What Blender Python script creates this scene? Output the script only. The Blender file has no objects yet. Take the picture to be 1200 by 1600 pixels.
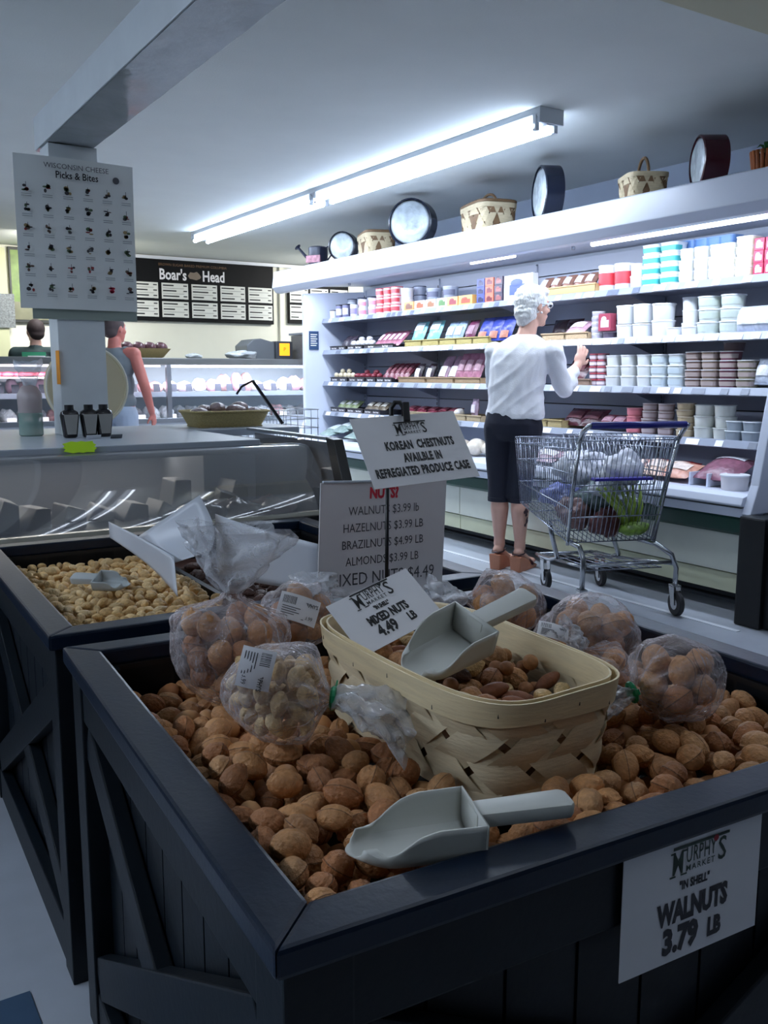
import bpy, bmesh, math, random
import numpy as np
from mathutils import Vector, Matrix, noise

# ---------------------------------------------------------------- camera, world, exposure
AZ = math.radians(32.3539)
PITCH = math.radians(8.6885)
scene = bpy.context.scene
COL = scene.collection
cam_data = bpy.data.cameras.new('camera')
cam_data.sensor_fit = 'VERTICAL'
cam_data.sensor_height = 24.0
cam_data.lens = 1420.0 / 1600.0 * 24.0
cam_data.clip_start = 0.05
cam = bpy.data.objects.new('camera', cam_data)
cam.location = (0, 0, 1.2)
cam.rotation_euler = (math.pi / 2 - PITCH, 0, -AZ)
COL.objects.link(cam)
scene.camera = cam

world = bpy.data.worlds.new('world')
scene.world = world
world.use_nodes = True
world.node_tree.nodes['Background'].inputs[0].default_value = (0.55, 0.68, 0.85, 1)
world.node_tree.nodes['Background'].inputs[1].default_value = 0.05

scene.view_settings.view_transform = 'Standard'
scene.view_settings.look = 'None'
scene.view_settings.exposure = 0.25
scene.view_settings.gamma = 1.0
scene.view_settings.use_curve_mapping = False
scene.cycles.max_bounces = 8
scene.cycles.transparent_max_bounces = 16
scene.cycles.caustics_reflective = False
scene.cycles.caustics_refractive = False
scene.cycles.sample_clamp_indirect = 4.0

COOL = (0.86, 0.94, 1.0)


def area_lamp(name, loc, size, energy, color=COOL, rot=(0, 0, 0)):
    l = bpy.data.lights.new(name, 'AREA')
    l.shape = 'RECTANGLE'
    l.size, l.size_y = size
    l.energy = energy
    l.color = color
    o = bpy.data.objects.new(name, l)
    o.location = loc
    o.rotation_euler = rot
    COL.objects.link(o)
    return o


# lamp powers: ceiling fixtures, canopy, and an added fill for the back wall
LAMP_MAIN = 40.0
REAR_FILL = 34.0
LAMP_FRONT = 42.0
LAMP_CASE = 38.0
TUBE_E = 20.0

# ---------------------------------------------------------------- helpers
RND = random.Random(7)


def lin(c):
    c = c / 255.0
    return c / 12.92 if c <= 0.04045 else ((c + 0.055) / 1.055) ** 2.4


def rgb(r, g, b):
    return (lin(r), lin(g), lin(b), 1.0)


MATS = {}


def mat(name, col, rough=0.5, metal=0.0, var=0.0, vscale=20.0, bump=0.0, bscale=60.0, alpha=1.0, trans=0.0,
        emit=0.0, objvar=0.0, spec=0.5, coat=0.0, stretch=None, sss=0.0):
    if name in MATS:
        return MATS[name]
    m = bpy.data.materials.new(name)
    m.use_nodes = True
    nt = m.node_tree
    b = nt.nodes['Principled BSDF']
    c = rgb(*col)
    b.inputs['Base Color'].default_value = c
    b.inputs['Roughness'].default_value = rough
    b.inputs['Metallic'].default_value = metal
    b.inputs['Alpha'].default_value = alpha
    b.inputs['Transmission Weight'].default_value = trans
    b.inputs['Specular IOR Level'].default_value = spec
    b.inputs['Coat Weight'].default_value = coat
    if emit:
        b.inputs['Emission Color'].default_value = c
        b.inputs['Emission Strength'].default_value = emit
    vec = None
    if var or bump:
        tc = nt.nodes.new('ShaderNodeTexCoord')
        mp = nt.nodes.new('ShaderNodeMapping')
        nt.links.new(tc.outputs['Object'], mp.inputs[0])
        if stretch:
            mp.inputs['Scale'].default_value = stretch
        vec = mp.outputs[0]
    src = None
    if var:
        n = nt.nodes.new('ShaderNodeTexNoise')
        n.inputs['Scale'].default_value = vscale
        n.inputs['Detail'].default_value = 4
        nt.links.new(vec, n.inputs[0])
        r = nt.nodes.new('ShaderNodeMapRange')
        r.inputs['From Min'].default_value = 0.25
        r.inputs['From Max'].default_value = 0.75
        r.inputs['To Min'].default_value = 1 - var
        r.inputs['To Max'].default_value = 1 + var
        nt.links.new(n.outputs[0], r.inputs[0])
        src = r.outputs[0]
    if objvar:
        oi = nt.nodes.new('ShaderNodeObjectInfo')
        r = nt.nodes.new('ShaderNodeMapRange')
        r.inputs['To Min'].default_value = 1 - objvar
        r.inputs['To Max'].default_value = 1 + objvar
        nt.links.new(oi.outputs['Random'], r.inputs[0])
        if src:
            mm = nt.nodes.new('ShaderNodeMath')
            mm.operation = 'MULTIPLY'
            nt.links.new(src, mm.inputs[0])
            nt.links.new(r.outputs[0], mm.inputs[1])
            src = mm.outputs[0]
        else:
            src = r.outputs[0]
    if src:
        v = nt.nodes.new('ShaderNodeVectorMath')
        v.operation = 'SCALE'
        v.inputs[0].default_value = c[:3]
        nt.links.new(src, v.inputs['Scale'])
        nt.links.new(v.outputs[0], b.inputs['Base Color'])
    if bump:
        n = nt.nodes.new('ShaderNodeTexNoise')
        n.inputs['Scale'].default_value = bscale
        n.inputs['Detail'].default_value = 5
        nt.links.new(vec, n.inputs[0])
        bp = nt.nodes.new('ShaderNodeBump')
        bp.inputs['Strength'].default_value = bump
        bp.inputs['Distance'].default_value = 0.01
        nt.links.new(n.outputs[0], bp.inputs['Height'])
        nt.links.new(bp.outputs[0], b.inputs['Normal'])
    MATS[name] = m
    return m


def film_mat(name, tint=(225, 228, 240), base=0.10, edge=0.5, rough=0.12, bump=0.6, bscale=45.0):
    """clear plastic: mostly see-through, glossy and milky where seen edge-on"""
    if name in MATS:
        return MATS[name]
    m = bpy.data.materials.new(name)
    m.use_nodes = True
    nt = m.node_tree
    for n in list(nt.nodes):
        nt.nodes.remove(n)
    out = nt.nodes.new('ShaderNodeOutputMaterial')
    tr = nt.nodes.new('ShaderNodeBsdfTransparent')
    p = nt.nodes.new('ShaderNodeBsdfPrincipled')
    p.inputs['Base Color'].default_value = rgb(*tint)
    p.inputs['Roughness'].default_value = rough
    p.inputs['Specular IOR Level'].default_value = 0.9
    lw = nt.nodes.new('ShaderNodeLayerWeight')
    lw.inputs[0].default_value = 0.35
    mr = nt.nodes.new('ShaderNodeMapRange')
    mr.inputs['To Min'].default_value = base
    mr.inputs['To Max'].default_value = edge
    nt.links.new(lw.outputs['Facing'], mr.inputs[0])
    mix = nt.nodes.new('ShaderNodeMixShader')
    nt.links.new(mr.outputs[0], mix.inputs[0])
    nt.links.new(tr.outputs[0], mix.inputs[1])
    nt.links.new(p.outputs[0], mix.inputs[2])
    nt.links.new(mix.outputs[0], out.inputs[0])
    if bump:
        tc = nt.nodes.new('ShaderNodeTexCoord')
        n = nt.nodes.new('ShaderNodeTexNoise')
        n.inputs['Scale'].default_value = bscale
        n.inputs['Detail'].default_value = 3
        n.inputs['Distortion'].default_value = 1.2
        nt.links.new(tc.outputs['Object'], n.inputs[0])
        bp = nt.nodes.new('ShaderNodeBump')
        bp.inputs['Strength'].default_value = bump
        bp.inputs['Distance'].default_value = 0.01
        nt.links.new(n.outputs[0], bp.inputs['Height'])
        nt.links.new(bp.outputs[0], p.inputs['Normal'])
        nt.links.new(bp.outputs[0], lw.inputs['Normal'])
    MATS[name] = m
    return m


def glass_mat(name, tint, haze, ior=1.9):
    """pane with a true mirror reflection over a slightly hazy see-through layer"""
    m = bpy.data.materials.new(name)
    m.use_nodes = True
    nt = m.node_tree
    for n in list(nt.nodes):
        nt.nodes.remove(n)
    out = nt.nodes.new('ShaderNodeOutputMaterial')
    tr = nt.nodes.new('ShaderNodeBsdfTransparent')
    df = nt.nodes.new('ShaderNodeBsdfDiffuse')
    df.inputs[0].default_value = rgb(*tint)
    gl_ = nt.nodes.new('ShaderNodeBsdfGlossy')
    gl_.inputs['Roughness'].default_value = 0.03
    m1, m2 = nt.nodes.new('ShaderNodeMixShader'), nt.nodes.new('ShaderNodeMixShader')
    fr = nt.nodes.new('ShaderNodeFresnel')
    fr.inputs[0].default_value = ior
    m1.inputs[0].default_value = haze
    nt.links.new(tr.outputs[0], m1.inputs[1])
    nt.links.new(df.outputs[0], m1.inputs[2])
    nt.links.new(fr.outputs[0], m2.inputs[0])
    nt.links.new(m1.outputs[0], m2.inputs[1])
    nt.links.new(gl_.outputs[0], m2.inputs[2])
    nt.links.new(m2.outputs[0], out.inputs[0])
    MATS[name] = m
    return m


class MB:
    """collects shapes and links them as ONE mesh object"""

    def __init__(self):
        self.v, self.f, self.mi, self.cur, self.M = [], [], [], 0, Matrix.Identity(4)

    def add(self, vs, fs):
        o = len(self.v)
        M = self.M
        self.v += [tuple(M @ Vector(p)) for p in vs]
        self.f += [tuple(i + o for i in f) for f in fs]
        self.mi += [self.cur] * len(fs)
        return self

    def box(self, x0, x1, y0, y1, z0, z1):
        vs = [(x0, y0, z0), (x1, y0, z0), (x1, y1, z0), (x0, y1, z0), (x0, y0, z1), (x1, y0, z1), (x1, y1, z1), (x0, y1, z1)]
        return self.add(vs, [(0, 3, 2, 1), (4, 5, 6, 7), (0, 1, 5, 4), (1, 2, 6, 5), (2, 3, 7, 6), (3, 0, 4, 7)])

    def bar(self, a, b, w, h, up=(0, 0, 1)):
        """box of section w x h running from a to b"""
        a, b = Vector(a), Vector(b)
        d = (b - a).normalized()
        s = d.cross(Vector(up))
        if s.length < 1e-5:
            s = d.cross(Vector((1, 0, 0)))
        s.normalize()
        u = s.cross(d).normalized()
        vs = []
        for p in (a, b):
            for i, j in ((-1, -1), (1, -1), (1, 1), (-1, 1)):
                vs.append(tuple(p + s * (i * w / 2) + u * (j * h / 2)))
        return self.add(vs, [(0, 3, 2, 1), (4, 5, 6, 7), (0, 1, 5, 4), (1, 2, 6, 5), (2, 3, 7, 6), (3, 0, 4, 7)])

    def tube(self, pts, r, n=8, closed=False):
        pts = [Vector(p) for p in pts]
        m = len(pts)
        rs = r if isinstance(r, (list, tuple)) else [r] * m
        vs, fs = [], []
        up = Vector((0.13, 0.21, 0.97))
        prev = None
        for i, p in enumerate(pts):
            if closed:
                d = (pts[(i + 1) % m] - pts[i - 1]).normalized()
            else:
                d = (pts[min(i + 1, m - 1)] - pts[max(i - 1, 0)]).normalized()
            if prev is None:
                s = d.cross(up)
                if s.length < 1e-4:
                    s = d.cross(Vector((1, 0, 0)))
                s.normalize()
            else:
                s = (prev - d * prev.dot(d)).normalized()
            prev = s
            t = d.cross(s)
            for k in range(n):
                a = 2 * math.pi * k / n
                vs.append(tuple(p + (s * math.cos(a) + t * math.sin(a)) * rs[i]))
        segs = m if closed else m - 1
        for i in range(segs):
            j = (i + 1) % m
            for k in range(n):
                l = (k + 1) % n
                fs.append((i * n + k, i * n + l, j * n + l, j * n + k))
        if not closed:
            fs.append(tuple(range(n))[::-1])
            fs.append(tuple((m - 1) * n + k for k in range(n)))
        return self.add(vs, fs)

    def lathe(self, prof, n=20, sx=1.0, sy=1.0, se=2.0, c=(0, 0)):
        """profile of (r, z); se > 2 makes the section squarish"""
        vs, fs = [], []
        for r, z in prof:
            for k in range(n):
                a = 2 * math.pi * (k + 0.5) / n
                ca, sa = math.cos(a), math.sin(a)
                q = 1.0 if se == 2.0 else (abs(ca) ** se + abs(sa) ** se) ** (-1 / se)
                vs.append((c[0] + r * q * ca * sx, c[1] + r * q * sa * sy, z))
        m = len(prof)
        for i in range(m - 1):
            for k in range(n):
                l = (k + 1) % n
                fs.append((i * n + k, i * n + l, (i + 1) * n + l, (i + 1) * n + k))
        fs.append(tuple(range(n))[::-1])
        fs.append(tuple((m - 1) * n + k for k in range(n)))
        return self.add(vs, fs)

    def loft(self, rings, xd, yd, n=32):
        """rings of (centre, half width, half depth) along z"""
        vs, fs = [], []
        for c, rx, ry in rings:
            for k in range(n):
                a = 2 * math.pi * k / n
                vs.append(tuple(Vector(c) + Vector(xd) * (rx * math.cos(a)) + Vector(yd) * (ry * math.sin(a))))
        for i in range(len(rings) - 1):
            for k in range(n):
                l = (k + 1) % n
                fs.append((i * n + k, i * n + l, (i + 1) * n + l, (i + 1) * n + k))
        fs.append(tuple(range(n))[::-1])
        fs.append(tuple((len(rings) - 1) * n + k for k in range(n)))
        return self.add(vs, fs)

    def ell(self, c, r, nu=12, nv=8, rot=None):
        vs, fs = [], []
        R = rot if rot is not None else Matrix.Identity(3)
        c = Vector(c)
        vs.append(tuple(c + R @ Vector((0, 0, -r[2]))))
        for i in range(1, nv):
            t = math.pi * i / nv
            for k in range(nu):
                a = 2 * math.pi * k / nu
                p = Vector((r[0] * math.sin(t) * math.cos(a), r[1] * math.sin(t) * math.sin(a), -r[2] * math.cos(t)))
                vs.append(tuple(c + R @ p))
        vs.append(tuple(c + R @ Vector((0, 0, r[2]))))
        for k in range(nu):
            fs.append((0, 1 + (k + 1) % nu, 1 + k))
        for i in range(nv - 2):
            for k in range(nu):
                l = (k + 1) % nu
                fs.append((1 + i * nu + k, 1 + i * nu + l, 1 + (i + 1) * nu + l, 1 + (i + 1) * nu + k))
        o = 1 + (nv - 2) * nu
        last = len(vs) - 1
        for k in range(nu):
            fs.append((o + k, o + (k + 1) % nu, last))
        return self.add(vs, fs)

    def cap(self, p0, r0, p1, r1, n=12):
        """tapered limb with round ends (closed solid)"""
        p0, p1 = Vector(p0), Vector(p1)
        self.ell(p0, (r0, r0, r0), n, 8)
        self.ell(p1, (r1, r1, r1), n, 8)
        return self.tube([p0, p1], [r0, r1], n)

    def prism(self, poly, a, b, axis='z'):
        """polygon extruded along an axis from a to b"""
        def P(u, v, w):
            return {'z': (u, v, w), 'y': (u, w, v), 'x': (w, u, v)}[axis]
        n = len(poly)
        vs = [P(u, v, a) for u, v in poly] + [P(u, v, b) for u, v in poly]
        fs = [tuple(range(n))[::-1], tuple(range(n, 2 * n))]
        fs += [(i, (i + 1) % n, n + (i + 1) % n, n + i) for i in range(n)]
        return self.add(vs, fs)

    def grid(self, fn, nu, nv, closed_u=False):
        vs = [tuple(fn(i / (nu if closed_u else nu), j / nv)) for j in range(nv + 1) for i in range(nu + (0 if closed_u else 1))]
        w = nu if closed_u else nu + 1
        fs = []
        for j in range(nv):
            for i in range(nu):
                k = (i + 1) % w if closed_u else i + 1
                fs.append((j * w + i, j * w + k, (j + 1) * w + k, (j + 1) * w + i))
        return self.add(vs, fs)

    def mesh(self, name, mats, smooth=False, bevel=0.0, fix=True):
        me = bpy.data.meshes.new(name)
        me.from_pydata(self.v, [], self.f)
        for m in (mats if isinstance(mats, (list, tuple)) else [mats]):
            me.materials.append(m)
        if len(set(self.mi)) > 1:
            me.polygons.foreach_set('material_index', self.mi)
        if fix or bevel:
            bm = bmesh.new()
            bm.from_mesh(me)
            if bevel:
                es = [e for e in bm.edges if len(e.link_faces) == 2 and e.calc_face_angle(0) > 0.6]
                bmesh.ops.bevel(bm, geom=es, offset=bevel, segments=2, profile=0.6, affect='EDGES', clamp_overlap=True)
            bmesh.ops.recalc_face_normals(bm, faces=bm.faces)
            bm.to_mesh(me)
            bm.free()
        if smooth:
            me.polygons.foreach_set('use_smooth', [True] * len(me.polygons))
            if bevel or smooth == 'auto':
                try:
                    me.set_sharp_from_angle(angle=math.radians(40))
                except Exception:
                    pass
        me.update()
        return me

    def build(self, name, mats, parent=None, smooth=False, bevel=0.0, fix=True, **kw):
        return link(name, self.mesh(name, mats, smooth, bevel, fix), parent, **kw)


def link(name, me, parent=None, loc=None, rot=None, label=None, cat=None, group=None, kind=None, scale=None):
    o = bpy.data.objects.new(name, me)
    COL.objects.link(o)
    if parent is not None:
        o.parent = parent
    if loc is not None:
        o.location = loc
    if rot is not None:
        if isinstance(rot, Matrix):
            o.rotation_euler = rot.to_euler()
        else:
            o.rotation_euler = rot
    if scale is not None:
        o.scale = scale
    tag(o, label, cat, group, kind)
    return o


def tag(o, label=None, cat=None, group=None, kind=None):
    if label:
        o['label'] = label
    if cat:
        o['category'] = cat
    if group:
        o['group'] = group
    if kind:
        o['kind'] = kind
    return o


def thing(name, label, cat, loc=(0, 0, 0), rz=0.0, group=None, rot=None):
    return link(name, None, None, loc, rot if rot is not None else (0, 0, rz), label, cat, group)


def dup(o, parent=None, loc=None, rot=None, label=None):
    c = o.copy()
    COL.objects.link(c)
    c.parent = parent
    if loc is not None:
        c.location = loc
    if rot is not None:
        c.rotation_euler = rot
    if label:
        c['label'] = label
    for ch in list(o.children):
        dup(ch, c)
    return c


def B(x0, x1, y0, y1, z0, z1):
    return MB().box(x0, x1, y0, y1, z0, z1)


def evaluated(o):
    dg = bpy.context.evaluated_depsgraph_get()
    me = bpy.data.meshes.new_from_object(o.evaluated_get(dg))
    return me


def remeshed(mb, name, mats, voxel=0.006, smooth=6, parent=None, fn=None):
    """fuse overlapping closed shapes into one continuous skin"""
    me = mb.mesh(name, mats)
    o = bpy.data.objects.new(name, me)
    COL.objects.link(o)
    r = o.modifiers.new('r', 'REMESH')
    r.mode = 'VOXEL'
    r.voxel_size = voxel
    s = o.modifiers.new('s', 'SMOOTH')
    s.iterations = smooth
    s.factor = 0.5
    bpy.context.view_layer.update()
    me2 = evaluated(o)
    bpy.data.objects.remove(o)
    if fn:
        for v in me2.vertices:
            v.co = fn(v.co)
    me2.polygons.foreach_set('use_smooth', [True] * len(me2.polygons))
    me2.materials.clear()
    for m in (mats if isinstance(mats, (list, tuple)) else [mats]):
        me2.materials.append(m)
    me2.name = name
    return link(name, me2, parent)


TEXTS = {}


def text(s, size, m, parent, at=(0, 0), lift=0.0006, bold=0.0, sx=1.0, shear=0.0, align='CENTER', name='lettering', M=None, gap=1.0):
    """flat lettering in the parent's local x-y plane (z towards the reader)"""
    key = (s, size, bold, sx, shear, align, gap, m.name)
    if key not in TEXTS:
        c = bpy.data.curves.new('t', 'FONT')
        c.body = s
        c.size = size
        c.offset = bold
        c.shear = shear
        c.align_x = align
        c.align_y = 'CENTER'
        c.space_character = gap
        c.resolution_u = 2
        o = bpy.data.objects.new('t', c)
        COL.objects.link(o)
        bpy.context.view_layer.update()
        me = evaluated(o)
        bpy.data.objects.remove(o)
        for v in me.vertices:
            v.co.x *= sx
        me.materials.clear()
        me.materials.append(m)
        me.name = name
        TEXTS[key] = me
    o = link(name, TEXTS[key], parent)
    T = Matrix.Translation((at[0], at[1], lift))
    o.matrix_local = (M @ T) if M is not None else T
    return o


def frame_from(tl, tr, bl):
    """matrix of a flat card: origin in its centre, x to the right, y up, z to the viewer; and its size"""
    tl, tr, bl = Vector(tl), Vector(tr), Vector(bl)
    x = (tr - tl)
    w = x.length
    x.normalize()
    y = (tl - bl)
    y = y - x * y.dot(x)
    h = y.length
    y.normalize()
    z = x.cross(y)
    c = tl + x * w / 2 - y * h / 2
    M = Matrix(((x.x, y.x, z.x, c.x), (x.y, y.y, z.y, c.y), (x.z, y.z, z.z, c.z), (0, 0, 0, 1)))
    return M, w, h


ORD = ['first', 'second', 'third', 'fourth', 'fifth', 'sixth', 'seventh', 'eighth', 'ninth', 'tenth', 'eleventh', 'twelfth',
       'thirteenth', 'fourteenth', 'fifteenth', 'sixteenth', 'seventeenth', 'eighteenth', 'nineteenth', 'twentieth']
ORD += ['twenty-' + q for q in ORD[:9]] + ['thirtieth'] + ['thirty-' + q for q in ORD[:9]]
# ---------------------------------------------------------------- the setting
M_ceil = mat('ceiling paint', (222, 224, 218), 0.9, var=0.03, vscale=3, bump=0.1, bscale=120)
M_wall = mat('cream wall paint', (228, 226, 210), 0.85, var=0.03, vscale=4)
M_wallw = mat('pale wall paint', (190, 198, 212), 0.85, var=0.03, vscale=4)
M_dim = mat('grey wall paint', (120, 126, 130), 0.9, var=0.05, vscale=3)
M_floor = mat('vinyl floor', (172, 178, 188), 0.35, var=0.06, vscale=9, bump=0.05, bscale=30)
M_floor2 = mat('blue vinyl tile', (60, 84, 110), 0.4, var=0.08, vscale=15)
M_white = mat('white enamel', (222, 226, 232), 0.4, var=0.02, vscale=6)
M_steel = mat('brushed steel', (170, 175, 180), 0.28, metal=1.0, bump=0.05, bscale=200, stretch=(1, 1, 12))
M_darkst = mat('dark steel', (80, 84, 90), 0.35, metal=0.8)
M_black = mat('black plastic', (18, 18, 20), 0.4)
M_paper = mat('white paper', (232, 230, 232), 0.6, var=0.01, vscale=30)
M_ink = mat('black ink', (24, 24, 26), 0.6)
M_inkgrey = mat('grey ink', (85, 85, 90), 0.6)

B(-4, 6.6, -4, 10.3, -0.1, 0).build('floor', M_floor, kind='structure')
B(-4, 6.6, -4, 10.3, 2.5, 2.6).build('ceiling', M_ceil, kind='structure')
B(-4.1, 6.6, 10.2, 10.35, 0, 2.5).build('wall_back', M_wall, kind='structure')
B(4.76, 4.9, -4, 7.9, 0, 2.5).build('wall_right', M_wallw, kind='structure')
B(4.9, 6.6, 7.76, 7.9, 0, 2.5).build('wall_return', M_wallw, kind='structure')
B(6.5, 6.6, 7.9, 10.2, 0, 2.5).build('wall_far_right', M_wallw, kind='structure')
B(-4.1, -4, -4, 10.2, 0, 2.5).build('wall_left', M_dim, kind='structure')
B(-4.1, 4.9, -4.1, -4, 0, 2.5).build('wall_front', M_dim, kind='structure')
# dark accent tile row and a pale seam strip in the floor
B(-1.2, 0.28, 1.0, 1.74, 0, 0.003).build('trim_1', M_floor2, kind='structure', label='blue vinyl tiles set in the grey floor')
B(3.60, 3.63, 2.6, 6.5, 0, 0.004).build('trim_2', M_white, kind='structure', label='pale seam strip in the floor along the case')
B(4.95, 5.0, 10.16, 10.2, 0.9, 2.46).build('trim_6', M_wall, kind='structure', label='cream batten between the two menu boards')
B(2.7, 6.4, 10.14, 10.2, 2.455, 2.49).build('trim_3', M_white, kind='structure', label='white top moulding above the menu boards')

# soffit at the top right corner
B(1.9, 4.75, 1.55, 2.02, 2.3, 2.5).build('trim_4', mat('cream soffit', (216, 208, 176), 0.8), kind='structure',
                                         label='cream soffit crossing the ceiling')


# ---------------------------------------------------------------- hanging beam and column on the island
M_beam = mat('grey white gloss paint', (222, 226, 226), 0.35, var=0.05, vscale=8, bump=0.06, bscale=25)
M_duct = mat('shiny wrapped underside', (150, 156, 158), 0.12, var=0.12, vscale=7, bump=0.35, bscale=9)
bt = thing('hanging_beam', 'long pale box beam hanging below the ceiling with a shiny wrapped underside', 'beam', (0.935, 3.9, 2.06))
B(-0.09, 0.09, -5.2, 0.0, 0.004, 0.125).build('beam_body', M_beam, bt, bevel=0.004)
MB().grid(lambda u, v: (-0.088 + 0.176 * u, -5.19 + 5.18 * v, -0.001 - 0.003 * noise.noise(Vector((u * 4, v * 40, 0)))), 6, 120).build(
    'wrapped_underside', M_duct, bt, smooth=True, label='crinkled shiny wrapped underside')
for y in (-4.6, -3.0, -1.5, -0.2):
    MB().bar((0.06, y, 0.12), (0.25, y, 0.44), 0.02, 0.01).build('hanger_bracket', M_beam, bt)
ct = thing('column', 'square white column standing on the island counter under the beam', 'column', (0.94, 3.77, 0.957))
B(-0.09, 0.092, -0.07, 0.07, 0, 1.1).build('column_body', M_beam, ct, bevel=0.003)
B(-0.0935, -0.092, -0.085, -0.03, 0.2, 0.33).build('orange_sticker', mat('orange sticker', (235, 150, 30), 0.6), ct, label='orange sticker on the side of the column')

# cheese poster on the column
M_poster = mat('poster paper', (232, 234, 230), 0.45)
tl, tr, bl = (0.7074, 3.66, 1.9639), (1.1508, 3.66, 1.9851), (0.7178, 3.66, 1.4086)
PW, PH = 0.445, 0.555
po = thing('cheese_poster', 'large white poster with rows of small food pictures taped to the column', 'poster', (0.938, 3.675, 1.72), rot=(math.pi / 2, 0, 0))
MB().grid(lambda u, v: (-PW / 2 + PW * u, -PH / 2 + PH * v, 0.012 * math.sin(math.pi * u * 1.1 + 0.2) + 0.006 * (2 * v - 1) ** 2 * (1 if v > 0.5 else -1)), 16, 12).build('sheet', M_poster, po, smooth=True)


def pz(x, y):
    u, v = x / PW + 0.5, y / PH + 0.5
    return 0.0135 + 0.012 * math.sin(math.pi * u * 1.1 + 0.2) + 0.006 * (2 * v - 1) ** 2 * (1 if v > 0.5 else -1)


text('WISCONSIN CHEESE', 0.026, M_inkgrey, po, (0.0, 0.243), pz(0, .243) + 0.001)
text('Picks & Bites', 0.036, M_ink, po, (0.0, 0.212), pz(0, .212) + 0.001, bold=0.0006, sx=0.85)
MB().lathe([(0.013, 0), (0.013, 0.0006)], 16).build('round_seal', M_inkgrey, po, loc=(0.15, 0.215, pz(.15, .215)))
pal = [mat('print %d' % i, c, 0.6) for i, c in enumerate([(60, 58, 62), (150, 60, 60), (90, 110, 80), (150, 130, 90), (215, 40, 70), (110, 90, 80)])]
mbp = [MB() for _ in pal]
mbt = MB()
rr = random.Random(3)
for r in range(6):
    for c in range(6):
        cx, cy = -0.185 + 0.0745 * c, 0.158 - 0.072 * r
        z0 = pz(cx, cy)
        for q in range(5):
            k = rr.choice([0, 0, 0, 1, 2, 3, 5]) if (r, c) != (5, 4) else 4
            x, y = cx + rr.uniform(-.009, .009), cy + rr.uniform(-.010, .012)
            w, h = rr.uniform(.004, .010), rr.uniform(.002, .008)
            n = 7
            mbp[k].prism([(x + w * math.cos(6.283 * i / n), y + h * math.sin(6.283 * i / n)) for i in range(n)], z0, z0 + 0.0005)
        x, y = cx, cy
        mbp[0].box(x - 0.0008, x + 0.0008, y, y + 0.02, z0, z0 + 0.0005)
        for q in range(2):
            mbt.box(cx - 0.018, cx + 0.018, cy - 0.024 - 0.007 * q, cy - 0.0215 - 0.007 * q, z0, z0 + 0.0003)
for k, b_ in enumerate(mbp):
    if b_.v:
        b_.build('food_picture', pal[k], po, kind='stuff')
mbt.build('caption_text', mat('faint ink', (160, 162, 164), 0.6), po, kind='stuff')
# smaller card behind the poster
cb = B(-0.2, 0.2, -0.004, 0, -0.03, 0.03).build('backing_card', mat('grey green card', (150, 160, 150), 0.6), loc=(0.96, 3.694, 1.435),
                                          label='grey green card edge showing under the poster', cat='card')


# ---------------------------------------------------------------- ceiling fluorescent fixtures
M_tube = mat('lit tube', (205, 225, 255), 0.5, emit=TUBE_E)
M_fix = mat('fixture enamel', (205, 210, 215), 0.35)


def fixture(x, y0, y1, label, power, group='strip light fixtures', segs=2, tr=0.016):
    t = thing('strip_light', label, 'light', (x, 0, 2.5), group=group)
    # pan and ridge reflector
    MB().prism([(-0.075, 0), (-0.075, -0.03), (-0.022, -0.08), (0.022, -0.08), (0.075, -0.03), (0.075, 0)], y0, y1, 'y').build('housing', M_fix, t, bevel=0.003)
    L = (y1 - y0) / segs
    for i in range(segs):
        a, b = y0 + i * L + 0.04, y0 + (i + 1) * L - 0.04
        for s in (-1, 1):
            MB().tube([(s * 0.062, a, -0.085), (s * 0.062, b, -0.085)], tr, 12).build('fluorescent_tube', M_tube, t, smooth='auto')
            for q in (a, b):
                B(s * 0.062 - 0.012, s * 0.062 + 0.012, q - 0.012, q + 0.012, -0.105, -0.03).build('lamp_holder', M_fix, t, bevel=0.002)
    for q in (y0, y1):
        B(-0.08, 0.08, q - 0.008, q + 0.008, -0.075, 0).build('end_cap', M_fix, t, bevel=0.003)
    if power:
        area_lamp('tube_glow', (x, (y0 + y1) / 2, 2.38), (0.12, y1 - y0), power)
    return t


fixture(3.25, 3.58, 8.36, 'long bright strip light fixture on the ceiling above the shopping aisle', LAMP_MAIN)
fixture(-1.9, 0.2, 6.8, 'strip light fixture on the ceiling left of the frame', LAMP_FRONT)
M_tube = mat('lit tube front', (215, 225, 240), 0.5, emit=9)
for k_, (x_, ya_) in enumerate(((1.35, -0.7), (1.95, -0.7), (2.70, -0.7))):
    fixture(x_, ya_, [2.2, 1.9, 1.4][k_], 'strip light fixture on the ceiling over the nut bins, %s from the left' % ['first', 'second', 'third'][k_], 0, tr=0.0065)
M_tube = mat('added rear fill tube', (225, 232, 240), 0.5, emit=5)  # both rear fixtures are added out of view to brighten the back wall
fixture(2.2, 8.4, 9.6, 'added short strip light fixture, out of view, over the left of the service counter', 14, segs=1)
fixture(5.6, 8.3, 9.7, 'added short strip light fixture, out of view, over the right of the service counter', 14, segs=1)
for x_ in (2.2, 5.6):
    area_lamp('added_wall_fill', (x_, 9.0, 2.34), (0.5, 0.1), REAR_FILL * 0.5, (1.0, 0.98, 0.92), (math.radians(70), 0, 0))  # added fill lamps, tilted towards the back wall to lift its brightness

# ---------------------------------------------------------------- menu boards and pictures on the back wall
M_board = mat('black board', (13, 13, 15), 0.6, spec=0.2)
M_menu = mat('menu card', (215, 215, 208), 0.6)


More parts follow.
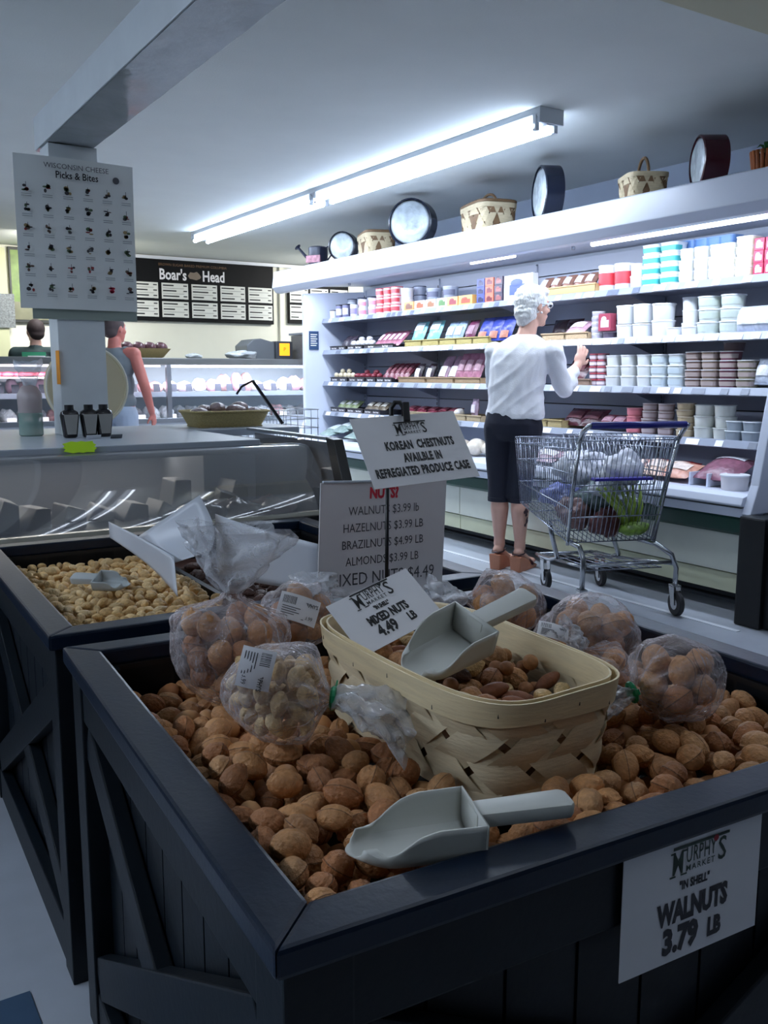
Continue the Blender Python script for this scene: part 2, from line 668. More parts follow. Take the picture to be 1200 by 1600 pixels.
def menu_board(x0, x1, z0, z1, cols, label, title):
    t = thing('menu_board', label, 'menu board', ((x0 + x1) / 2, 10.19, (z0 + z1) / 2), rot=(math.pi / 2, 0, 0), group='deli menu boards')
    w, h = x1 - x0, z1 - z0
    B(-w / 2, w / 2, -h / 2, h / 2, 0, 0.04).build('frame_panel', M_board, t, bevel=0.004)
    if title:
        text("Boar's", 0.165, M_paper, t, (-0.03, h / 2 - 0.165), 0.041, bold=0.004, sx=0.78, align='RIGHT')
        text('Head', 0.165, M_paper, t, (0.155, h / 2 - 0.165), 0.041, bold=0.004, sx=0.78, align='LEFT')
        text('BROWN SUGAR BAKED PREMIUM COLUMBIA', 0.04, mat('ochre ink', (120, 90, 60), 0.6), t, (0.05, h / 2 - 0.055), 0.041)
        MB().prism([(-0.1, 0.0), (-0.06, 0.05), (0.0, 0.045), (0.05, 0.06), (0.09, 0.03), (0.12, -0.005), (0.1, -0.03), (0.04, -0.05), (-0.02, -0.04), (-0.07, -0.035)], 0.041, 0.043).build(
            'emblem', mat('emblem bronze', (130, 115, 100), 0.6), t, loc=(0.055, h / 2 - 0.165, 0), scale=(0.72, 0.85, 1))
    cw = w / cols
    zt = h / 2 - (0.24 if title else 0.2)
    ph = (zt + h / 2 - 0.03) / 2
    r2 = random.Random(5)
    for r in range(2):
        for c in range(cols):
            cx = -w / 2 + cw * (c + 0.5)
            cz = zt - ph * (r + 0.5)
            p = B(-cw * 0.44, cw * 0.44, -ph * 0.43, ph * 0.43, 0, 0.008).build('menu_card', M_menu, t, loc=(cx, cz, 0.04))
            m2 = MB()
            for k in range(3):
                yk = ph * 0.3 - ph * 0.29 * k
                m2.box(-cw * 0.4, -cw * 0.4 + cw * r2.uniform(.35, .55), yk - 0.007, yk + 0.007, 0.008, 0.0095)
                m2.box(cw * 0.28, cw * 0.4, yk - 0.006, yk + 0.006, 0.008, 0.0095)
                m2.box(-cw * 0.4, cw * 0.3, yk - 0.032, yk - 0.029, 0.008, 0.009)
            m2.build('printed_line', M_ink, p, kind='stuff')


menu_board(2.76, 4.86, 1.78, 2.455, 6, 'wide black menu board with white price cards on the back wall', True)
menu_board(5.06, 5.9, 1.80, 2.44, 3, 'black menu board partly hidden behind the refrigerated case', False)

pic = thing('lettuce_picture', 'framed picture of green lettuce on the back wall left of the poster', 'picture', (2.40, 10.18, 2.08), rot=(math.pi / 2, 0, 0))
B(-0.52, 0.52, -0.36, 0.40, 0, 0.03).build('picture_frame', mat('picture frame black', (40, 42, 38), 0.5), pic, bevel=0.004)
MB().grid(lambda u, v: (-0.50 + 1.0 * u, -0.33 + 0.70 * v, 0.032), 2, 2).build('print', mat('lettuce print', (110, 135, 60), 0.5, var=0.5, vscale=7), pic)
B(-0.50, 0.50, -0.33, -0.15, 0.032, 0.034).build('lower_print', mat('olive print', (120, 118, 90), 0.5, var=0.3, vscale=5), pic)
B(1.70, 1.84, 10.1, 10.2, 0, 2.46).build('trim_5', mat('pale yellow trim', (205, 205, 165), 0.7), kind='structure', label='pale yellow corner board on the back wall')
nt = B(-0.12, 0.12, -0.02, 0, -0.17, 0.17).build('wall_notice', mat('speckled notice', (120, 124, 124), 0.6, var=0.5, vscale=60), loc=(1.78, 10.09, 1.83),
                                             label='grey speckled notice on the yellow trim at the far left', cat='notice')
# ---------------------------------------------------------------- wall refrigerated case
Y0, Y1 = 2.78, 7.70
M_cwhite = mat('case white enamel', (214, 220, 235), 0.35, var=0.02, vscale=4)
M_cback = mat('case back panel', (186, 192, 206), 0.4)
M_cream = mat('cream base panel', (205, 208, 196), 0.5, var=0.04, vscale=5)
M_cream2 = mat('cream kick board', (200, 202, 172), 0.5, var=0.05, vscale=5)
M_green = mat('dark green bumper', (14, 60, 48), 0.3)
M_kick = mat('grey kick grille', (78, 84, 90), 0.5)
M_rail = mat('price rail', (140, 147, 162), 0.3)
M_shelf = mat('shelf enamel', (185, 190, 205), 0.4)
cs = thing('refrigerated_case', 'long white open refrigerated case with lit shelves of packaged food along the wall', 'refrigerator', (0, 0, 0))
# back wall of horizontal panels with recessed joints
zc = [0.62, 0.84, 0.98, 1.12, 1.26, 1.41, 1.55, 1.70, 1.80, 1.90, 2.0]
nbay = 4
bw = (Y1 - Y0) / nbay
for i in range(len(zc) - 1):
    for b in range(nbay):
        B(4.66, 4.70, Y0 + b * bw + 0.012, Y0 + (b + 1) * bw - 0.012, zc[i] + 0.004, zc[i + 1] - 0.004).build('back_panel', M_cback, cs)
B(4.70, 4.74, Y0, Y1, 0.1, 2.0).build('back_shell', M_darkst, cs)
for b in range(nbay + 1):
    y = min(max(Y0 + b * bw, Y0 + .02), Y1 - .02)
    p = B(4.645, 4.672, y - 0.014, y + 0.014, 0.62, 1.98).build('shelf_upright', M_cback, cs)
    m2 = MB()
    for k in range(34):
        m2.box(4.643, 4.645, y - 0.004, y + 0.004, 0.66 + k * 0.038, 0.685 + k * 0.038)
    m2.build('slot', M_black, p, kind='stuff')
# end panels: side silhouette of the case
side = [(3.86, 0.10), (3.82, 0.58), (3.86, 0.66), (4.06, 1.25), (4.03, 1.93), (4.74, 1.98), (4.74, 0.10)]
side_far = [(3.95, 0.10), (3.93, 0.60), (4.0, 0.75), (4.0, 1.93), (4.74, 1.98), (4.74, 0.10)]
MB().prism(side_far, Y1, Y1 + 0.05, 'y').build('end_panel', M_cwhite, cs, bevel=0.008)
MB().prism([(3.805, 0.52), (3.86, 0.66), (3.93, 1.02), (4.03, 1.45), (4.03, 1.93), (4.09, 1.93), (4.09, 1.44), (4.0, 1.0), (3.98, 0.60), (3.98, 0.52)], Y0 - 0.07, Y0 - 0.02, 'y').build(
    'end_frame', M_cwhite, cs, bevel=0.006, label='white slanted frame at the near end')
# canopy
MB().prism([(3.70, 1.97), (3.72, 2.11), (3.75, 2.12), (4.74, 2.12), (4.74, 2.03), (4.1, 2.0), (3.86, 1.95), (3.78, 1.92), (3.74, 1.925)], 1.2, Y1 + 0.06, 'y').build('canopy', M_cwhite, cs, bevel=0.006)
MB().tube([(3.86, 1.3, 1.925), (3.86, 3.88, 1.925)], 0.013, 10).build('canopy_light', mat('canopy tube', (215, 230, 255), 0.4, emit=9), cs, smooth='auto')
MB().tube([(3.86, 4.55, 1.93), (3.86, 5.0, 1.93)], 0.009, 10).build('canopy_light', MATS['canopy tube'], cs, smooth='auto')
for y in (4.2, 6.9, 3.0):
    MB().lathe([(0.012, -0.02), (0.012, 0)], 10).build('lamp_cap', M_steel, cs, loc=(4.02, y, 1.96))
SH = {1: 1.70, 2: 1.41, 3: 1.12, 4: 0.84}
XF = 4.20
rr = random.Random(11)
for k, z in SH.items():
    s = B(XF, 4.65, Y0 + 0.02, Y1 - 0.01, z - 0.018, z).build('shelf', M_shelf, cs)
    r = MB().prism([(XF - 0.004, z + 0.004), (XF - 0.022, z - 0.036), (XF - 0.016, z - 0.04), (XF + 0.002, z - 0.002)], Y0 + 0.02, Y1 - 0.01, 'y').build('price_rail', M_rail, s)
    t1, t2 = MB(), MB()
    y = Y0 + 0.08
    while y < Y1 - 0.15:
        w = rr.choice([0.05, 0.055, 0.09])
        t = t1 if rr.random() < 0.65 else t2
        t.add([(XF - 0.0255, y, z - 0.034), (XF - 0.0255, y + w, z - 0.034), (XF - 0.0085, y + w, z - 0.002), (XF - 0.0085, y, z - 0.002)], [(0, 1, 2, 3)])
        y += w + rr.uniform(0.02, 0.16)
    t1.build('price_tag', M_paper, s, kind='stuff')
    t2.build('blank_tag', mat('grey tag', (96, 104, 120), 0.4), s, kind='stuff')
    for b in range(nbay + 1):
        y = min(max(Y0 + b * bw, Y0 + .03), Y1 - .03)
        MB().prism([(4.66, z - 0.015), (4.25, z - 0.015), (4.40, z - 0.05), (4.66, z - 0.13)], y - 0.0015, y + 0.0015, 'y').build('bracket', M_shelf, cs)
# lower well and front
B(3.98, 4.66, Y0, Y1, 0.58, 0.60).build('well_deck', M_cwhite, cs)
MB().prism([(3.82, 0.50), (3.80, 0.565), (3.815, 0.60), (3.86, 0.615), (3.90, 0.61), (3.98, 0.60), (3.98, 0.50)], Y0 - 0.02, Y1, 'y').build('front_bumper', M_cwhite, cs, bevel=0.004)
B(3.80, 3.84, Y0 - 0.02, Y1, 0.548, 0.556).build('bumper_groove', M_darkst, cs)
MB().prism([(3.86, 0.405), (3.845, 0.42), (3.845, 0.485), (3.86, 0.50), (3.90, 0.50), (3.90, 0.405)], Y0 - 0.02, Y1, 'y').build('green_bumper', M_green, cs)
yj = [Y0 - 0.02, 5.12, Y1]
for a, b in zip(yj[:-1], yj[1:]):
    B(3.88, 3.92, a + 0.003, b - 0.003, 0.205, 0.405).build('base_panel', M_cream, cs, bevel=0.003)
    B(3.89, 3.93, a + 0.003, b - 0.003, 0.10, 0.198).build('kick_board', M_cream2, cs, bevel=0.003)
g = MB()
for k, z in enumerate((0.0, 0.028, 0.056)):
    g.box(4.05 + 0.02 * k, 4.08 + 0.02 * k, Y0 - 0.02, Y1, z, z + 0.018)
g.build('kick_grille', M_kick, cs)
B(4.12, 4.2, Y0, Y1, 0, 0.12).build('kick_back', M_black, cs)
B(4.0, 4.7, Y0 - 0.02, Y1, 0.1, 0.5).build('case_tank', M_darkst, cs)
# lamp under the canopy lights the goods
area_lamp('canopy_glow', (3.90, 4.95, 1.90), (0.06, 5.4), LAMP_CASE, (0.74, 0.84, 1.0), (0, math.radians(-28), 0))

# small blue notice and label on the far end panel
n1 = B(-0.002, 0, -0.05, 0.05, -0.09, 0.09)
t = thing('blue_notice', 'small blue notice with white print on the far end panel of the case', 'notice', (4.0901, 7.69, 1.5035), rot=(math.pi / 2, 0, 0))
B(-0.05, 0.05, -0.085, 0.085, 0, 0.004).build('card', mat('notice blue', (45, 70, 105), 0.5), t)
m2 = MB()
for k in range(6):
    m2.box(-0.035, 0.035 - 0.01 * (k % 2), 0.05 - 0.02 * k, 0.058 - 0.02 * k, 0.004, 0.0045)
m2.build('printed_line', M_paper, t, kind='stuff')

# black unit with louvres after the near end of the case
bu = thing('black_louvred_unit', 'black low unit with louvres at the near end of the refrigerated case', 'cabinet', (3.74, 1.9, 0))
B(0, 0.95, -0.9, 0.80, 0, 0.52).build('cabinet_body', mat('satin black', (10, 12, 14), 0.4), bu, bevel=0.01)
B(-0.03, 0.06, 0.66, 0.80, 0, 0.53).build('corner_post', mat('satin black', (10, 12, 14), 0.4), bu, bevel=0.01)
for k in range(7):
    MB().prism([(-0.012, 0.05 + 0.055 * k), (0.0, 0.03 + 0.055 * k), (0.0, 0.065 + 0.055 * k)], -0.85, 0.60, 'y').build('louvre', mat('black louvre', (26, 30, 34), 0.35), bu)
B(-0.006, 0, 0.48, 0.56, 0.36, 0.375).build('white_tag', M_paper, bu, label='small white tag')

# ---------------------------------------------------------------- things on top of the case
M_splint = mat('pale wood splint', (205, 186, 150), 0.6, var=0.12, vscale=25, stretch=(1, 1, 6))
M_splintd = mat('brown wood splint', (120, 90, 60), 0.6, var=0.15, vscale=25)
M_film = film_mat('clear film')
ZT = 2.12


def woven_basket(name, label, loc, L, W, H, lid=False, handle=None, rz=0.0, band=(M_splint,), group=None, taper=0.92, nst=9):
    """splint basket: plaited sides, rim; L along local x"""
    t = thing(name, label, 'basket', loc, rz, group)
    a, b = L / 2, W / 2

    def wall(u, z, off=0.0):
        th = 2 * math.pi * u
        k = taper + (1 - taper) * z / H
        ca, sa = math.cos(th), math.sin(th)
        q = (abs(ca) ** 5 + abs(sa) ** 5) ** (-1 / 5)
        return ((a * k + off) * ca * q, (b * k + off) * sa * q, z)
    for fam in (1, -1):
        for i in range(nst * 2):
            u0 = i / (nst * 2)
            m = MB()
            wd = 0.43 / (nst * 2)
            m.grid(lambda u, v: wall(u0 + (u - 0.5) * 2 * wd + fam * v * 1.5 / (nst * 2), H * (0.02 + v * 0.9), 0.0012 + 0.0012 * fam * math.sin(v * 9 + i * math.pi)), 2, 6)
            m.build('splint', (M_splint if (i + (fam > 0)) % 3 else M_splintd) if band != 'pale' else M_splint, t, fix=False)
    m = MB().grid(lambda u, v: wall(u, H * 0.84 + v * H * 0.16, 0.005), 40, 1, True)
    m.grid(lambda u, v: wall(u, H * 0.84 + v * H * 0.16, 0.001), 40, 1, True)
    m.grid(lambda u, v: wall(u, H, 0.001 + 0.004 * v), 40, 1, True)
    m.build('rim', M_splint, t, smooth=True)
    MB().grid(lambda u, v: tuple(Vector(wall(u, 0.004)) * 1.0 * (1 - v) + Vector((0, 0, 0.004)) * v), 40, 2, True).build('bottom', M_splint, t)
    if lid:
        MB().lathe([(1.0, 0), (1.03, 0.002), (1.03, 0.016), (0.95, 0.024), (0.0, 0.030)], 40, a, b, 5).build('lid', M_splintd, t, loc=(0, 0, H), smooth='auto')
    if handle:
        pts = [(-L * 0.36 * math.cos(math.pi * i / 12), 0, H * 0.9 + handle * math.sin(math.pi * i / 12)) for i in range(13)]
        MB().tube(pts, 0.009, 8).build('handle', M_splintd, t, smooth=True)
    return t


def round_pack(label, y, x, r, depth, col, rz, face=True, group=None):
    t = thing('round_platter_tin', label, 'tin', (x, y, ZT + r), rz)
    R = Matrix.Rotation(math.pi / 2, 4, 'X')
    m = MB()
    m.M = R
    m.lathe([(r, -depth / 2), (r, depth / 2), (r * 0.93, depth / 2 + 0.004), (r * 0.93, depth / 2 - 0.01)], 40)
    m.build('shell', mat('tin %d %d %d' % col, col, 0.25), t, smooth='auto')
    m = MB()
    m.M = R
    m.lathe([(r * 0.93, depth / 2 - 0.006), (r * 0.80, depth / 2 - 0.001), (r * 0.72, depth / 2 + 0.004), (0.0, depth / 2 + 0.006)], 40)
    m.build('wrapped_face', mat('cellophane face', (196, 204, 208), 0.12, var=0.35, vscale=14, bump=0.8, bscale=16), t, smooth=True)
    return t


XT = 3.90
wc = thing('watering_can', 'dark watering can at the far end of the case top', 'watering can', (XT, 7.2341, ZT), math.radians(-60))
MB().lathe([(0.075, 0), (0.085, 0.01), (0.085, 0.16), (0.07, 0.17)], 20).build('body', mat('dark can', (30, 34, 52), 0.35), wc, smooth='auto')
B(-0.07, 0.07, -0.087, -0.07, 0.03, 0.09).build('picture_label', mat('can label', (170, 120, 130), 0.5, var=0.5, vscale=40), wc)
MB().tube([(-0.08, 0, 0.05), (-0.2, 0, 0.17), (-0.21, 0, 0.18)], [0.014, 0.011, 0.032]).build('spout', MATS['dark can'], wc, smooth='auto')
MB().tube([(0.07, 0, 0.15), (0.13, 0, 0.18), (0.14, 0, 0.1), (0.085, 0, 0.04)], 0.007).build('handle', MATS['dark can'], wc, smooth=True)
round_pack('small round tin with a wrapped silvery face beside the watering can', 6.784, XT, 0.12, 0.09, (28, 30, 44), math.radians(-52))
woven_basket('woven_basket', 'brown and pale woven basket with a small knob handle between two round tins', (4.0, 6.43, ZT), 0.42, 0.26, 0.17, lid=True, handle=0.04, rz=math.radians(70))
round_pack('large round tin with a wrapped silvery face on the case top', 5.7589, XT, 0.172, 0.12, (24, 30, 48), math.radians(-57))
woven_basket('woven_basket', 'pale woven basket with a dark lid and a curved handle', (4.02, 5.0299, ZT), 0.42, 0.28, 0.19, lid=True, handle=0.10, rz=math.radians(75))
round_pack('dark blue round tin standing edge-on on the case top', 4.3597, XT + 0.05, 0.165, 0.11, (22, 30, 50), math.radians(-115))
woven_basket('woven_basket', 'small woven basket with a tall thin hoop handle', (4.0, 3.6506, ZT), 0.27, 0.22, 0.15, handle=0.11, rz=math.radians(60))
round_pack('dark red round tin standing edge-on on the case top', 3.1718, XT + 0.05, 0.13, 0.12, (70, 18, 34), math.radians(-123))
pp = thing('potted_fern', 'green plant in an orange twig pot at the right end of the case top', 'plant', (3.95, 2.8456, ZT))
for k in range(18):
    a = 2 * math.pi * k / 18
    MB().tube([(0.05 * math.cos(a), 0.05 * math.sin(a), 0), (0.068 * math.cos(a), 0.068 * math.sin(a), 0.12)], 0.009, 6).build('twig', mat('orange twig', (170, 95, 50), 0.6, objvar=0.2), pp, smooth=True)
MB().lathe([(0.06, 0.06), (0.066, 0.1), (0.0, 0.1)], 16).build('soil', mat('soil', (50, 38, 28), 0.9), pp)
for k in range(16):
    a = RND.uniform(0, 6.28)
    r = RND.uniform(0.03, 0.09)
    h = RND.uniform(0.02, 0.06)
    MB().add([(0, 0, 0.1), (r * .5 * math.cos(a - .35), r * .5 * math.sin(a - .35), .1 + h), (r * math.cos(a), r * math.sin(a), .1 + h * .8), (r * .5 * math.cos(a + .35), r * .5 * math.sin(a + .35), .1 + h)], [(0, 1, 2, 3)]).build(
        'leaf', mat('leaf green', (60, 120, 55), 0.5), pp)
# ---------------------------------------------------------------- goods in the refrigerated case
GOODS = {}
SHN = {1: 'top shelf', 2: 'second shelf', 3: 'third shelf', 4: 'fourth shelf', 5: 'bottom well'}
SH[5] = 0.60
CNT = {}


def nth(key):
    CNT[key] = CNT.get(key, 0) + 1
    return CNT[key]


def lv(i, n):
    if n == 1:
        return ''
    return ['bottom', 'second from below', 'third from below', 'fourth from below', 'fifth from below'][i] if i < n - 1 else 'topmost'


def cmat(c, rough=0.4):
    return mat('pack %d %d %d' % c, c, rough)


def tub_mesh(w, h, body, lid, band, square, fill=None):
    key = ('tub', round(w, 3), round(h, 3), body, lid, band, square)
    if key not in GOODS:
        r = w / 2
        se = 5.0 if square else 2.0
        n = 24 if square else 18
        b = MB().lathe([(r * 0.84, 0), (r * 0.86, 0.003), (r * 0.95, h * 0.86), (r * 0.95, h * 0.88), (0.0, h * 0.88)], n, se=se).mesh('tub_body', cmat(body), smooth='auto')
        l = MB().lathe([(r, h * 0.86), (r, h * 0.93), (r * 0.97, h * 0.95), (r * 0.9, h * 0.95), (r * 0.88, h * 0.93), (0.0, h * 0.93)], n, se=se).mesh('lid', cmat(lid), smooth='auto')
        g = None
        if band:
            m = MB()
            zs = [(r * 0.885 + 0.0012, h * 0.22), (r * 0.925 + 0.0012, h * 0.66)]
            vs, fs = [], []
            for i in range(n + 1):
                a = math.pi * 0.55 + math.pi * 0.95 * i / n
                ca, sa = math.cos(a), math.sin(a)
                q = 1.0 if not square else (abs(ca) ** 5 + abs(sa) ** 5) ** (-0.2)
                for rr_, z in zs:
                    vs.append((rr_ * q * ca, rr_ * q * sa, z))
            m.add(vs, [(2 * i, 2 * i + 2, 2 * i + 3, 2 * i + 1) for i in range(n)])
            g = m.mesh('label_band', cmat(band), fix=False)
        GOODS[key] = (b, l, g)
    return GOODS[key]


def stack(sh, y, n, w, h, desc, body=(228, 230, 232), lid=(232, 234, 238), band=None, square=False, dx=0.0, z0=0.0, cat='tub', start=0):
    b, l, g = tub_mesh(w, h, body, lid, band, square)
    k = nth((sh, desc))
    for i in range(n):
        z = SH[sh] + z0 + i * h * 0.955
        lab = '%s, %s, %s column%s' % (desc, SHN[sh], ORD[k - 1], (', ' + lv(i, n)) if n > 1 else '')
        o = link('plastic_tub', b, None, (XF + w / 2 + 0.012 + dx + rr.uniform(0, .006), y + rr.uniform(-.004, .004), z), (0, 0, rr.uniform(-.05, .05)),
                 lab, cat, '%s items on the %s' % (desc, SHN[sh]))
        link('lid', l, o)
        if g:
            link('label_band', g, o)


def pillow(w, h, d, seed=0, amp=0.004):
    """soft pouch standing in its x-z plane, thickness along y"""
    def fn(s):
        def f(u, v):
            x, z = (u - 0.5) * w, v * h
            t = d * 0.5 * (max(0, math.sin(math.pi * u)) * max(0, math.sin(math.pi * v))) ** 0.55
            t += amp * noise.noise(Vector((x * 30, z * 30, seed + s))) * (1 if t > 0.004 else 0)
            return (x, s * t, z)
        return f
    m = MB()
    m.grid(fn(1), 10, 10)
    m.grid(fn(-1), 10, 10)
    return m


def pouch(sh, y, w, h, d, desc, col, col2=None, tilt=18, dx=0.05, z0=0.02, cat='package', rough=0.25, yaw=0, band=(0.3, 0.7), x=None):
    key = ('pouch', w, h, d, col, col2)
    if key not in GOODS:
        a = pillow(w, h, d, RND.random() * 9).mesh('pouch', mat('pouch %d %d %d' % col, col, rough, var=0.25, vscale=30, bump=0.4, bscale=40), smooth=True)
        c = None
        if col2:
            m = MB()
            y0, y1 = band

            def f(u, v):
                uu, vv = 0.15 + 0.7 * u, y0 + (y1 - y0) * v
                t = d * 0.5 * (math.sin(math.pi * uu) * math.sin(math.pi * vv)) ** 0.55 + 0.005
                return ((uu - 0.5) * w, -t, vv * h)
            c = m.grid(f, 6, 5).mesh('pouch_label', mat('pouchlab %d %d %d' % col2, col2, 0.4, var=0.25, vscale=50), smooth=True)
        GOODS[key] = (a, c)
    a, c = GOODS[key]
    k = nth((sh, desc))
    o = link('food_package', a, None, (x if x is not None else XF + dx, y, SH[sh] + z0), Matrix.Rotation(math.radians(-90 + yaw), 3, 'Z') @ Matrix.Rotation(math.radians(-tilt), 3, 'X'),
             '%s, %s, %s from left' % (desc, SHN[sh], ORD[k - 1]), cat, '%s items on the %s' % (desc, SHN[sh]))
    if c:
        link('package_label', c, o)
    return o


def carton(sh, y, w, h, dep, desc, col, col2, n=1, dx=0.0, z0=0.0, cat='box', win=True):
    key = ('carton', w, h, dep, col, col2)
    if key not in GOODS:
        a = B(0, dep, -w / 2, w / 2, 0, h).mesh('carton', cmat(col), bevel=0.002)
        m = MB()
        m.box(-0.0012, 0, -w * 0.36, w * 0.30, h * 0.2, h * 0.62)
        m.ell((-0.001, w * 0.05, h * 0.68), (0.0016, w * 0.22, h * 0.16), 8, 6)
        c = m.mesh('printed_panel', cmat(col2))
        GOODS[key] = (a, c)
    a, c = GOODS[key]
    k = nth((sh, desc))
    for i in range(n):
        o = link('carton', a, None, (XF + 0.008 + dx, y + rr.uniform(-.002, .002), SH[sh] + z0 + i * h * 1.005), (0, 0, rr.uniform(-.02, .02)),
                 '%s, %s, %s column%s' % (desc, SHN[sh], ORD[k - 1], (', ' + lv(i, n)) if n > 1 else ''), cat, '%s items on the %s' % (desc, SHN[sh]))
        link('printed_panel', c, o)


def tray(sh, y, w, desc, col, dep=0.26, h=0.045, dx=0.0, name='display_tray', sign=False, mname=None, z0=0.0):
    k = nth((sh, desc))
    t = thing(name, '%s, %s, %s from left' % (desc, SHN[sh], ORD[k - 1]), 'tray' if name == 'display_tray' else 'basket', (XF + 0.004 + dx, y, SH[sh] + z0 + 0.001), group='%s items on the %s' % (desc, SHN[sh]))
    m = mat('tray %d %d %d' % col, col, 0.5, var=0.15, vscale=60, bump=0.5, bscale=90, stretch=(1, 1, 3)) if name != 'display_tray' else cmat(col)
    q = MB()
    q.prism([(-w / 2, 0.004), (w / 2, 0.004), (w / 2 + 0.008, h), (-w / 2 - 0.008, h)], 0, 0.006, 'x')
    q.prism([(-w / 2, 0.004), (w / 2, 0.004), (w / 2 + 0.008, h), (-w / 2 - 0.008, h)], dep - 0.006, dep, 'x')
    q.box(0, dep, -w / 2 - 0.004, -w / 2 + 0.002, 0, h)
    q.box(0, dep, w / 2 - 0.002, w / 2 + 0.004, 0, h)
    q.box(0, dep, -w / 2, w / 2, 0, 0.005)
    q.build('tray_body', m, t)
    MB().box(-0.006, 0.004, -w / 2 - 0.010, w / 2 + 0.010, h - 0.004, h + 0.004).build('tray_rim', m, t, bevel=0.001)
    if sign:
        pl = MB().add([(-0.008, -w / 2, 0.0), (-0.008, w / 2, 0.0), (0.006, w / 2, h + 0.006), (0.006, -w / 2, h + 0.006)], [(0, 1, 2, 3)]).build('front_plate', cmat((34, 34, 48)), t)
        for s in ([-0.25, 0.25] if w > 0.2 else [0]):
            M = Matrix.Translation((-0.003, s * w * 1.0, h * 0.5)) @ Matrix(((0, 0, -1, 0), (-1, 0, 0, 0), (0, 1, 0, 0), (0, 0, 0, 1)))
            text("Boar's Head", 0.022, M_paper, pl, (0, 0), 0.002, bold=0.0006, sx=0.8, M=M)


def lump(name, label, x, y, z, r, m, cat, rot=0, group=None, tieknot=False):
    key = ('lump', r, m.name)
    if key not in GOODS:
        soft = 'bag' in name or 'pack' in name or 'loaf' in name
        q = MB().ell((0, 0, 0), r, 36 if soft else 14, 22 if soft else 10)
        me = q.mesh(name, m, smooth=True)
        for v in me.vertices:
            sd_ = Vector((r[0] * 100, 0, 0))
            k = 1 + (0.45 if soft else 0.2) * noise.noise(v.co * (13 if soft else 22) + sd_)
            if soft:
                k += 0.30 * (abs(noise.noise(v.co * 30 + sd_)) - 0.2)
            v.co *= k
        GOODS[key] = me
    return link(name, GOODS[key], None, (x, y, z), (0, 0, rot), label, cat, group)


# ---- top shelf, left to right
P = lambda px_: px_
for y, w in [(7.595, 0.111)]:
    stack(1, y, 1, 0.07, 0.085, 'white tub with a dark lid', lid=(40, 40, 60), square=False)
for y, w in [(7.479, 0.0965), (7.3598, 0.0943)]:
    stack(1, y, 1, 0.075, 0.13, 'tall dark patterned tub', body=(120, 120, 150), lid=(30, 30, 45), band=(225, 225, 235))
for y, w in [(7.2149, 0.1259)]:
    stack(1, y, 1, 0.085, 0.115, 'white tub with a small purple label', lid=(235, 235, 240), band=(150, 140, 190))
for y, w in [(7.4864, 0.1664), (7.3109, 0.1378), (7.1416, 0.1555)]:
    stack(1, y, 2, 0.10, 0.095, 'grey tub with a dark lid in the back row', body=(150, 155, 170), lid=(45, 48, 70), band=(190, 195, 205), dx=0.13)
for y, w in [(7.0628, 0.1332), (6.8991, 0.1287)]:
    stack(1, y, 2, 0.095, 0.075, 'white and pink tub', band=(230, 150, 175), lid=(240, 235, 240))
for y, w in [(6.7564, 0.1145), (6.6381, 0.1015), (6.5228, 0.1089)]:
    stack(1, y, 3, 0.09, 0.075, 'square red and white tub', body=(235, 215, 215), lid=(205, 60, 75), band=(215, 80, 90), square=True)
for y, w in [(6.3769, 0.1439)]:
    stack(1, y, 2, 0.11, 0.10, 'white tub between the red tubs and the orange boxes', band=(215, 220, 235))
for y, w in [(6.5464, 0.1178), (6.4015, 0.1332)]:
    stack(1, y, 3, 0.11, 0.075, 'grey tub with navy lid behind orange boxes', body=(165, 175, 195), lid=(40, 45, 75), dx=0.14)
for y, w in [(6.1962, 0.1457), (5.9743, 0.1559)]:
    stack(1, y, 2, 0.13, 0.095, 'round pale grey tub stacked behind the small boxes', body=(180, 188, 205), lid=(215, 220, 232), band=(120, 125, 150), dx=0.13)
cols = [((235, 150, 90), (120, 80, 70)), ((238, 225, 220), (160, 90, 60)), ((236, 232, 226), (150, 100, 70)), ((235, 235, 225), (90, 130, 80)), ((238, 165, 110), (150, 70, 80)), ((240, 180, 100), (170, 80, 60))]
for i, (y, w) in enumerate([(6.2706, 0.1503), (6.1137, 0.1451), (5.9622, 0.1402), (5.8157, 0.1354), (5.6742, 0.131), (5.514, 0.1732)]):
    carton(1, y, w * 0.97, 0.072, 0.10, 'small orange and white box', cols[i][0], cols[i][1])
c3 = [((70, 80, 150), (40, 40, 80)), ((225, 110, 85), (110, 40, 50)), ((70, 62, 80), (150, 90, 90))]
for i, (y, w) in enumerate([(5.3362, 0.0905), (5.2357, 0.0956), (5.1342, 0.0931)]):
    carton(1, y, w * 0.97, 0.058, 0.12, 'small stacked %s box' % ['blue', 'orange', 'dark'][i], c3[i][0], c3[i][1], n=3)
carton(1, 4.9214, 0.3049, 0.17, 0.05, 'white carton with a blue emblem behind the shopper', (232, 234, 240), (60, 80, 160), cat='box')
tray(1, 4.4568, 0.5386, 'long pale wooden tray of wrapped pastries', (190, 160, 110), h=0.05)
for i, (y, w) in enumerate([(4.7387, 0.1029), (4.6247, 0.0998), (4.5141, 0.0968), (4.4068, 0.094), (4.3112, 0.0857)]):
    pouch(1, y, 0.09, 0.13, 0.06, 'clear wrapped brown pastry pack', (150, 110, 95), (225, 220, 230), tilt=35, dx=0.06, z0=0.03)
for y, w in [(4.1504, 0.1093), (4.0191, 0.1209)]:
    stack(1, y, 1, 0.125, 0.165, 'tall white tub with a red fruit label', band=(210, 60, 70), lid=(238, 238, 242))
for y, w in [(3.8975, 0.0811)]:
    stack(1, y, 2, 0.09, 0.075, 'plain white tub beside the red label tubs')
for y, w in [(3.7808, 0.1223), (3.6467, 0.1173)]:
    stack(1, y, 4, 0.125, 0.062, 'white and teal square tub', band=(70, 175, 175), square=True)
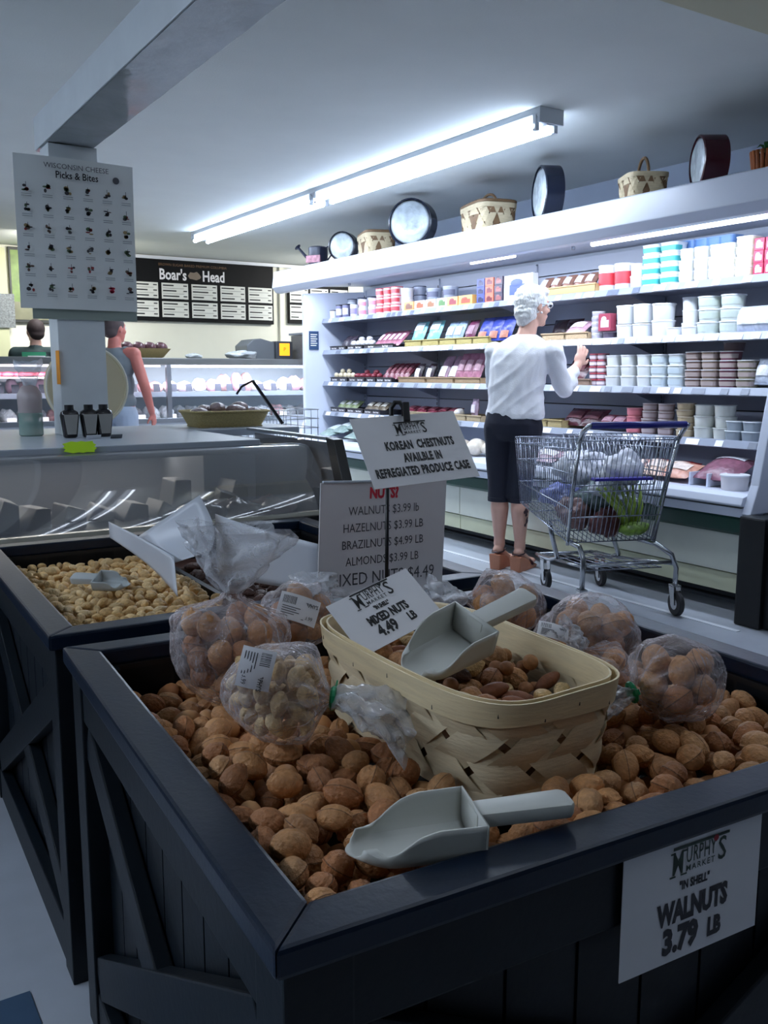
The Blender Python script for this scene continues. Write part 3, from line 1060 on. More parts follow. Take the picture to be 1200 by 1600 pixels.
for y, w in [(3.5245, 0.0903), (3.4225, 0.0961), (3.3235, 0.0676), (3.2483, 0.066)]:
    stack(1, y, 3, 0.09, 0.065, 'plain white square tub', square=True, band=(225, 225, 215))
for y, w in [(3.6155, 0.0787), (3.5175, 0.0808), (3.4334, 0.0699), (3.3557, 0.0681)]:
    stack(1, y, 1, 0.11, 0.07, 'blue clear container on the back stack', body=(110, 150, 205), lid=(140, 170, 215), square=True, dx=0.12, z0=0.185)
for y, w in [(3.1512, 0.0957)]:
    stack(1, y, 4, 0.11, 0.055, 'cream square tub', body=(232, 226, 205), band=(225, 215, 190), square=True)
for y, w in [(3.0411, 0.0576), (2.9747, 0.06)]:
    carton(1, y, w, 0.062, 0.12, 'red and white printed box', (185, 45, 80), (235, 225, 235), n=3)

# ---- second shelf
for i, (y, w) in enumerate([(7.4283, 0.2875), (7.126, 0.2706), (6.7301, 0.4774)]):
    tray(2, y, w * 0.97, 'black tray with white brand plate', (30, 30, 36), sign=True, h=0.032)
for i, (y, w) in enumerate([(7.4045, 0.1064), (7.3108, 0.1044)]):
    pouch(2, y, 0.1, 0.13, 0.05, 'dark sausage pack', (58, 50, 62), None, tilt=40, z0=0.03)
kk = 0
for i, y in enumerate([7.2244, 7.1396, 7.0617, 6.985, 6.9096, 7.1564, 7.0232]):
    lump('white_cheese_ball', 'small white cheese ball in the black tray on the second shelf', XF + 0.06 + 0.04 * (i > 4), y, SH[2] + 0.055 + 0.035 * (i > 4), (0.028, 0.028, 0.026), cmat((232, 230, 238)), 'cheese', group='white cheese balls in the black tray')
for i, (y, w) in enumerate([(6.8089, 0.084), (6.7257, 0.0825), (6.6439, 0.0811), (6.5635, 0.0797), (6.4845, 0.0783)]):
    pouch(2, y, 0.075, 0.19, 0.035, 'pink striped sausage stick pack', (175, 110, 130), (225, 195, 210), tilt=48, z0=0.02, dx=0.03)
for i, (y, w) in enumerate([(6.2016, 0.2313), (5.9586, 0.2188), (5.7326, 0.1992), (5.5221, 0.1894), (5.3219, 0.1802)]):
    tray(2, y, w, 'yellow woven tray', (176, 160, 96), name='woven_tray', h=0.05)
for i, (y, w) in enumerate([(6.1979, 0.1845), (5.9818, 0.1757)]):
    pouch(2, y, 0.17, 0.20, 0.05, 'large teal and white cheese pack', (120, 190, 200), (225, 240, 245), tilt=25, z0=0.02, dx=0.03, band=(.55, .9))
for i, (y, w) in enumerate([(5.7556, 0.0999), (5.6527, 0.0894)]):
    pouch(2, y, 0.12, 0.18, 0.05, 'pale blue shredded cheese pack', (150, 170, 195), (205, 215, 230), tilt=25, z0=0.02, dx=0.03)
for i, (y, w) in enumerate([(5.5052, 0.1098)]):
    pouch(2, y, 0.12, 0.18, 0.05, 'maroon shredded cheese pack', (110, 50, 80), (150, 110, 130), tilt=25, z0=0.02, dx=0.03)
for i, (y, w) in enumerate([(5.34, 0.0979), (5.2105, 0.1166), (5.0884, 0.0989)]):
    pouch(2, y, 0.13, 0.19, 0.05, 'deep blue shredded cheese pack', (50, 65, 150), (170, 110, 90), tilt=25, z0=0.02, dx=0.03, band=(.08, .35))
for i, (y, w) in enumerate([(4.5552, 0.2088), (4.3406, 0.1966)]):
    tray(2, y, w, 'pale brown tray behind the shopper', (186, 160, 125), name='woven_tray', h=0.045)
for i, (y, w) in enumerate([(4.7132, 0.1143), (4.5946, 0.123)]):
    pouch(2, y, 0.16, 0.14, 0.05, 'dark meat pack at the back', (60, 38, 48), None, tilt=20, dx=0.2)
pouch(2, 4.4182, 0.17, 0.15, 0.05, 'pink and white meat pack', (205, 165, 180), (235, 225, 225), tilt=55, z0=0.04, dx=0.05)
for y, w in [(4.2025, 0.0832)]:
    stack(2, y, 5, 0.085, 0.036, 'small white dip cup', band=(180, 175, 190))
for y, w in [(4.1042, 0.1025)]:
    stack(2, y, 1, 0.09, 0.045, 'low dark cup under a pink pack', body=(90, 80, 95), lid=(210, 205, 215))
    carton(2, y, 0.10, 0.105, 0.05, 'pink pack with a red border', (165, 70, 90), (225, 200, 215), z0=0.048)
for y, w in [(3.9721, 0.1193), (3.8424, 0.1097)]:
    stack(2, y, 1, 0.115, 0.085, 'low white square tub', square=True)
    stack(2, y, 1, 0.115, 0.115, 'tall white square tub stacked on a low one', square=True, z0=0.085)
for y, w in [(3.706, 0.1338)]:
    stack(2, y, 2, 0.14, 0.10, 'big white round bucket')
for y, w in [(3.5907, 0.0923), (3.4819, 0.0891)]:
    stack(2, y, 1, 0.10, 0.05, 'flat white square tub in front', square=True, dx=-0.005)
for y, w in [(3.5221, 0.0901)]:
    stack(2, y, 3, 0.095, 0.075, 'plain white round tub', dx=0.03)
for y, w in [(3.3794, 0.1292), (3.2324, 0.1312)]:
    stack(2, y, 3, 0.135, 0.073, 'speckled white round tub', body=(205, 212, 206), band=(190, 200, 190))
for i, (y, w) in enumerate([(3.1137, 0.0866), (3.0207, 0.0838)]):
    pouch(2, y, 0.15, 0.14, 0.09, 'clear domed pack with a white label', (190, 195, 205), (238, 238, 240), tilt=5, dx=0.06, z0=0.0)

# ---- third shelf
for i, (y, w) in enumerate([(7.4167, 0.3107), (7.0981, 0.2803), (6.8562, 0.16), (6.6333, 0.2441)]):
    tray(3, y, w * 0.98, 'black tray with white brand plate', (30, 30, 36), sign=True, h=0.038)
for i, y in enumerate([7.5543, 7.4698, 7.3866, 7.3164, 7.2472, 7.5058, 7.3866]):
    lump('cream_cheese_ball', 'small cream coloured cheese ball in the first black tray on the third shelf', XF + 0.06 + 0.04 * (i > 4), y, SH[3] + 0.058 + 0.035 * (i > 4), (0.024, 0.026, 0.026), cmat((214, 200, 170)), 'cheese', group='cream cheese balls in the first black tray')
for i, y in enumerate([7.1452, 7.0562, 6.9688, 6.883, 6.7986, 7.0783, 6.9257]):
    lump('red_sausage', 'short red sausage lying in the second black tray on the third shelf', XF + 0.07 + 0.04 * (i > 4), y, SH[3] + 0.056 + 0.03 * (i > 4), (0.06, 0.026, 0.024), cmat((128, 50, 62)), 'sausage', rot=0.2 * i, group='red sausages in the black tray')
for i, (y, w) in enumerate([(6.6846, 0.0818), (6.6035, 0.0804), (6.5238, 0.079), (6.4455, 0.0777), (6.3684, 0.0764)]):
    pouch(3, y, 0.07, 0.20, 0.05, 'dark red salami stick', (118, 50, 66), (150, 90, 100), tilt=48, z0=0.03, dx=0.03)
for i, (y, w) in enumerate([(6.2183, 0.3899), (5.8274, 0.3564), (5.4769, 0.3121)]):
    tray(3, y, w * 0.98, 'brown woven tray', (160, 132, 98), name='woven_tray', h=0.045)
for i, (y, w) in enumerate([(6.2027, 0.1292), (6.0396, 0.1245)]):
    pouch(3, y, 0.09, 0.14, 0.06, 'black and white round ended sausage pack', (60, 46, 58), (228, 222, 226), tilt=25, z0=0.03, band=(.1, .6))
for i, (y, w) in enumerate([(5.8653, 0.1196), (5.7308, 0.1159)]):
    pouch(3, y, 0.12, 0.21, 0.05, 'clear pack with a big white label', (165, 130, 150), (235, 232, 238), tilt=30, z0=0.03, band=(.1, .5))
for i, (y, w) in enumerate([(5.6428, 0.1133), (5.5468, 0.1107), (5.4375, 0.1078)]):
    pouch(3, y, 0.11, 0.22, 0.05, 'pink sliced ham pack', (165, 110, 130), (195, 150, 165), tilt=25, z0=0.03)
tray(3, 4.299, 0.18, 'wooden tray with a dark slab of ribs', (150, 125, 110), h=0.04)
pouch(3, 4.4006, 0.2, 0.17, 0.04, 'dark red slab of ribs', (85, 35, 45), (120, 60, 70), tilt=38, z0=0.045, dx=0.05)
for y, w in [(4.2024, 0.061), (4.1391, 0.0545)]:
    stack(3, y, 5, 0.062, 0.042, 'small clear cup with a red lid', body=(150, 120, 130), lid=(195, 45, 65), band=(225, 210, 215), square=True)
for y, w in [(4.0481, 0.1061), (3.9259, 0.1278), (3.8003, 0.1034)]:
    stack(3, y, 3, 0.102, 0.066, 'white square tub', body=(214, 216, 214), square=True)
for y, w in [(3.6844, 0.1187), (3.5611, 0.1187)]:
    stack(3, y, 3, 0.115, 0.066, 'white square tub with a dark lined lid', body=(206, 214, 214), band=(190, 202, 208), square=True)
for y, w, n, c in [(3.4421, 0, 4, (120, 95, 88)), (3.3322, 0, 4, (135, 115, 100)), (3.2138, 0, 4, (105, 60, 72)), (3.1019, 0, 3, (130, 122, 100))]:
    stack(3, y, n, 0.102, 0.052, 'clear container of dark olives and salad', body=c, lid=(196, 196, 196), band=(165, 150, 145), square=True)
stack(3, 3.243, 1, 0.10, 0.052, 'clear container topping the back stack', body=(110, 90, 90), lid=(190, 190, 192), dx=0.06, z0=0.20, square=True)
pouch(3, 3.0036, 0.1, 0.14, 0.06, 'pale plastic pack at the near end', (205, 212, 225), (235, 235, 240), tilt=15)

# ---- fourth shelf
for i, (y, w) in enumerate([(7.4341, 0.2759), (7.1318, 0.2822), (6.831, 0.2758)]):
    tray(4, y, w * 0.98, 'black tray with white brand plate', (30, 30, 36), sign=True, h=0.04)
for i, (y, w) in enumerate([(7.4954, 0.1206), (7.3762, 0.1178), (7.2597, 0.1151)]):
    pouch(4, y, 0.12, 0.13, 0.05, 'green and silver vegetable pack', (140, 155, 110), (180, 185, 180), tilt=55, z0=0.03)
for i, (y, w) in enumerate([(6.9909, 0.109), (6.8724, 0.1064), (6.762, 0.0935)]):
    pouch(4, y, 0.12, 0.13, 0.05, 'olive brown pack', (120, 105, 85), (205, 200, 190), tilt=55, z0=0.03)
for i, (y, w) in enumerate([(6.3754, 0.1429), (6.2162, 0.138), (6.0625, 0.1333), (5.914, 0.1288), (5.787, 0.1084)]):
    pouch(4, y, 0.13, 0.12, 0.04, 'dark red meat pack', (125, 45, 62), (160, 80, 95), tilt=62, z0=0.03, dx=0.07)
for i, (y, w) in enumerate([(6.1876, 0.2213), (5.9541, 0.2098), (5.5775, 0.1759), (5.3899, 0.168)]):
    tray(4, y, w, 'pale cardboard tray', (176, 156, 122), name='woven_tray', h=0.045)
lump('white_sausage_roll', 'small white roll pack in the cardboard tray on the fourth shelf', XF + 0.06, 5.6403, SH[4] + 0.06, (0.05, 0.035, 0.03), cmat((220, 215, 210)), 'package')
pouch(4, 5.4349, 0.07, 0.15, 0.06, 'upright pink and white bottle shaped pack', (190, 165, 185), (225, 215, 225), tilt=5, z0=0.02)
for i, (y, w) in enumerate([(4.6473, 0.1008), (4.5176, 0.1337)]):
    tray(4, y, w, 'yellow cardboard tray', (180, 160, 110), name='woven_tray', h=0.05)
for i, (y, w) in enumerate([(4.4242, 0.0942), (4.2693, 0.1691)]):
    pouch(4, y, 0.19, 0.16, 0.05, 'dark red vacuum packed rib slab', (80, 30, 44), (105, 50, 62), tilt=48, z0=0.02, dx=0.06)
for i, (y, w) in enumerate([(4.1139, 0.0864), (4.0181, 0.084)]):
    pouch(4, y, 0.12, 0.12, 0.05, 'pink meat pack', (170, 90, 105), (220, 170, 185), tilt=50, z0=0.02)
for y, w in [(3.88, 0.1059)]:
    stack(4, y, 3, 0.105, 0.053, 'round pink cured meat pack', body=(205, 120, 130), lid=(215, 140, 145), band=(220, 130, 140))
for y, w in [(3.7587, 0.1069), (3.6373, 0.1169)]:
    stack(4, y, 4, 0.10, 0.048, 'clear round cup with a grey label', body=(150, 130, 128), lid=(190, 182, 182), band=(175, 160, 160))
for y, w in [(3.4978, 0.1253)]:
    stack(4, y, 5, 0.11, 0.04, 'flat round yellowish tub', body=(190, 170, 140), lid=(208, 198, 178), band=(190, 172, 140))
for y, w in [(3.3706, 0.1116), (3.2385, 0.1274)]:
    stack(4, y, 3, 0.122, 0.065, 'white tub with clear lid', body=(210, 212, 205), lid=(185, 188, 186))
for y, w in [(3.1489, 0.0877), (3.047, 0.0847)]:
    stack(4, y, 2, 0.10, 0.055, 'clear clamshell with a white top label', body=(140, 150, 158), lid=(215, 220, 225), square=True, dx=-0.005)

# ---- bottom well, goods lie on the deck between X 3.99 and 4.6
for i in range(7):
    pouch(5, 7.4371 - 0.16 * i, 0.24, 0.28, 0.07, 'silvery green bag of greens', (130, 150, 145), (190, 200, 205), tilt=72, x=4.05 + 0.05 * (i % 3), z0=0.03 + 0.035 * (i % 3), rough=0.2)
for i, (y, w) in enumerate([(5.4082, 0.0776), (5.3161, 0.0759), (5.2261, 0.0741), (5.1381, 0.0725)]):
    lump('wrapped_chicken', 'pale wrapped poultry pack in the bottom well beside the shopper, %s from the left' % ORD[i], 4.10 + 0.08 * (i % 2), y, 0.665, (0.085, 0.06, 0.055), mat('pale poultry', (205, 195, 180), 0.3, var=0.15, vscale=40), 'package')
for i, (y, w) in enumerate([(4.6749, 0.0897), (4.5614, 0.0869), (4.4514, 0.0843), (4.3389, 0.0932), (4.2243, 0.0902), (4.1134, 0.0873), (4.0008, 0.0949), (3.8868, 0.0917)]):
    pouch(5, y, 0.2, 0.16, 0.06, 'clear wrapped meat tray', (178, 150, 160), (225, 222, 228), tilt=70, x=4.04 + 0.06 * (i % 2), z0=0.03)
for i, (y, w) in enumerate([(3.7133, 0.0772), (3.6276, 0.0751), (3.5443, 0.0731), (3.4631, 0.0712), (3.3841, 0.0693)]):
    pouch(5, y, 0.2, 0.17, 0.06, 'pink and red meat pack', [(205, 160, 150), (196, 90, 92), (212, 180, 160), (190, 70, 75), (205, 150, 130)][i], (228, 210, 200), tilt=68, x=4.03 + 0.08 * (i % 2), z0=0.03)
for y in (3.251, 3.137):
    k = nth('divider')
    link('white_divider', B(0, 0.5, -0.006, 0.006, 0, 0.07).mesh('white_divider', M_cwhite, bevel=0.002), None, (4.02, y, 0.602), None,
         'white plastic divider in the bottom well, %s from the left' % ORD[k - 1], 'divider')
pouch(5, 3.1268, 0.26, 0.24, 0.09, 'purple brown ham in black edged wrap', (135, 88, 105), (225, 225, 232), tilt=66, x=4.04, z0=0.04, band=(.72, .95))
stack(5, 2.9839, 1, 0.15, 0.085, 'white tub with a clear lid near the end', body=(205, 200, 200), lid=(225, 228, 232), dx=-0.24)
# ---------------------------------------------------------------- island counter with curved glass front
M_ctop = mat('counter top laminate', (172, 180, 190), 0.3, var=0.04, vscale=8)
M_trimd = mat('dark counter edge', (92, 96, 104), 0.35)
M_glass = glass_mat('curved case glass', (150, 152, 156), 0.52, 2.3)
ic = thing('island_counter', 'long island counter with a curved glass front and grey top behind the nut bins', 'counter', (0, 0, 0))
XA, XB = -2.4, 1.42
B(XA, XB, 3.10, 4.22, 0.925, 0.957).build('counter_top', M_ctop, ic, bevel=0.004)
B(XB, 1.92, 3.76, 4.22, 0.925, 0.957).build('counter_top', M_ctop, ic, bevel=0.004)
B(XA, XB + 0.02, 3.12, 3.16, 0.905, 0.940).build('counter_edge', M_trimd, ic, bevel=0.003)
B(XA, 1.62, 3.16, 4.2, 0.0, 0.5).build('counter_base', M_trimd, ic)
B(XA, 1.62, 4.12, 4.2, 0.5, 0.925).build('rear_panel', mat('grey liner', (116, 118, 122), 0.5), ic)
B(1.38, 1.625, 3.58, 4.12, 0.5, 0.925).build('end_cabinet', MATS['grey liner'], ic, bevel=0.004)
B(XA, 1.60, 2.9, 4.12, 0.5, 0.52).build('case_floor', MATS['grey liner'], ic)
gp = [(2.846, 0.70)]
for i_ in range(40):
    a_ = math.radians(17 + 34 * ((i_ + .5) / 40) ** 1.0)
    gp.append((gp[-1][0] + 0.228 / 40 * math.tan(a_), gp[-1][1] + 0.228 / 40))
gp += [(gp[-1][0] + 0.03, gp[-1][1] + 0.008), (3.125, 0.938)]


def gl(u, v):
    a = gp[int(round(v * (len(gp) - 1)))]
    return (XA + (1.575 - XA) * u, a[0], a[1])


MB().grid(gl, 8, len(gp) - 1).build('curved_glass', M_glass, ic, smooth=True, fix=False)
B(XA, 1.6, 2.83, 2.90, 0.56, 0.698).build('front_rail', mat('black rail', (16, 17, 20), 0.3), ic, bevel=0.004)
MB().box(XA, 1.6, 2.845, 2.87, 0.698, 0.712).build('bright_lip', mat('bright lip', (225, 222, 205), 0.25, metal=0.3), ic)
# end: chrome top bar and black slanted post
MB().bar((1.60, 3.60, 0.965), (1.60, 2.90, 0.965), 0.03, 0.012).build('chrome_top_bar', M_steel, ic, bevel=0.002)
MB().prism([(2.90, 0.97), (2.84, 0.965), (2.72, 0.70), (2.72, 0.56), (2.78, 0.56), (2.79, 0.70)], 1.585, 1.625, 'x').build('end_post', mat('black rail', (16, 17, 20), 0.3), ic, bevel=0.003)
MB().prism([(2.90, 0.95), (2.80, 0.72), (2.80, 0.56), (3.55, 0.56), (3.55, 0.95)], 1.60, 1.606, 'x').build('end_glass', M_glass, ic)
# things under the glass: grey wrapped blocks in rows
r5 = random.Random(21)
k = 0
for i in range(15):
    x = -0.15 + i * 0.115
    w = r5.uniform(0.07, 0.10)
    h = r5.uniform(0.06, 0.13)
    MBk = MB().prism([(-w / 2, 0), (w / 2, 0), (w / 2, h * r5.uniform(.5, 1)), (-w / 2 + w * r5.uniform(.1, .5), h)], 0, 0.14, 'y')
    link('wrapped_block', MBk.mesh('wrapped_block', cmat(r5.choice([(100, 98, 100), (116, 112, 110), (92, 90, 98), (120, 110, 102)])), bevel=0.006), None, (x, 3.2 + r5.uniform(0, .25), 0.66), (0, 0, r5.uniform(-.3, .3)),
         'dim wrapped block seen through the curved glass, %s from the left' % ORD[i], 'package', 'wrapped blocks behind the curved glass')
B(XA, 1.58, 3.1, 3.7, 0.64, 0.659).build('inner_shelf', MATS['grey liner'], ic)
k = 0
for x, col in ((1.30, (120, 96, 84)), (1.44, (130, 84, 74)), (1.17, (110, 100, 96))):
    lump('wrapped_loaf', 'large clear wrapped brown loaf behind the right end of the curved glass, %s' % ['nearest the middle', 'at the end', 'furthest left'][k], x, 3.05, 0.71, (0.075, 0.09, 0.05), mat('wrapped %d' % k, col, 0.15, bump=0.5, bscale=30), 'bread')
    k += 1

# cheese wheel behind the column
cw = thing('round_cheese', 'large flat round cream cheese standing on edge behind the column', 'cheese', (1.065, 4.16, 1.142), rot=(math.pi / 2, 0, 0))
MB().lathe([(0.176, 0), (0.182, 0.006), (0.182, 0.026), (0.176, 0.032), (0.168, 0.032), (0.165, 0.028), (0.0, 0.028)], 56).build('wheel_body', mat('cream rind', (206, 192, 158), 0.6, var=0.04, vscale=8), cw, smooth='auto')
MB().tube([(0.176 * math.cos(2 * math.pi * k / 56), 0.176 * math.sin(2 * math.pi * k / 56), 0.030) for k in range(56)], 0.005, 6, True).build('pale_rim', mat('pale rim', (220, 214, 196), 0.5), cw, smooth=True)

# sauce bottles
M_bot = mat('dark glass bottle', (38, 36, 38), 0.15)
M_botl = mat('grey bottle label', (150, 148, 142), 0.5)
for i, px_ in enumerate([0.8442, 0.916, 0.9722]):
    t = thing('sauce_bottle', 'dark sauce bottle with a grey tapered label on the counter, %s of three' % ['leftmost', 'middle', 'rightmost'][i], 'bottle', (px_, 3.56, 0.957), group='sauce bottles on the counter')
    MB().lathe([(0.020, 0), (0.025, 0.004), (0.034, 0.085), (0.030, 0.098), (0.014, 0.108), (0.014, 0.118), (0, 0.118)], 4 * 5, 1, 0.7, 3.5).build('bottle_body', M_bot, t, smooth='auto')
    MB().lathe([(0.017, 0.106), (0.017, 0.124), (0, 0.124)], 14).build('cap', M_black, t, smooth='auto')
    m = MB().prism([(-0.016, 0.014), (0.016, 0.014), (0.026, 0.088), (-0.026, 0.088)], -0.0275, -0.0245, 'y')
    m.build('label_patch', M_botl, t)
    R = Matrix.Rotation(math.pi / 2, 4, 'X')
    m = MB()
    m.M = Matrix.Translation((0, -0.0265, 0.055)) @ R
    m.lathe([(0.009, 0), (0.009, 0.0008), (0, 0.0008)], 14).build('round_emblem', M_inkgrey, t)
star = []
for i in range(22):
    a = 2 * math.pi * i / 22
    k = 1.0 if i % 2 else 0.86
    ca, sa = math.cos(a), math.sin(a)
    q = (abs(ca) ** 6 + abs(sa) ** 6) ** (-1 / 6)
    star.append((0.055 * k * q * ca, 0.022 * k * q * sa))
ys_ = thing('price_star', 'neon yellow jagged price card on the counter edge under the bottles', 'price card', (0.7597, 3.085, 0.957), rot=(math.radians(60), 0, 0))
MB().prism(star, 0, 0.0015).build('card', mat('neon yellow', (190, 235, 20), 0.5), ys_)
for i, (w, c) in enumerate(((0.055, (220, 222, 226)), (0.045, (96, 98, 104)))):
    link('shelf_talker', B(-w / 2, w / 2, -0.002, 0, 0, 0.018).mesh('shelf_talker', cmat(c), bevel=0.0005), None, (0.8973 + 0.085 * i, 3.44, 0.957), (0.5, 0, 0.1), ['small white card lying right of the bottles', 'small grey card lying right of the bottles'][i], 'card')

# glass jar with plastic on the far left of the counter
jr = thing('plastic_jar', 'clear and green plastic jar with crumpled bags standing left of the column', 'jar', (0.7418, 3.75, 0.957))
MB().lathe([(0.04, 0), (0.045, 0.005), (0.045, 0.09), (0.03, 0.1)], 20).build('lower_body', mat('green clear', (140, 168, 158), 0.2, alpha=0.7), jr, smooth='auto')
MB().lathe([(0.044, 0.09), (0.046, 0.16), (0.03, 0.19), (0.016, 0.2)], 20).build('upper_body', mat('pinkish label', (186, 172, 170), 0.3, alpha=0.8), jr, smooth='auto')
m = MB()
m.grid(lambda u, v: ((0.02 + 0.035 * v + 0.015 * noise.noise(Vector((u * 5, v * 4, 1)))) * math.cos(6.283 * u), (0.02 + 0.035 * v) * math.sin(6.283 * u), 0.19 + 0.10 * v + 0.02 * noise.noise(Vector((u * 6, v * 3, 4)))), 24, 8, True)
m.build('crumpled_bag', film_mat('cloudy film', (215, 225, 235), 0.35, 0.8), jr, smooth=True)

# wicker tray of bagged rolls on the counter
wb = thing('wicker_tray', 'shallow yellow wicker basket on the island counter holding wrapped rolls', 'basket', (1.64, 3.97, 0.957))
m = MB()
m.grid(lambda u, v: ((0.155 + 0.035 * v) * math.cos(6.283 * u) * (abs(math.cos(6.283 * u)) ** 6 + abs(math.sin(6.283 * u)) ** 6) ** (-1 / 6), (0.09 + 0.03 * v) * math.sin(6.283 * u) * (abs(math.cos(6.283 * u)) ** 6 + abs(math.sin(6.283 * u)) ** 6) ** (-1 / 6), 0.07 * v + 0.0015 * math.sin(u * 300)), 96, 6, True)
m.build('woven_side', mat('yellow wicker', (188, 168, 112), 0.6, var=0.25, vscale=140, bump=0.8, bscale=160, stretch=(1, 1, 3)), wb, smooth=True)
m = MB()
ring = [(0.19 * math.cos(6.283 * i / 48) * (abs(math.cos(6.283 * i / 48)) ** 6 + abs(math.sin(6.283 * i / 48)) ** 6) ** (-1 / 6), 0.12 * math.sin(6.283 * i / 48) * (abs(math.cos(6.283 * i / 48)) ** 6 + abs(math.sin(6.283 * i / 48)) ** 6) ** (-1 / 6), 0.07) for i in range(48)]
m.tube(ring, 0.006, 6, True).build('rim', MATS['yellow wicker'], wb, smooth=True)
B(-0.15, 0.15, -0.09, 0.09, 0.001, 0.006).build('bottom', MATS['yellow wicker'], wb)
for i in range(7):
    lump('wrapped_roll', 'brownish roll in clear wrap in the wicker basket, %s from the left' % ORD[i], 1.64 - 0.135 + 0.045 * i, 3.97 + 0.03 * (i % 2 * 2 - 1), 1.02 + 0.012 * (i % 3), (0.045, 0.035, 0.026),
         mat('wrapped roll', (150, 130, 130), 0.15, var=0.3, vscale=40, bump=0.8, bscale=60), 'bread', rot=0.7 * i, group='wrapped rolls in the wicker basket')
# wire rack with a black lever behind the right end of the counter
wr = thing('wire_rack', 'wire basket rack with a black slanted lever beyond the counter end', 'rack', (2.16, 4.50, 0.80))
m = MB()
for i in range(13):
    m.tube([(-0.25 + 0.042 * i, 0, 0), (-0.25 + 0.042 * i, 0, 0.2)], 0.0025, 5)
for k in range(5):
    m.tube([(-0.25, 0, 0.05 * k), (0.26, 0, 0.05 * k)], 0.0025, 5)
for i in range(13):
    m.tube([(-0.25 + 0.042 * i, 0.4, 0), (-0.25 + 0.042 * i, 0.4, 0.2)], 0.0025, 5)
for k in range(5):
    m.tube([(-0.25, 0.4, 0.05 * k), (0.26, 0.4, 0.05 * k)], 0.0025, 5)
for x in (-0.25, 0.26):
    for k in range(5):
        m.tube([(x, 0, 0.05 * k), (x, 0.4, 0.05 * k)], 0.0025, 5)
for k in range(9):
    m.tube([(-0.25, 0.05 * k, 0), (0.26, 0.05 * k, 0)], 0.0025, 5)
m.build('wire_basket', M_steel, wr, smooth=True)
m = MB()
for x in (-0.24, 0.25):
    for y in (0.01, 0.39):
        m.tube([(x, y, -0.8), (x, y, 0.0)], 0.012, 8)
m.build('rack_legs', M_steel, wr, smooth=True)
MB().bar((-0.15, -0.03, 0.36), (0.02, -0.03, 0.13), 0.014, 0.014).build('black_lever', M_black, wr)
MB().tube([(-0.23, 0.0, 0.29), (-0.20, 0, 0.33), (-0.15, -0.03, 0.36)], 0.006).build('hook', M_black, wr, smooth=True)

# ---------------------------------------------------------------- lit service case at the back
sc_ = thing('service_case', 'long glass service case with lit shelves of deli meat at the back', 'display case', (0, 0, 0))
SX0, SX1 = -2.0, 4.75
M_top = mat('case top steel', (120, 122, 120), 0.35, metal=0.5)
B(SX0, SX1, 8.0, 8.9, 1.275, 1.335).build('top_deck', M_top, sc_, bevel=0.006)
B(SX0, SX1, 8.0, 8.9, 0.0, 0.76).build('case_base', M_white, sc_)
B(SX0, SX1, 7.98, 8.02, 0.755, 0.80).build('lower_rail', M_steel, sc_, bevel=0.003)
B(SX0, SX1, 8.86, 8.9, 0.76, 1.275).build('case_back', mat('case back grey', (140, 148, 160), 0.4), sc_)
B(SX0, SX1, 8.12, 8.86, 0.76, 0.775).build('lower_deck', M_white, sc_)
B(SX0, SX1, 8.20, 8.86, 1.005, 1.02).build('glass_shelf', M_white, sc_)
B(SX0, SX1, 8.18, 8.20, 0.985, 1.03).build('shelf_rail', M_rail, sc_)
for x in (-0.9, 0.9, 2.78, 4.7):
    B(x - 0.02, x + 0.02, 7.985, 8.03, 0.80, 1.275).build('glass_post', M_steel, sc_)
B(SX0, SX1, 8.0, 8.006, 0.80, 1.275).build('front_glass', film_mat('flat glass', (200, 215, 225), 0.05, 0.3, 0.03, bump=0), sc_)
MB().tube([(2.82, 8.10, 1.262), (4.68, 8.10, 1.262)], 0.011, 8).build('case_light', mat('case tube', (225, 235, 255), 0.4, emit=8), sc_)
MB().tube([(-1.9, 8.10, 1.262), (2.74, 8.10, 1.262)], 0.009, 8).build('case_light', mat('case tube dim', (225, 225, 235), 0.4, emit=3), sc_)
area_lamp('island_glow', (0.2, 3.95, 0.90), (3.0, 0.1), 9, (1.0, 0.97, 0.92), (math.radians(-25), 0, 0))
area_lamp('case_glow', (3.75, 8.16, 1.24), (1.9, 0.05), 40, (0.85, 0.92, 1.0), (math.radians(15), 0, 0))
area_lamp('case_glow_left', (1.6, 8.16, 1.24), (2.3, 0.05), 22, (1.0, 0.9, 0.92), (math.radians(15), 0, 0))
r6 = random.Random(9)
cols = [(214, 190, 200), (196, 150, 165), (225, 222, 226), (170, 130, 130), (230, 228, 232), (205, 160, 175), (236, 234, 236)]
x = 1.25
i = 0
M_tagd = cmat((46, 46, 58))
while x < 4.65:
    w = r6.uniform(0.075, 0.12)
    h = r6.uniform(0.05, 0.085)
    c = cols[(i * 3 + r6.randrange(3)) % len(cols)]
    tall = (3.35 < x < 3.75)
    lump('deli_meat', 'rounded deli meat on the upper shelf of the service case, %s from the left' % ORD[i], x, 8.34, 1.02 + h * (1.5 if tall else 0.92), (w * 0.62, 0.11, h * (1.6 if tall else 1.0)), mat('meat %d' % (i % 7), c, 0.25, var=0.12, vscale=30), 'meat', group='deli meats on the upper shelf')
    if i % 4 != 3:
        link('price_sign', B(-0.032, 0.032, -0.003, 0, 0, 0.072).mesh('price_sign', M_tagd, bevel=0.002), None, (x + r6.uniform(-.02, .02), 8.205, 1.032), (-.2, 0, 0), 'small dark price sign on the upper shelf edge, %s from the left' % ORD[i], 'price sign', 'dark price signs on the upper shelf')
    x += w * 1.28
    i += 1
x = 1.2
i = 0
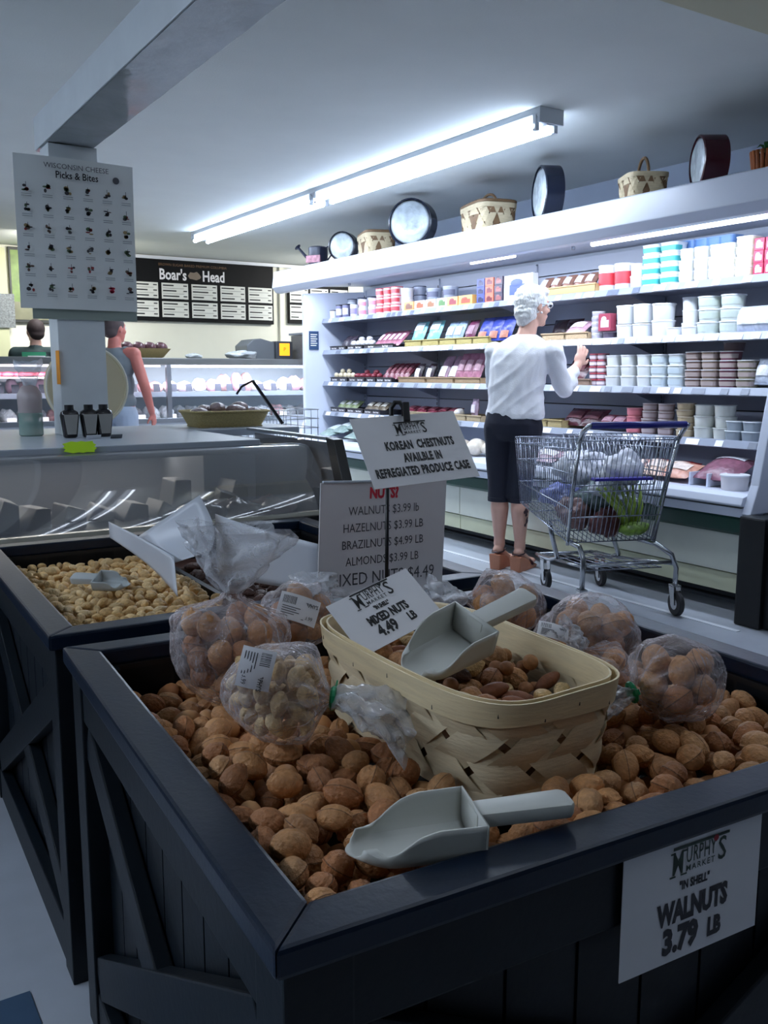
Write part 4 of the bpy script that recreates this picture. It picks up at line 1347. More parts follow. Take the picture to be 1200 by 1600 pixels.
while x < 4.65:
    w = r6.uniform(0.09, 0.14)
    c = [(196, 190, 190), (150, 148, 150), (225, 225, 228), (170, 120, 120), (120, 116, 120)][r6.randrange(5)]
    lump('packed_salad', 'wrapped deli pack on the lower deck of the service case, %s from the left' % ORD[i], x, 8.36, 0.775 + 0.055, (w * 0.6, 0.12, 0.06), mat('lower pack %d' % c[0], c, 0.15, var=0.3, vscale=35, bump=0.6, bscale=40), 'package', group='wrapped packs on the lower deck')
    if i % 2 == 0:
        link('price_sign', B(-0.04, 0.04, -0.003, 0, 0, 0.05).mesh('price_sign', cmat((222, 222, 226)), bevel=0.002), None, (x, 8.19, 0.776), (-.2, 0, 0), 'small white price sign on the lower deck, %s from the left' % ORD[i], 'price sign', 'white price signs on the lower deck')
    x += w * 1.3
    i += 1
# orange pack at the right end, pink strip of meat at left
link('orange_pack', B(-0.05, 0.05, -0.04, 0.04, 0, 0.16).mesh('orange_pack', cmat((235, 165, 60)), bevel=0.008), None, (4.55, 8.3, 1.021), None, 'orange and yellow pack at the right end of the service case', 'package')
for i in range(9):
    lump('raw_meat', 'pink raw meat cut at the left of the service case, %s from left' % ORD[i], 1.22 + 0.085 * i, 8.30, 1.19, (0.06, 0.1, 0.022), mat('raw meat', (170, 70, 90), 0.3, var=0.25, vscale=30), 'meat', rot=i, group='raw meat cuts')
B(0.9, 2.1, 8.18, 8.6, 1.155, 1.168).build('meat_shelf', M_white, sc_)

# things on top of the service case
b2 = thing('bread_basket', 'yellow basket of dark wrapped rounds on top of the service case', 'basket', (2.66, 8.3, 1.336))
MB().lathe([(0.15, 0), (0.17, 0.01), (0.235, 0.085), (0.225, 0.085), (0.16, 0.015), (0, 0.012)], 28, 1.0, 0.8, 3).build('basket_body', MATS['yellow wicker'], b2, smooth='auto')
for i in range(4):
    lump('wrapped_cheese', 'dark pink round pack in the basket on the service case, %s from the left' % ORD[i], 2.50 + 0.105 * i, 8.28, 1.435, (0.06, 0.06, 0.045), mat('wrapped round', (96, 66, 74), 0.2, var=0.4, vscale=30, bump=.5), 'cheese', group='round packs in the yellow basket')
lump('crumpled_bag', 'small crumpled clear bag lying on the service case', 3.14, 8.3, 1.36, (0.07, 0.06, 0.028), mat('crumple', (190, 195, 198), 0.15, bump=1, bscale=30), 'bag')
lump('crumpled_bag', 'white plastic bag beside the grey scale', 3.60, 8.25, 1.375, (0.15, 0.08, 0.04), MATS['crumple'], 'bag')
scl = thing('deli_scale', 'grey deli scale with a lit orange display on the service case', 'scale', (3.85, 8.45, 1.336))
MB().prism([(-0.16, 0), (0.14, 0), (0.14, 0.16), (-0.02, 0.2), (-0.10, 0.19), (-0.17, 0.13)], -0.15, 0.15, 'y').build('scale_body', mat('scale grey', (104, 108, 112), 0.4), scl, bevel=0.01)
B(0.12, 0.30, -0.2, 0.02, 0, 0.175).build('display_head', mat('scale dark', (60, 62, 68), 0.4), scl, bevel=0.008)
B(0.155, 0.265, -0.203, -0.2, 0.035, 0.155).build('display_screen', mat('orange display', (250, 165, 30), 0.4, emit=1.1), scl, label='lit orange screen')
text('P', 0.05, mat('display digits', (170, 90, 20), 0.5), scl, (0, 0), 0, M=Matrix.Translation((0.21, -0.2045, 0.095)) @ Matrix.Rotation(math.pi / 2, 4, 'X'))
bx = thing('clear_cookie_bin', 'clear bin of brown packs with a grey lid on the service case', 'container', (4.40, 8.3, 1.336))
B(-0.18, 0.18, -0.15, 0.15, 0, 0.24).build('bin_body', film_mat('bin plastic', (210, 215, 220), 0.1, 0.4), bx)
B(-0.17, 0.17, -0.13, 0.14, 0.005, 0.235).build('dark_content', mat('dark content', (62, 50, 50), 0.5, var=0.5, vscale=20), bx)
B(-0.19, 0.19, -0.16, 0.16, 0.24, 0.262).build('lid', M_rail, bx, bevel=0.006)
B(-0.10, 0.06, -0.156, -0.152, 0.13, 0.29).build('grey_card', cmat((150, 146, 152)), bx)
B(0.02, 0.16, -0.155, -0.151, 0.01, 0.12).build('white_card', cmat((205, 205, 208)), bx)
# ---------------------------------------------------------------- the two nut bins
M_bin = mat('glossy blue black paint', (9, 25, 44), 0.34, spec=0.4, var=0.15, vscale=14, bump=0.04, bscale=120)
M_bind = mat('satin blue black paint', (7, 17, 25), 0.45, spec=0.35, var=0.15, vscale=10, bump=0.06, bscale=60)
M_in = mat('bin liner', (9, 10, 15), 0.5)


def nut_bin(label, loc, rz, S, D_, depth_floor):
    """open bin, local x 0..S, y 0..D_, top at z .72"""
    t = thing('nut_bin', label, 'bin', loc, rz, 'black wooden nut bins')
    w, H = 0.056, 0.72
    # mitred rim boards
    for q in range(4):
        c = [(0, 0), (S, 0), (S, D_), (0, D_)]
        ci = [(w, w), (S - w, w), (S - w, D_ - w), (w, D_ - w)]
        a, b, bi, ai = c[q], c[(q + 1) % 4], ci[(q + 1) % 4], ci[q]
        MB().prism([a, b, bi, ai], H - 0.03, H).build('rim_board', M_bin, t, bevel=0.005)
    e = 0.012
    # posts
    for x in (e, S - e - 0.07):
        for y in (e, D_ - e - 0.07):
            B(x, x + 0.07, y, y + 0.07, 0, H - 0.03).build('corner_post', M_bind, t, bevel=0.003)
    # sides: rails, planks, crossed braces
    for side in range(4):
        L = S if side % 2 == 0 else D_
        R = [Matrix.Identity(4), Matrix.Translation((S, 0, 0)) @ Matrix.Rotation(math.pi / 2, 4, 'Z'),
             Matrix.Translation((S, D_, 0)) @ Matrix.Rotation(math.pi, 4, 'Z'), Matrix.Translation((0, D_, 0)) @ Matrix.Rotation(-math.pi / 2, 4, 'Z')][side]

        def put(mb, name, m=M_bind, bevel=0.003):
            mb.v = [tuple(R @ Vector(p)) for p in mb.v]
            return mb.build(name, m, t, bevel=bevel)
        put(B(0.08, L - 0.08, e + 0.004, e + 0.03, H - 0.115, H - 0.03), 'top_rail')
        put(B(0.08, L - 0.08, e + 0.004, e + 0.03, 0.0, 0.09), 'bottom_rail')
        n = 9
        pw = (L - 0.16) / n
        if side != 2 or True:
            for k in range(n):
                put(B(0.08 + k * pw + 0.0025, 0.08 + (k + 1) * pw - 0.0025, e + 0.036, e + 0.048, 0.02, H - 0.04), 'plank', bevel=0)
        za, zb = 0.09, H - 0.115
        put(MB().bar((0.085, e + 0.018, za + 0.03), (L - 0.085, e + 0.018, zb - 0.03), 0.026, 0.075), 'cross_brace')
        put(MB().bar((0.085, e + 0.020, zb - 0.03), (L - 0.085, e + 0.020, za + 0.03), 0.026, 0.075), 'cross_brace')
    # liner
    m = MB()
    i = w - 0.004
    m.box(i, S - i, i, i + 0.008, 0.4, H - 0.03)
    m.box(i, S - i, D_ - i - 0.008, D_ - i, 0.4, H - 0.03)
    m.box(i, i + 0.008, i, D_ - i, 0.4, H - 0.03)
    m.box(S - i - 0.008, S - i, i, D_ - i, 0.4, H - 0.03)
    m.box(i, S - i, i, D_ - i, 0.4, depth_floor)
    m.build('liner', M_in, t)
    return t


RZ1, RZ2 = math.radians(-3.2), math.radians(-1.5)
BIN1 = (0.296, 0.638)
bin1 = nut_bin('near black wooden bin full of walnuts with the sign on its front', (BIN1[0], BIN1[1], 0), RZ1, 1.05, 0.985, 0.57)
BIN2 = (0.345, 1.700)
bin2 = nut_bin('far black wooden bin holding pale almonds behind the walnut bin', (BIN2[0], BIN2[1], 0), RZ2, 1.03, 1.03, 0.57)


def b1(u, v, z=0.0):
    c, s = math.cos(RZ1), math.sin(RZ1)
    return Vector((BIN1[0] + c * u - s * v, BIN1[1] + s * u + c * v, z))


def b2_(u, v, z=0.0):
    c, s = math.cos(RZ2), math.sin(RZ2)
    return Vector((BIN2[0] + c * u - s * v, BIN2[1] + s * u + c * v, z))


# dividers in the far bin
m = MB().box(0.47, 0.485, 0.05, 0.98, 0.5, 0.66)
m.box(0.80, 0.815, 0.05, 0.98, 0.5, 0.66)
m.build('divider_board', M_in, bin2)

# ---------------------------------------------------------------- nuts
def nut_mesh(name, sub, shape, m, seed=0):
    bm = bmesh.new()
    bmesh.ops.create_icosphere(bm, subdivisions=sub, radius=1.0)
    sd = Vector((seed * 3.1, seed * 1.7, seed * 0.9))
    for v in bm.verts:
        p = v.co.normalized()
        if shape == 'walnut':       # long axis x, seam in the x-z plane (y = 0)
            tip = 1 + 0.05 * max(0, p.x) ** 6
            seam = math.exp(-(p.y / 0.12) ** 2) - 0.5 * math.exp(-(p.y / 0.035) ** 2)
            groove = math.exp(-((abs(p.y) - 0.24) / 0.09) ** 2)
            w = noise.noise(p * 3.2 + sd) * 0.045 + abs(noise.noise(Vector((p.x * 2.2, p.y * 6, p.z * 6)) + sd)) * -0.06
            k = 1 + 0.07 * seam - 0.05 * groove + w - 0.02 * (1 - abs(noise.noise(p * 4.3 + sd * 2)) * 3.2 if abs(noise.noise(p * 4.3 + sd * 2)) < 0.31 else 0)
            v.co = Vector((p.x * 1.0 * tip, p.y * 0.86, p.z * 0.84)) * k
        elif shape == 'almond':
            t = (1 - p.x) / 2
            k = 1 + noise.noise(p * 5 + sd) * 0.05
            ww = 0.58 * (0.55 + 0.45 * math.sin(math.pi * min(1, t * 0.9 + 0.12)))
            v.co = Vector((p.x, p.y * ww * 1.15, p.z * ww * 0.85)) * k
        elif shape == 'brazil':
            k = 1 + noise.noise(p * 4 + sd) * 0.07
            a = math.atan2(p.z, p.y)
            tri = 1 - 0.14 * math.cos(3 * a)
            v.co = Vector((p.x * 1.0, p.y * 0.48 * tri, p.z * 0.48 * tri + 0.12 * p.x * p.x)) * k
        elif shape == 'hazel':
            tip = max(0, p.x) ** 5 * 0.15
            v.co = Vector((p.x * (0.95 + tip), p.y, p.z)) * (1 + noise.noise(p * 3 + sd) * 0.03)
        elif shape == 'pecan':
            v.co = Vector((p.x * (1 + 0.08 * abs(p.x) ** 4), p.y * 0.5, p.z * 0.5))
    me = bpy.data.meshes.new(name)
    bm.to_mesh(me)
    bm.free()
    me.materials.append(m)
    me.polygons.foreach_set('use_smooth', [True] * len(me.polygons))
    return me


def shell(name, col, objvar=0.18, bump=0.5, bscale=4.5, var=0.22, vscale=2.5, rough=0.55):
    return mat(name, col, rough, var=var, vscale=vscale, bump=bump, bscale=bscale, objvar=objvar)


def seam_line(m):
    """dark line along the join of the two shell halves"""
    nt = m.node_tree
    b = nt.nodes['Principled BSDF']
    src = b.inputs['Base Color'].links[0].from_socket
    tc = nt.nodes.new('ShaderNodeTexCoord')
    sp = nt.nodes.new('ShaderNodeSeparateXYZ')
    ab = nt.nodes.new('ShaderNodeMath')
    ab.operation = 'ABSOLUTE'
    mr = nt.nodes.new('ShaderNodeMapRange')
    mr.inputs['From Min'].default_value = 0.012
    mr.inputs['From Max'].default_value = 0.045
    mr.inputs['To Min'].default_value = 0.35
    sc = nt.nodes.new('ShaderNodeVectorMath')
    sc.operation = 'SCALE'
    nt.links.new(tc.outputs['Object'], sp.inputs[0])
    nt.links.new(sp.outputs['Y'], ab.inputs[0])
    nt.links.new(ab.outputs[0], mr.inputs[0])
    nt.links.new(src, sc.inputs[0])
    nt.links.new(mr.outputs[0], sc.inputs['Scale'])
    nt.links.new(sc.outputs[0], b.inputs['Base Color'])
    return m


MW = [seam_line(shell('walnut shell ' + k_, c_)) for k_, c_ in (('a', (182, 128, 80)), ('b', (192, 142, 94)), ('c', (168, 110, 66)), ('d', (196, 140, 88)))]
WAL = [nut_mesh('walnut', 4 if i < 6 else 4, 'walnut', MW[i % 4], i) for i in range(8)]
WALMID = [nut_mesh('walnut', 3, 'walnut', MW[i % 4], i) for i in range(3)]
WALLO = [nut_mesh('walnut', 2, 'walnut', MW[i % 4], i) for i in range(3)]
MAL = [shell('almond shell a', (205, 168, 112)), shell('almond shell b', (214, 182, 130))]
ALM = [nut_mesh('almond', 3, 'almond', MAL[i % 2], i) for i in range(5)]
MBR = [shell('brazil nut shell', (84, 54, 42))]
BRA = [nut_mesh('brazil_nut', 3, 'brazil', MBR[0], i) for i in range(3)]
MHZ = [shell('hazelnut shell', (150, 98, 58), bump=0.1), shell('hazelnut shell pale', (172, 122, 78), bump=0.1)]
HAZ = [nut_mesh('hazelnut', 3, 'hazel', MHZ[i % 2], i) for i in range(3)]
MPE = [shell('pecan shell', (140, 84, 52), bump=0.15)]
PEC = [nut_mesh('pecan', 3, 'pecan', MPE[0], i) for i in range(2)]
# material noise works in the unit space of the nut meshes


def drop_pack(n, inside, floor, r, tries, rng, stop, r_var=0.1, box=(0, 1, 0, 1)):
    """heap of balls: each falls to the lowest of a few random spots"""
    P_ = np.zeros((n, 4))
    cnt = 0
    misses = 0
    while cnt < n and misses < 60:
        best = None
        rad = r * (1 + rng.uniform(-r_var, r_var))
        for _ in range(tries):
            x, y = rng.uniform(box[0], box[1]), rng.uniform(box[2], box[3])
            if not inside(x, y, rad):
                continue
            z = floor(x, y) + rad
            if cnt:
                q = P_[:cnt]
                d2 = (q[:, 0] - x) ** 2 + (q[:, 1] - y) ** 2
                rr_ = (q[:, 3] + rad)
                msk = d2 < rr_ ** 2
                if msk.any():
                    z = max(z, float((q[msk, 2] + np.sqrt(rr_[msk] ** 2 - d2[msk])).max()))
            if z + rad * 0.5 > stop(x, y):
                continue
            if best is None or z < best[2]:
                best = (x, y, z, rad)
        if best is None:
            misses += 1
            continue
        misses = 0
        P_[cnt] = best
        cnt += 1
    return P_[:cnt]


def rand_rot(rng, flat=1.0):
    return (rng.uniform(-1, 1) * math.pi * 0.5 * flat, rng.uniform(-0.6, 0.6) * flat, rng.uniform(0, 6.283))


# camera-facing visibility count (which nuts of a heap are covered by others)
CAMP = Vector((0, 0, 1.2))


def visible_order(W, R_):
    """count for each ball the directions in which it shows towards the shopper's viewpoint"""
    c, s = math.cos(AZ), math.sin(AZ)
    d = W - np.array(CAMP)
    lat = d[:, 0] * c - d[:, 1] * s
    fw = d[:, 0] * s + d[:, 1] * c
    a = lat / fw
    b = d[:, 2] / fw
    rr_ = R_ / fw
    N = 900
    a0, a1, b0, b1_ = a.min() - .05, a.max() + .05, b.min() - .05, b.max() + .05
    zb = np.full((N, N), 1e9)
    idb = np.full((N, N), -1, int)
    gx = a0 + (a1 - a0) * (np.arange(N) + .5) / N
    gy = b0 + (b1_ - b0) * (np.arange(N) + .5) / N
    for i in np.argsort(fw):
        i0, i1 = np.searchsorted(gx, [a[i] - rr_[i], a[i] + rr_[i]])
        j0, j1 = np.searchsorted(gy, [b[i] - rr_[i], b[i] + rr_[i]])
        X_, Y_ = np.meshgrid(gx[i0:i1], gy[j0:j1])
        m_ = ((X_ - a[i]) ** 2 + (Y_ - b[i]) ** 2 < rr_[i] ** 2) & (zb[j0:j1, i0:i1] > fw[i])
        zb[j0:j1, i0:i1][m_] = fw[i]
        idb[j0:j1, i0:i1][m_] = i
    cnt = np.bincount(idb[idb >= 0], minlength=len(W))
    return cnt


def merge_stuff(name, items, parent, mats):
    """join many nuts into one object; items = (mesh, matrix)"""
    V, F, I, off = [], [], [], 0
    cache = {}
    for me, M, mi in items:
        if me.name not in cache:
            n = len(me.vertices)
            co = np.empty(n * 3)
            me.vertices.foreach_get('co', co)
            fa = np.empty(len(me.polygons) * 3, int)
            me.polygons.foreach_get('vertices', fa)
            cache[me.name] = (co.reshape(-1, 3), fa.reshape(-1, 3))
        co, fa = cache[me.name]
        A = np.array(M)
        V.append(co @ A[:3, :3].T + A[:3, 3])
        F.append(fa + off)
        I += [mi] * len(fa)
        off += len(co)
    if not V:
        return None
    V, F = np.vstack(V), np.vstack(F)
    me = bpy.data.meshes.new(name)
    me.from_pydata(V.tolist(), [], F.tolist())
    for m in mats:
        me.materials.append(m)
    me.polygons.foreach_set('material_index', I)
    me.polygons.foreach_set('use_smooth', [True] * len(me.polygons))
    return link(name, me, parent)


# basket footprint in the near bin (world aligned)
BK = dict(cx=0.795, cy=1.055, L=0.49, W=0.265, rz=math.radians(90 - 1.5))


def in_basket(p, pad):
    c, s = math.cos(-BK['rz']), math.sin(-BK['rz'])
    dx, dy = p.x - BK['cx'], p.y - BK['cy']
    x, y = c * dx - s * dy, s * dx + c * dy
    return abs(x) < BK['L'] / 2 * 0.93 + pad and abs(y) < BK['W'] / 2 * 0.93 + pad


def sstep(a, b, x):
    t = min(1, max(0, (x - a) / (b - a)))
    return t * t * (3 - 2 * t)


def top1(x, y):
    p_ = b1(x, y)
    dd_ = math.hypot(max(0, abs(p_.x - BK['cx']) - BK['W'] / 2), max(0, abs(p_.y - BK['cy']) - BK['L'] / 2))
    return 0.700 - 0.016 * math.exp(-(dd_ / 0.07) ** 2) - 0.062 * sstep(0.35, 0.95, y) - 0.03 * sstep(0.65, 1.0, x) + 0.010 * noise.noise(Vector((x * 6, y * 6, 0)))


def wal_label(p, s):
    """where in the near bin and how large"""
    u, v = p[0], p[1]
    place = ('in the front left corner' if u < 0.25 and v < 0.25 else 'along the front rim left of the scoop' if v < 0.16 and u < 0.45 else 'along the front rim at the right' if v < 0.16 else
             'along the left rim' if u < 0.16 else 'near the back left corner' if u < 0.4 and v > 0.62 else 'left of the splint basket' if u < 0.42 else
             'in front of the splint basket' if v < 0.24 and u < 0.68 else 'along the right rim' if u > 0.9 else 'near the back rim' if v > 0.75 else 'right of the splint basket')
    return '%s brown walnut %s of the near bin' % ('large' if s > 0.0245 else 'small' if s < 0.0225 else 'medium', place) if 'basket' not in place else '%s brown walnut in the near bin %s' % ('large' if s > 0.0245 else 'small' if s < 0.0225 else 'medium', place)


rng = random.Random(5)
E_ = 0.058
P1 = drop_pack(1650, lambda x, y, r: E_ + r * .9 < x < 1.05 - E_ - r * .9 and E_ + r * .9 < y < 0.985 - E_ - r * .9 and not in_basket(b1(x, y), r * 0.95),
               lambda x, y: top1(x, y) - 0.085, 0.0178, 7, rng, lambda x, y: top1(x, y) + 0.004, 0.1, (E_, 1.05 - E_, E_, 0.985 - E_))
W1 = np.array([list(b1(p[0], p[1], p[2])) for p in P1])
cnt = visible_order(W1, P1[:, 3])
order = np.argsort(-cnt)
rank = {int(i): k for k, i in enumerate(order)}
items = []
for i, p in enumerate(W1):
    R = Matrix.Rotation(rng.uniform(0, 6.283), 4, 'Z') @ Matrix.Rotation(rng.uniform(-.7, .7), 4, 'Y') @ Matrix.Rotation(rng.uniform(0, 6.283), 4, 'X')
    r = P1[i, 3]
    sx = r * rng.uniform(1.2, 1.42)
    sy = r * rng.uniform(1.08, 1.20)
    if rank[i] < 300 and cnt[i] > 3:
        o = link('walnut', WAL[rng.randrange(8)], None, p, R.to_euler(), wal_label(P1[i], sx), 'walnut', 'loose walnuts in the near bin', scale=(sx, sy, sy))
    else:
        k = rng.randrange(3)
        items.append((WALLO[k] if cnt[i] < 3 else WALMID[k], Matrix.Translation(p) @ R @ Matrix.Diagonal((sx, sy, sy, 1)), k))
hp = merge_stuff('walnut_heap', items, None, [MW[0], MW[1], MW[2]])
tag(hp, 'walnuts lying deeper in the heap of the near bin', 'walnuts', None, 'stuff')

# almonds, brazil nuts, hazelnuts in the far bin
def top2(x, y):
    return 0.665 + 0.012 * noise.noise(Vector((x * 5, y * 5, 3)))


PA = drop_pack(900, lambda x, y, r: E_ + r < x < 0.47 - r and E_ + r < y < 1.03 - E_ - r, lambda x, y: top2(x, y) - 0.045, 0.0125, 7, rng, lambda x, y: top2(x, y), 0.1, (E_, 0.47, E_, 0.97))
WA = np.array([list(b2_(p[0], p[1], p[2])) for p in PA])
cnt = visible_order(WA, PA[:, 3])
order = np.argsort(-cnt)
rank = {int(i): k for k, i in enumerate(order)}
items = []
for i, p in enumerate(WA):
    R = Matrix.Rotation(rng.uniform(0, 6.283), 4, 'Z') @ Matrix.Rotation(rng.uniform(-.5, .5), 4, 'Y') @ Matrix.Rotation(rng.uniform(0, 6.283), 4, 'X')
    s = PA[i, 3] * rng.uniform(1.35, 1.6)
    if rank[i] < 250 and cnt[i] > 3:
        link('almond', ALM[rng.randrange(5)], None, p, R.to_euler(), 'pale tan almond %s of the far bin' % ('along the left rim' if PA[i, 0] < 0.13 else 'along the front rim' if PA[i, 1] < 0.15 else 'at the back' if PA[i, 1] > 0.75 else 'near the middle' if PA[i, 0] < 0.32 else 'beside the white sheets'), 'almond', 'loose almonds in the far bin', scale=(s, s, s))
    elif cnt[i] > 0 or p[2] > 0.64:
        k = rng.randrange(2)
        items.append((ALM[k], Matrix.Translation(p) @ R @ Matrix.Diagonal((s, s, s, 1)), k))
hp = merge_stuff('almond_heap', items, None, MAL)
if hp:
    tag(hp, 'almonds lying deeper in the heap of the far bin', 'almonds', None, 'stuff')
link('almond_bed', B(0.06, 0.468, 0.06, 0.97, 0.56, 0.632).mesh('almond_bed', MAL[0]), bin2)
for nm, meshes, (xa, xb), r, sc, top, ya, yb, nn in (('brazil_nut', BRA, (0.49, 0.79), 0.017, 1.5, 0.66, 0.06, 0.8, 190), ('hazelnut', HAZ, (0.82, 0.97), 0.0125, 1.05, 0.662, 0.06, 0.6, 190)):
    Pq = drop_pack(nn, lambda x, y, q: xa + q < x < xb - q and ya + q < y < yb - q, lambda x, y: top - 2.2 * r, r, 6, rng, lambda x, y: top + 0.4 * r, 0.08, (xa, xb, ya, yb))
    for i, p in enumerate(Pq):
        R = Matrix.Rotation(rng.uniform(0, 6.283), 4, 'Z') @ Matrix.Rotation(rng.uniform(0, 6.283), 4, 'X')
        s = p[3] * sc
        if p[2] > top - 1.6 * r:
            link(nm, meshes[i % len(meshes)], None, b2_(p[0], p[1], p[2]), R.to_euler(), {'brazil_nut': 'dark brown brazil nut in the middle part of the far bin', 'hazelnut': 'small round brown hazelnut in the right part of the far bin'}[nm], nm.replace('_', ' '), {'brazil_nut': 'brazil nuts in the far bin', 'hazelnut': 'hazelnuts in the far bin'}[nm], scale=(s, s, s))
    link(nm + '_bed', B(xa, xb, 0.06, 0.97, 0.56, top - 1.7 * r).mesh(nm + '_bed', meshes[0].materials[0]), bin2)
# ---------------------------------------------------------------- splint basket of mixed nuts standing in the walnuts
M_spl = mat('split wood', (226, 208, 172), 0.55, var=0.14, vscale=14, bump=0.15, bscale=50, stretch=(1, 1, 5), objvar=0.07)
M_spl2 = mat('split wood rim', (232, 212, 170), 0.5, var=0.12, vscale=10, bump=0.12, bscale=40, stretch=(1, 1, 8))
ZB0, ZB1 = 0.655, 0.800
mb_ = thing('splint_basket', 'large pale woven splint basket full of mixed nuts standing among the walnuts', 'basket', (BK['cx'], BK['cy'], ZB0), BK['rz'])
BL, BW, BH = BK['L'], BK['W'], ZB1 - ZB0


def bwall(u, z, off=0.0):
    th = 2 * math.pi * u
    k = 0.91 + 0.09 * z / BH
    n_ = 4.2
    ca, sa = math.cos(th), math.sin(th)
    q = (abs(ca) ** n_ + abs(sa) ** n_) ** (-1 / n_)
    return Vector(((BL / 2 * k + off) * ca * q, (BW / 2 * k + off) * sa * q, z))


# arc-length table so that the splints are evenly spaced
NT = 720
pts_ = [bwall(i / NT, BH) for i in range(NT + 1)]
acc = [0.0]
for i in range(NT):
    acc.append(acc[-1] + (pts_[i + 1] - pts_[i]).length)
PER = acc[-1]


def u_of(s):
    s = (s % PER)
    i = int(np.searchsorted(acc, s)) - 1
    i = max(0, min(NT - 1, i))
    return (i + (s - acc[i]) / (acc[i + 1] - acc[i])) / NT


NS = 15
PIT = PER / NS
ZTOP = BH - 0.030
for fam in (1, -1):
    for i in range(NS):
        s0 = i * PIT
        m = MB()
        run = 1.6 * PIT * 0.9

        def f(u, v, s0=s0, fam=fam):
            s = s0 + fam * run * v + (u - 0.5) * PIT * 0.80
            off = 0.0013 + 0.0030 * fam * math.cos(2 * math.pi * (v * 1.6 * 0.9) + 0.6)
            return bwall(u_of(s), 0.002 + (ZTOP - 0.002) * v, off)

        def g(u, v, f=f):
            p = f(u, v)
            n_ = Vector((p.x / BL ** 2, p.y / BW ** 2, 0)).normalized()
            return p - n_ * 0.0011
        m.grid(f, 4, 10)
        m.grid(g, 4, 10)
        m.build('splint', M_spl, mb_, smooth=True, fix=False)
for nm, o0, o1, za, zb in (('outer_rim', 0.0052, 0.0076, BH - 0.034, BH), ('inner_rim', -0.0040, -0.0016, BH - 0.040, BH + 0.001)):
    m = MB()
    N_ = 96
    m.grid(lambda u, v: bwall(u, za + (zb - za) * v, o1) + Vector((0, 0, 0.003 * noise.noise(Vector((u * 8, v, 2))))), N_, 2, True)
    m.grid(lambda u, v: bwall(u, za + (zb - za) * v, o0) + Vector((0, 0, 0.003 * noise.noise(Vector((u * 8, v, 2))))), N_, 2, True)
    m.grid(lambda u, v: bwall(u, zb, o0 + (o1 - o0) * v) + Vector((0, 0, 0.003 * noise.noise(Vector((u * 8, 1, 2))))), N_, 1, True)
    m.grid(lambda u, v: bwall(u, za, o0 + (o1 - o0) * v) + Vector((0, 0, 0.003 * noise.noise(Vector((u * 8, 0, 2))))), N_, 1, True)
    m.build(nm, M_spl2, mb_, smooth=True)
m = MB()
m.grid(lambda u, v: Vector((bwall(u, 0.002).x * (1 - v), bwall(u, 0.002).y * (1 - v), 0.002)), 48, 3, True)
m.build('basket_bottom', M_spl, mb_)
for k in range(16):          # little staples of the rim
    p = bwall(k / 16 + .02, BH - 0.02 - 0.012 * (k % 2), 0.0075)
    n_ = Vector((p.x / BL ** 2, p.y / BW ** 2, 0)).normalized()
    MB().bar(p, p + Vector((0, 0, 0.006)), 0.0015, 0.0012).build('staple', M_black, mb_)


def bkw(x, y, z):
    c, s = math.cos(BK['rz']), math.sin(BK['rz'])
    return Vector((BK['cx'] + c * x - s * y, BK['cy'] + s * x + c * y, z))


def in_b(x, y, r):
    n_ = 3.6
    a, b = BL / 2 * 0.95 - 0.006 - r, BW / 2 * 0.95 - 0.006 - r
    return (abs(x) / a) ** n_ + (abs(y) / b) ** n_ < 1


BTOP = 0.768
kinds = [('walnut', WAL, 0.0185, 1.15), ('hazelnut', HAZ, 0.0105, 1.0), ('almond', ALM, 0.012, 1.45), ('pecan', PEC, 0.0125, 1.6), ('brazil_nut', BRA, 0.0135, 1.6)]
PM = drop_pack(330, in_b, lambda x, y: BTOP - 0.045, 0.0155, 6, rng, lambda x, y: BTOP + 0.006 - 0.012 * (1 if x < -0.05 else 0), 0.30, (-BL / 2, BL / 2, -BW / 2, BW / 2))
WM = np.array([list(bkw(p[0], p[1], p[2])) for p in PM])
for i, p in enumerate(PM):
    r = p[3]
    if r > 0.0165:
        kd = kinds[0]
    elif r < 0.0125:
        kd = kinds[1]
    else:
        kd = kinds[rng.choice([2, 3, 4, 2, 3])]
    R = Matrix.Rotation(rng.uniform(0, 6.283), 4, 'Z') @ Matrix.Rotation(rng.uniform(-.5, .5), 4, 'Y') @ Matrix.Rotation(rng.uniform(0, 6.283), 4, 'X')
    s = r * kd[3]
    nm = kd[0]
    link(nm, kd[1][rng.randrange(len(kd[1]))], None, WM[i], R.to_euler(),
         {'walnut': 'small brown walnut among the mixed nuts in the splint basket', 'hazelnut': 'round brown hazelnut among the mixed nuts in the basket', 'almond': 'pale almond among the mixed nuts in the basket',
          'pecan': 'smooth reddish brown pecan among the mixed nuts in the basket', 'brazil_nut': 'dark brazil nut among the mixed nuts in the basket'}[nm],
         nm.replace('_', ' '), 'mixed nuts in the splint basket: ' + nm.replace('_', ' '), scale=(s, s, s))
MB().prism([(bwall(i / 48, 0.01).x * 0.95, bwall(i / 48, 0.01).y * 0.95) for i in range(48)], 0.006, BTOP - 0.045 - ZB0).build('nut_bed', mat('nut bed', (110, 74, 48), 0.8, var=0.4, vscale=40), mb_)

# ---------------------------------------------------------------- plastic scoops
M_scoop = mat('milky plastic', (204, 204, 196), 0.35, var=0.02, vscale=12)


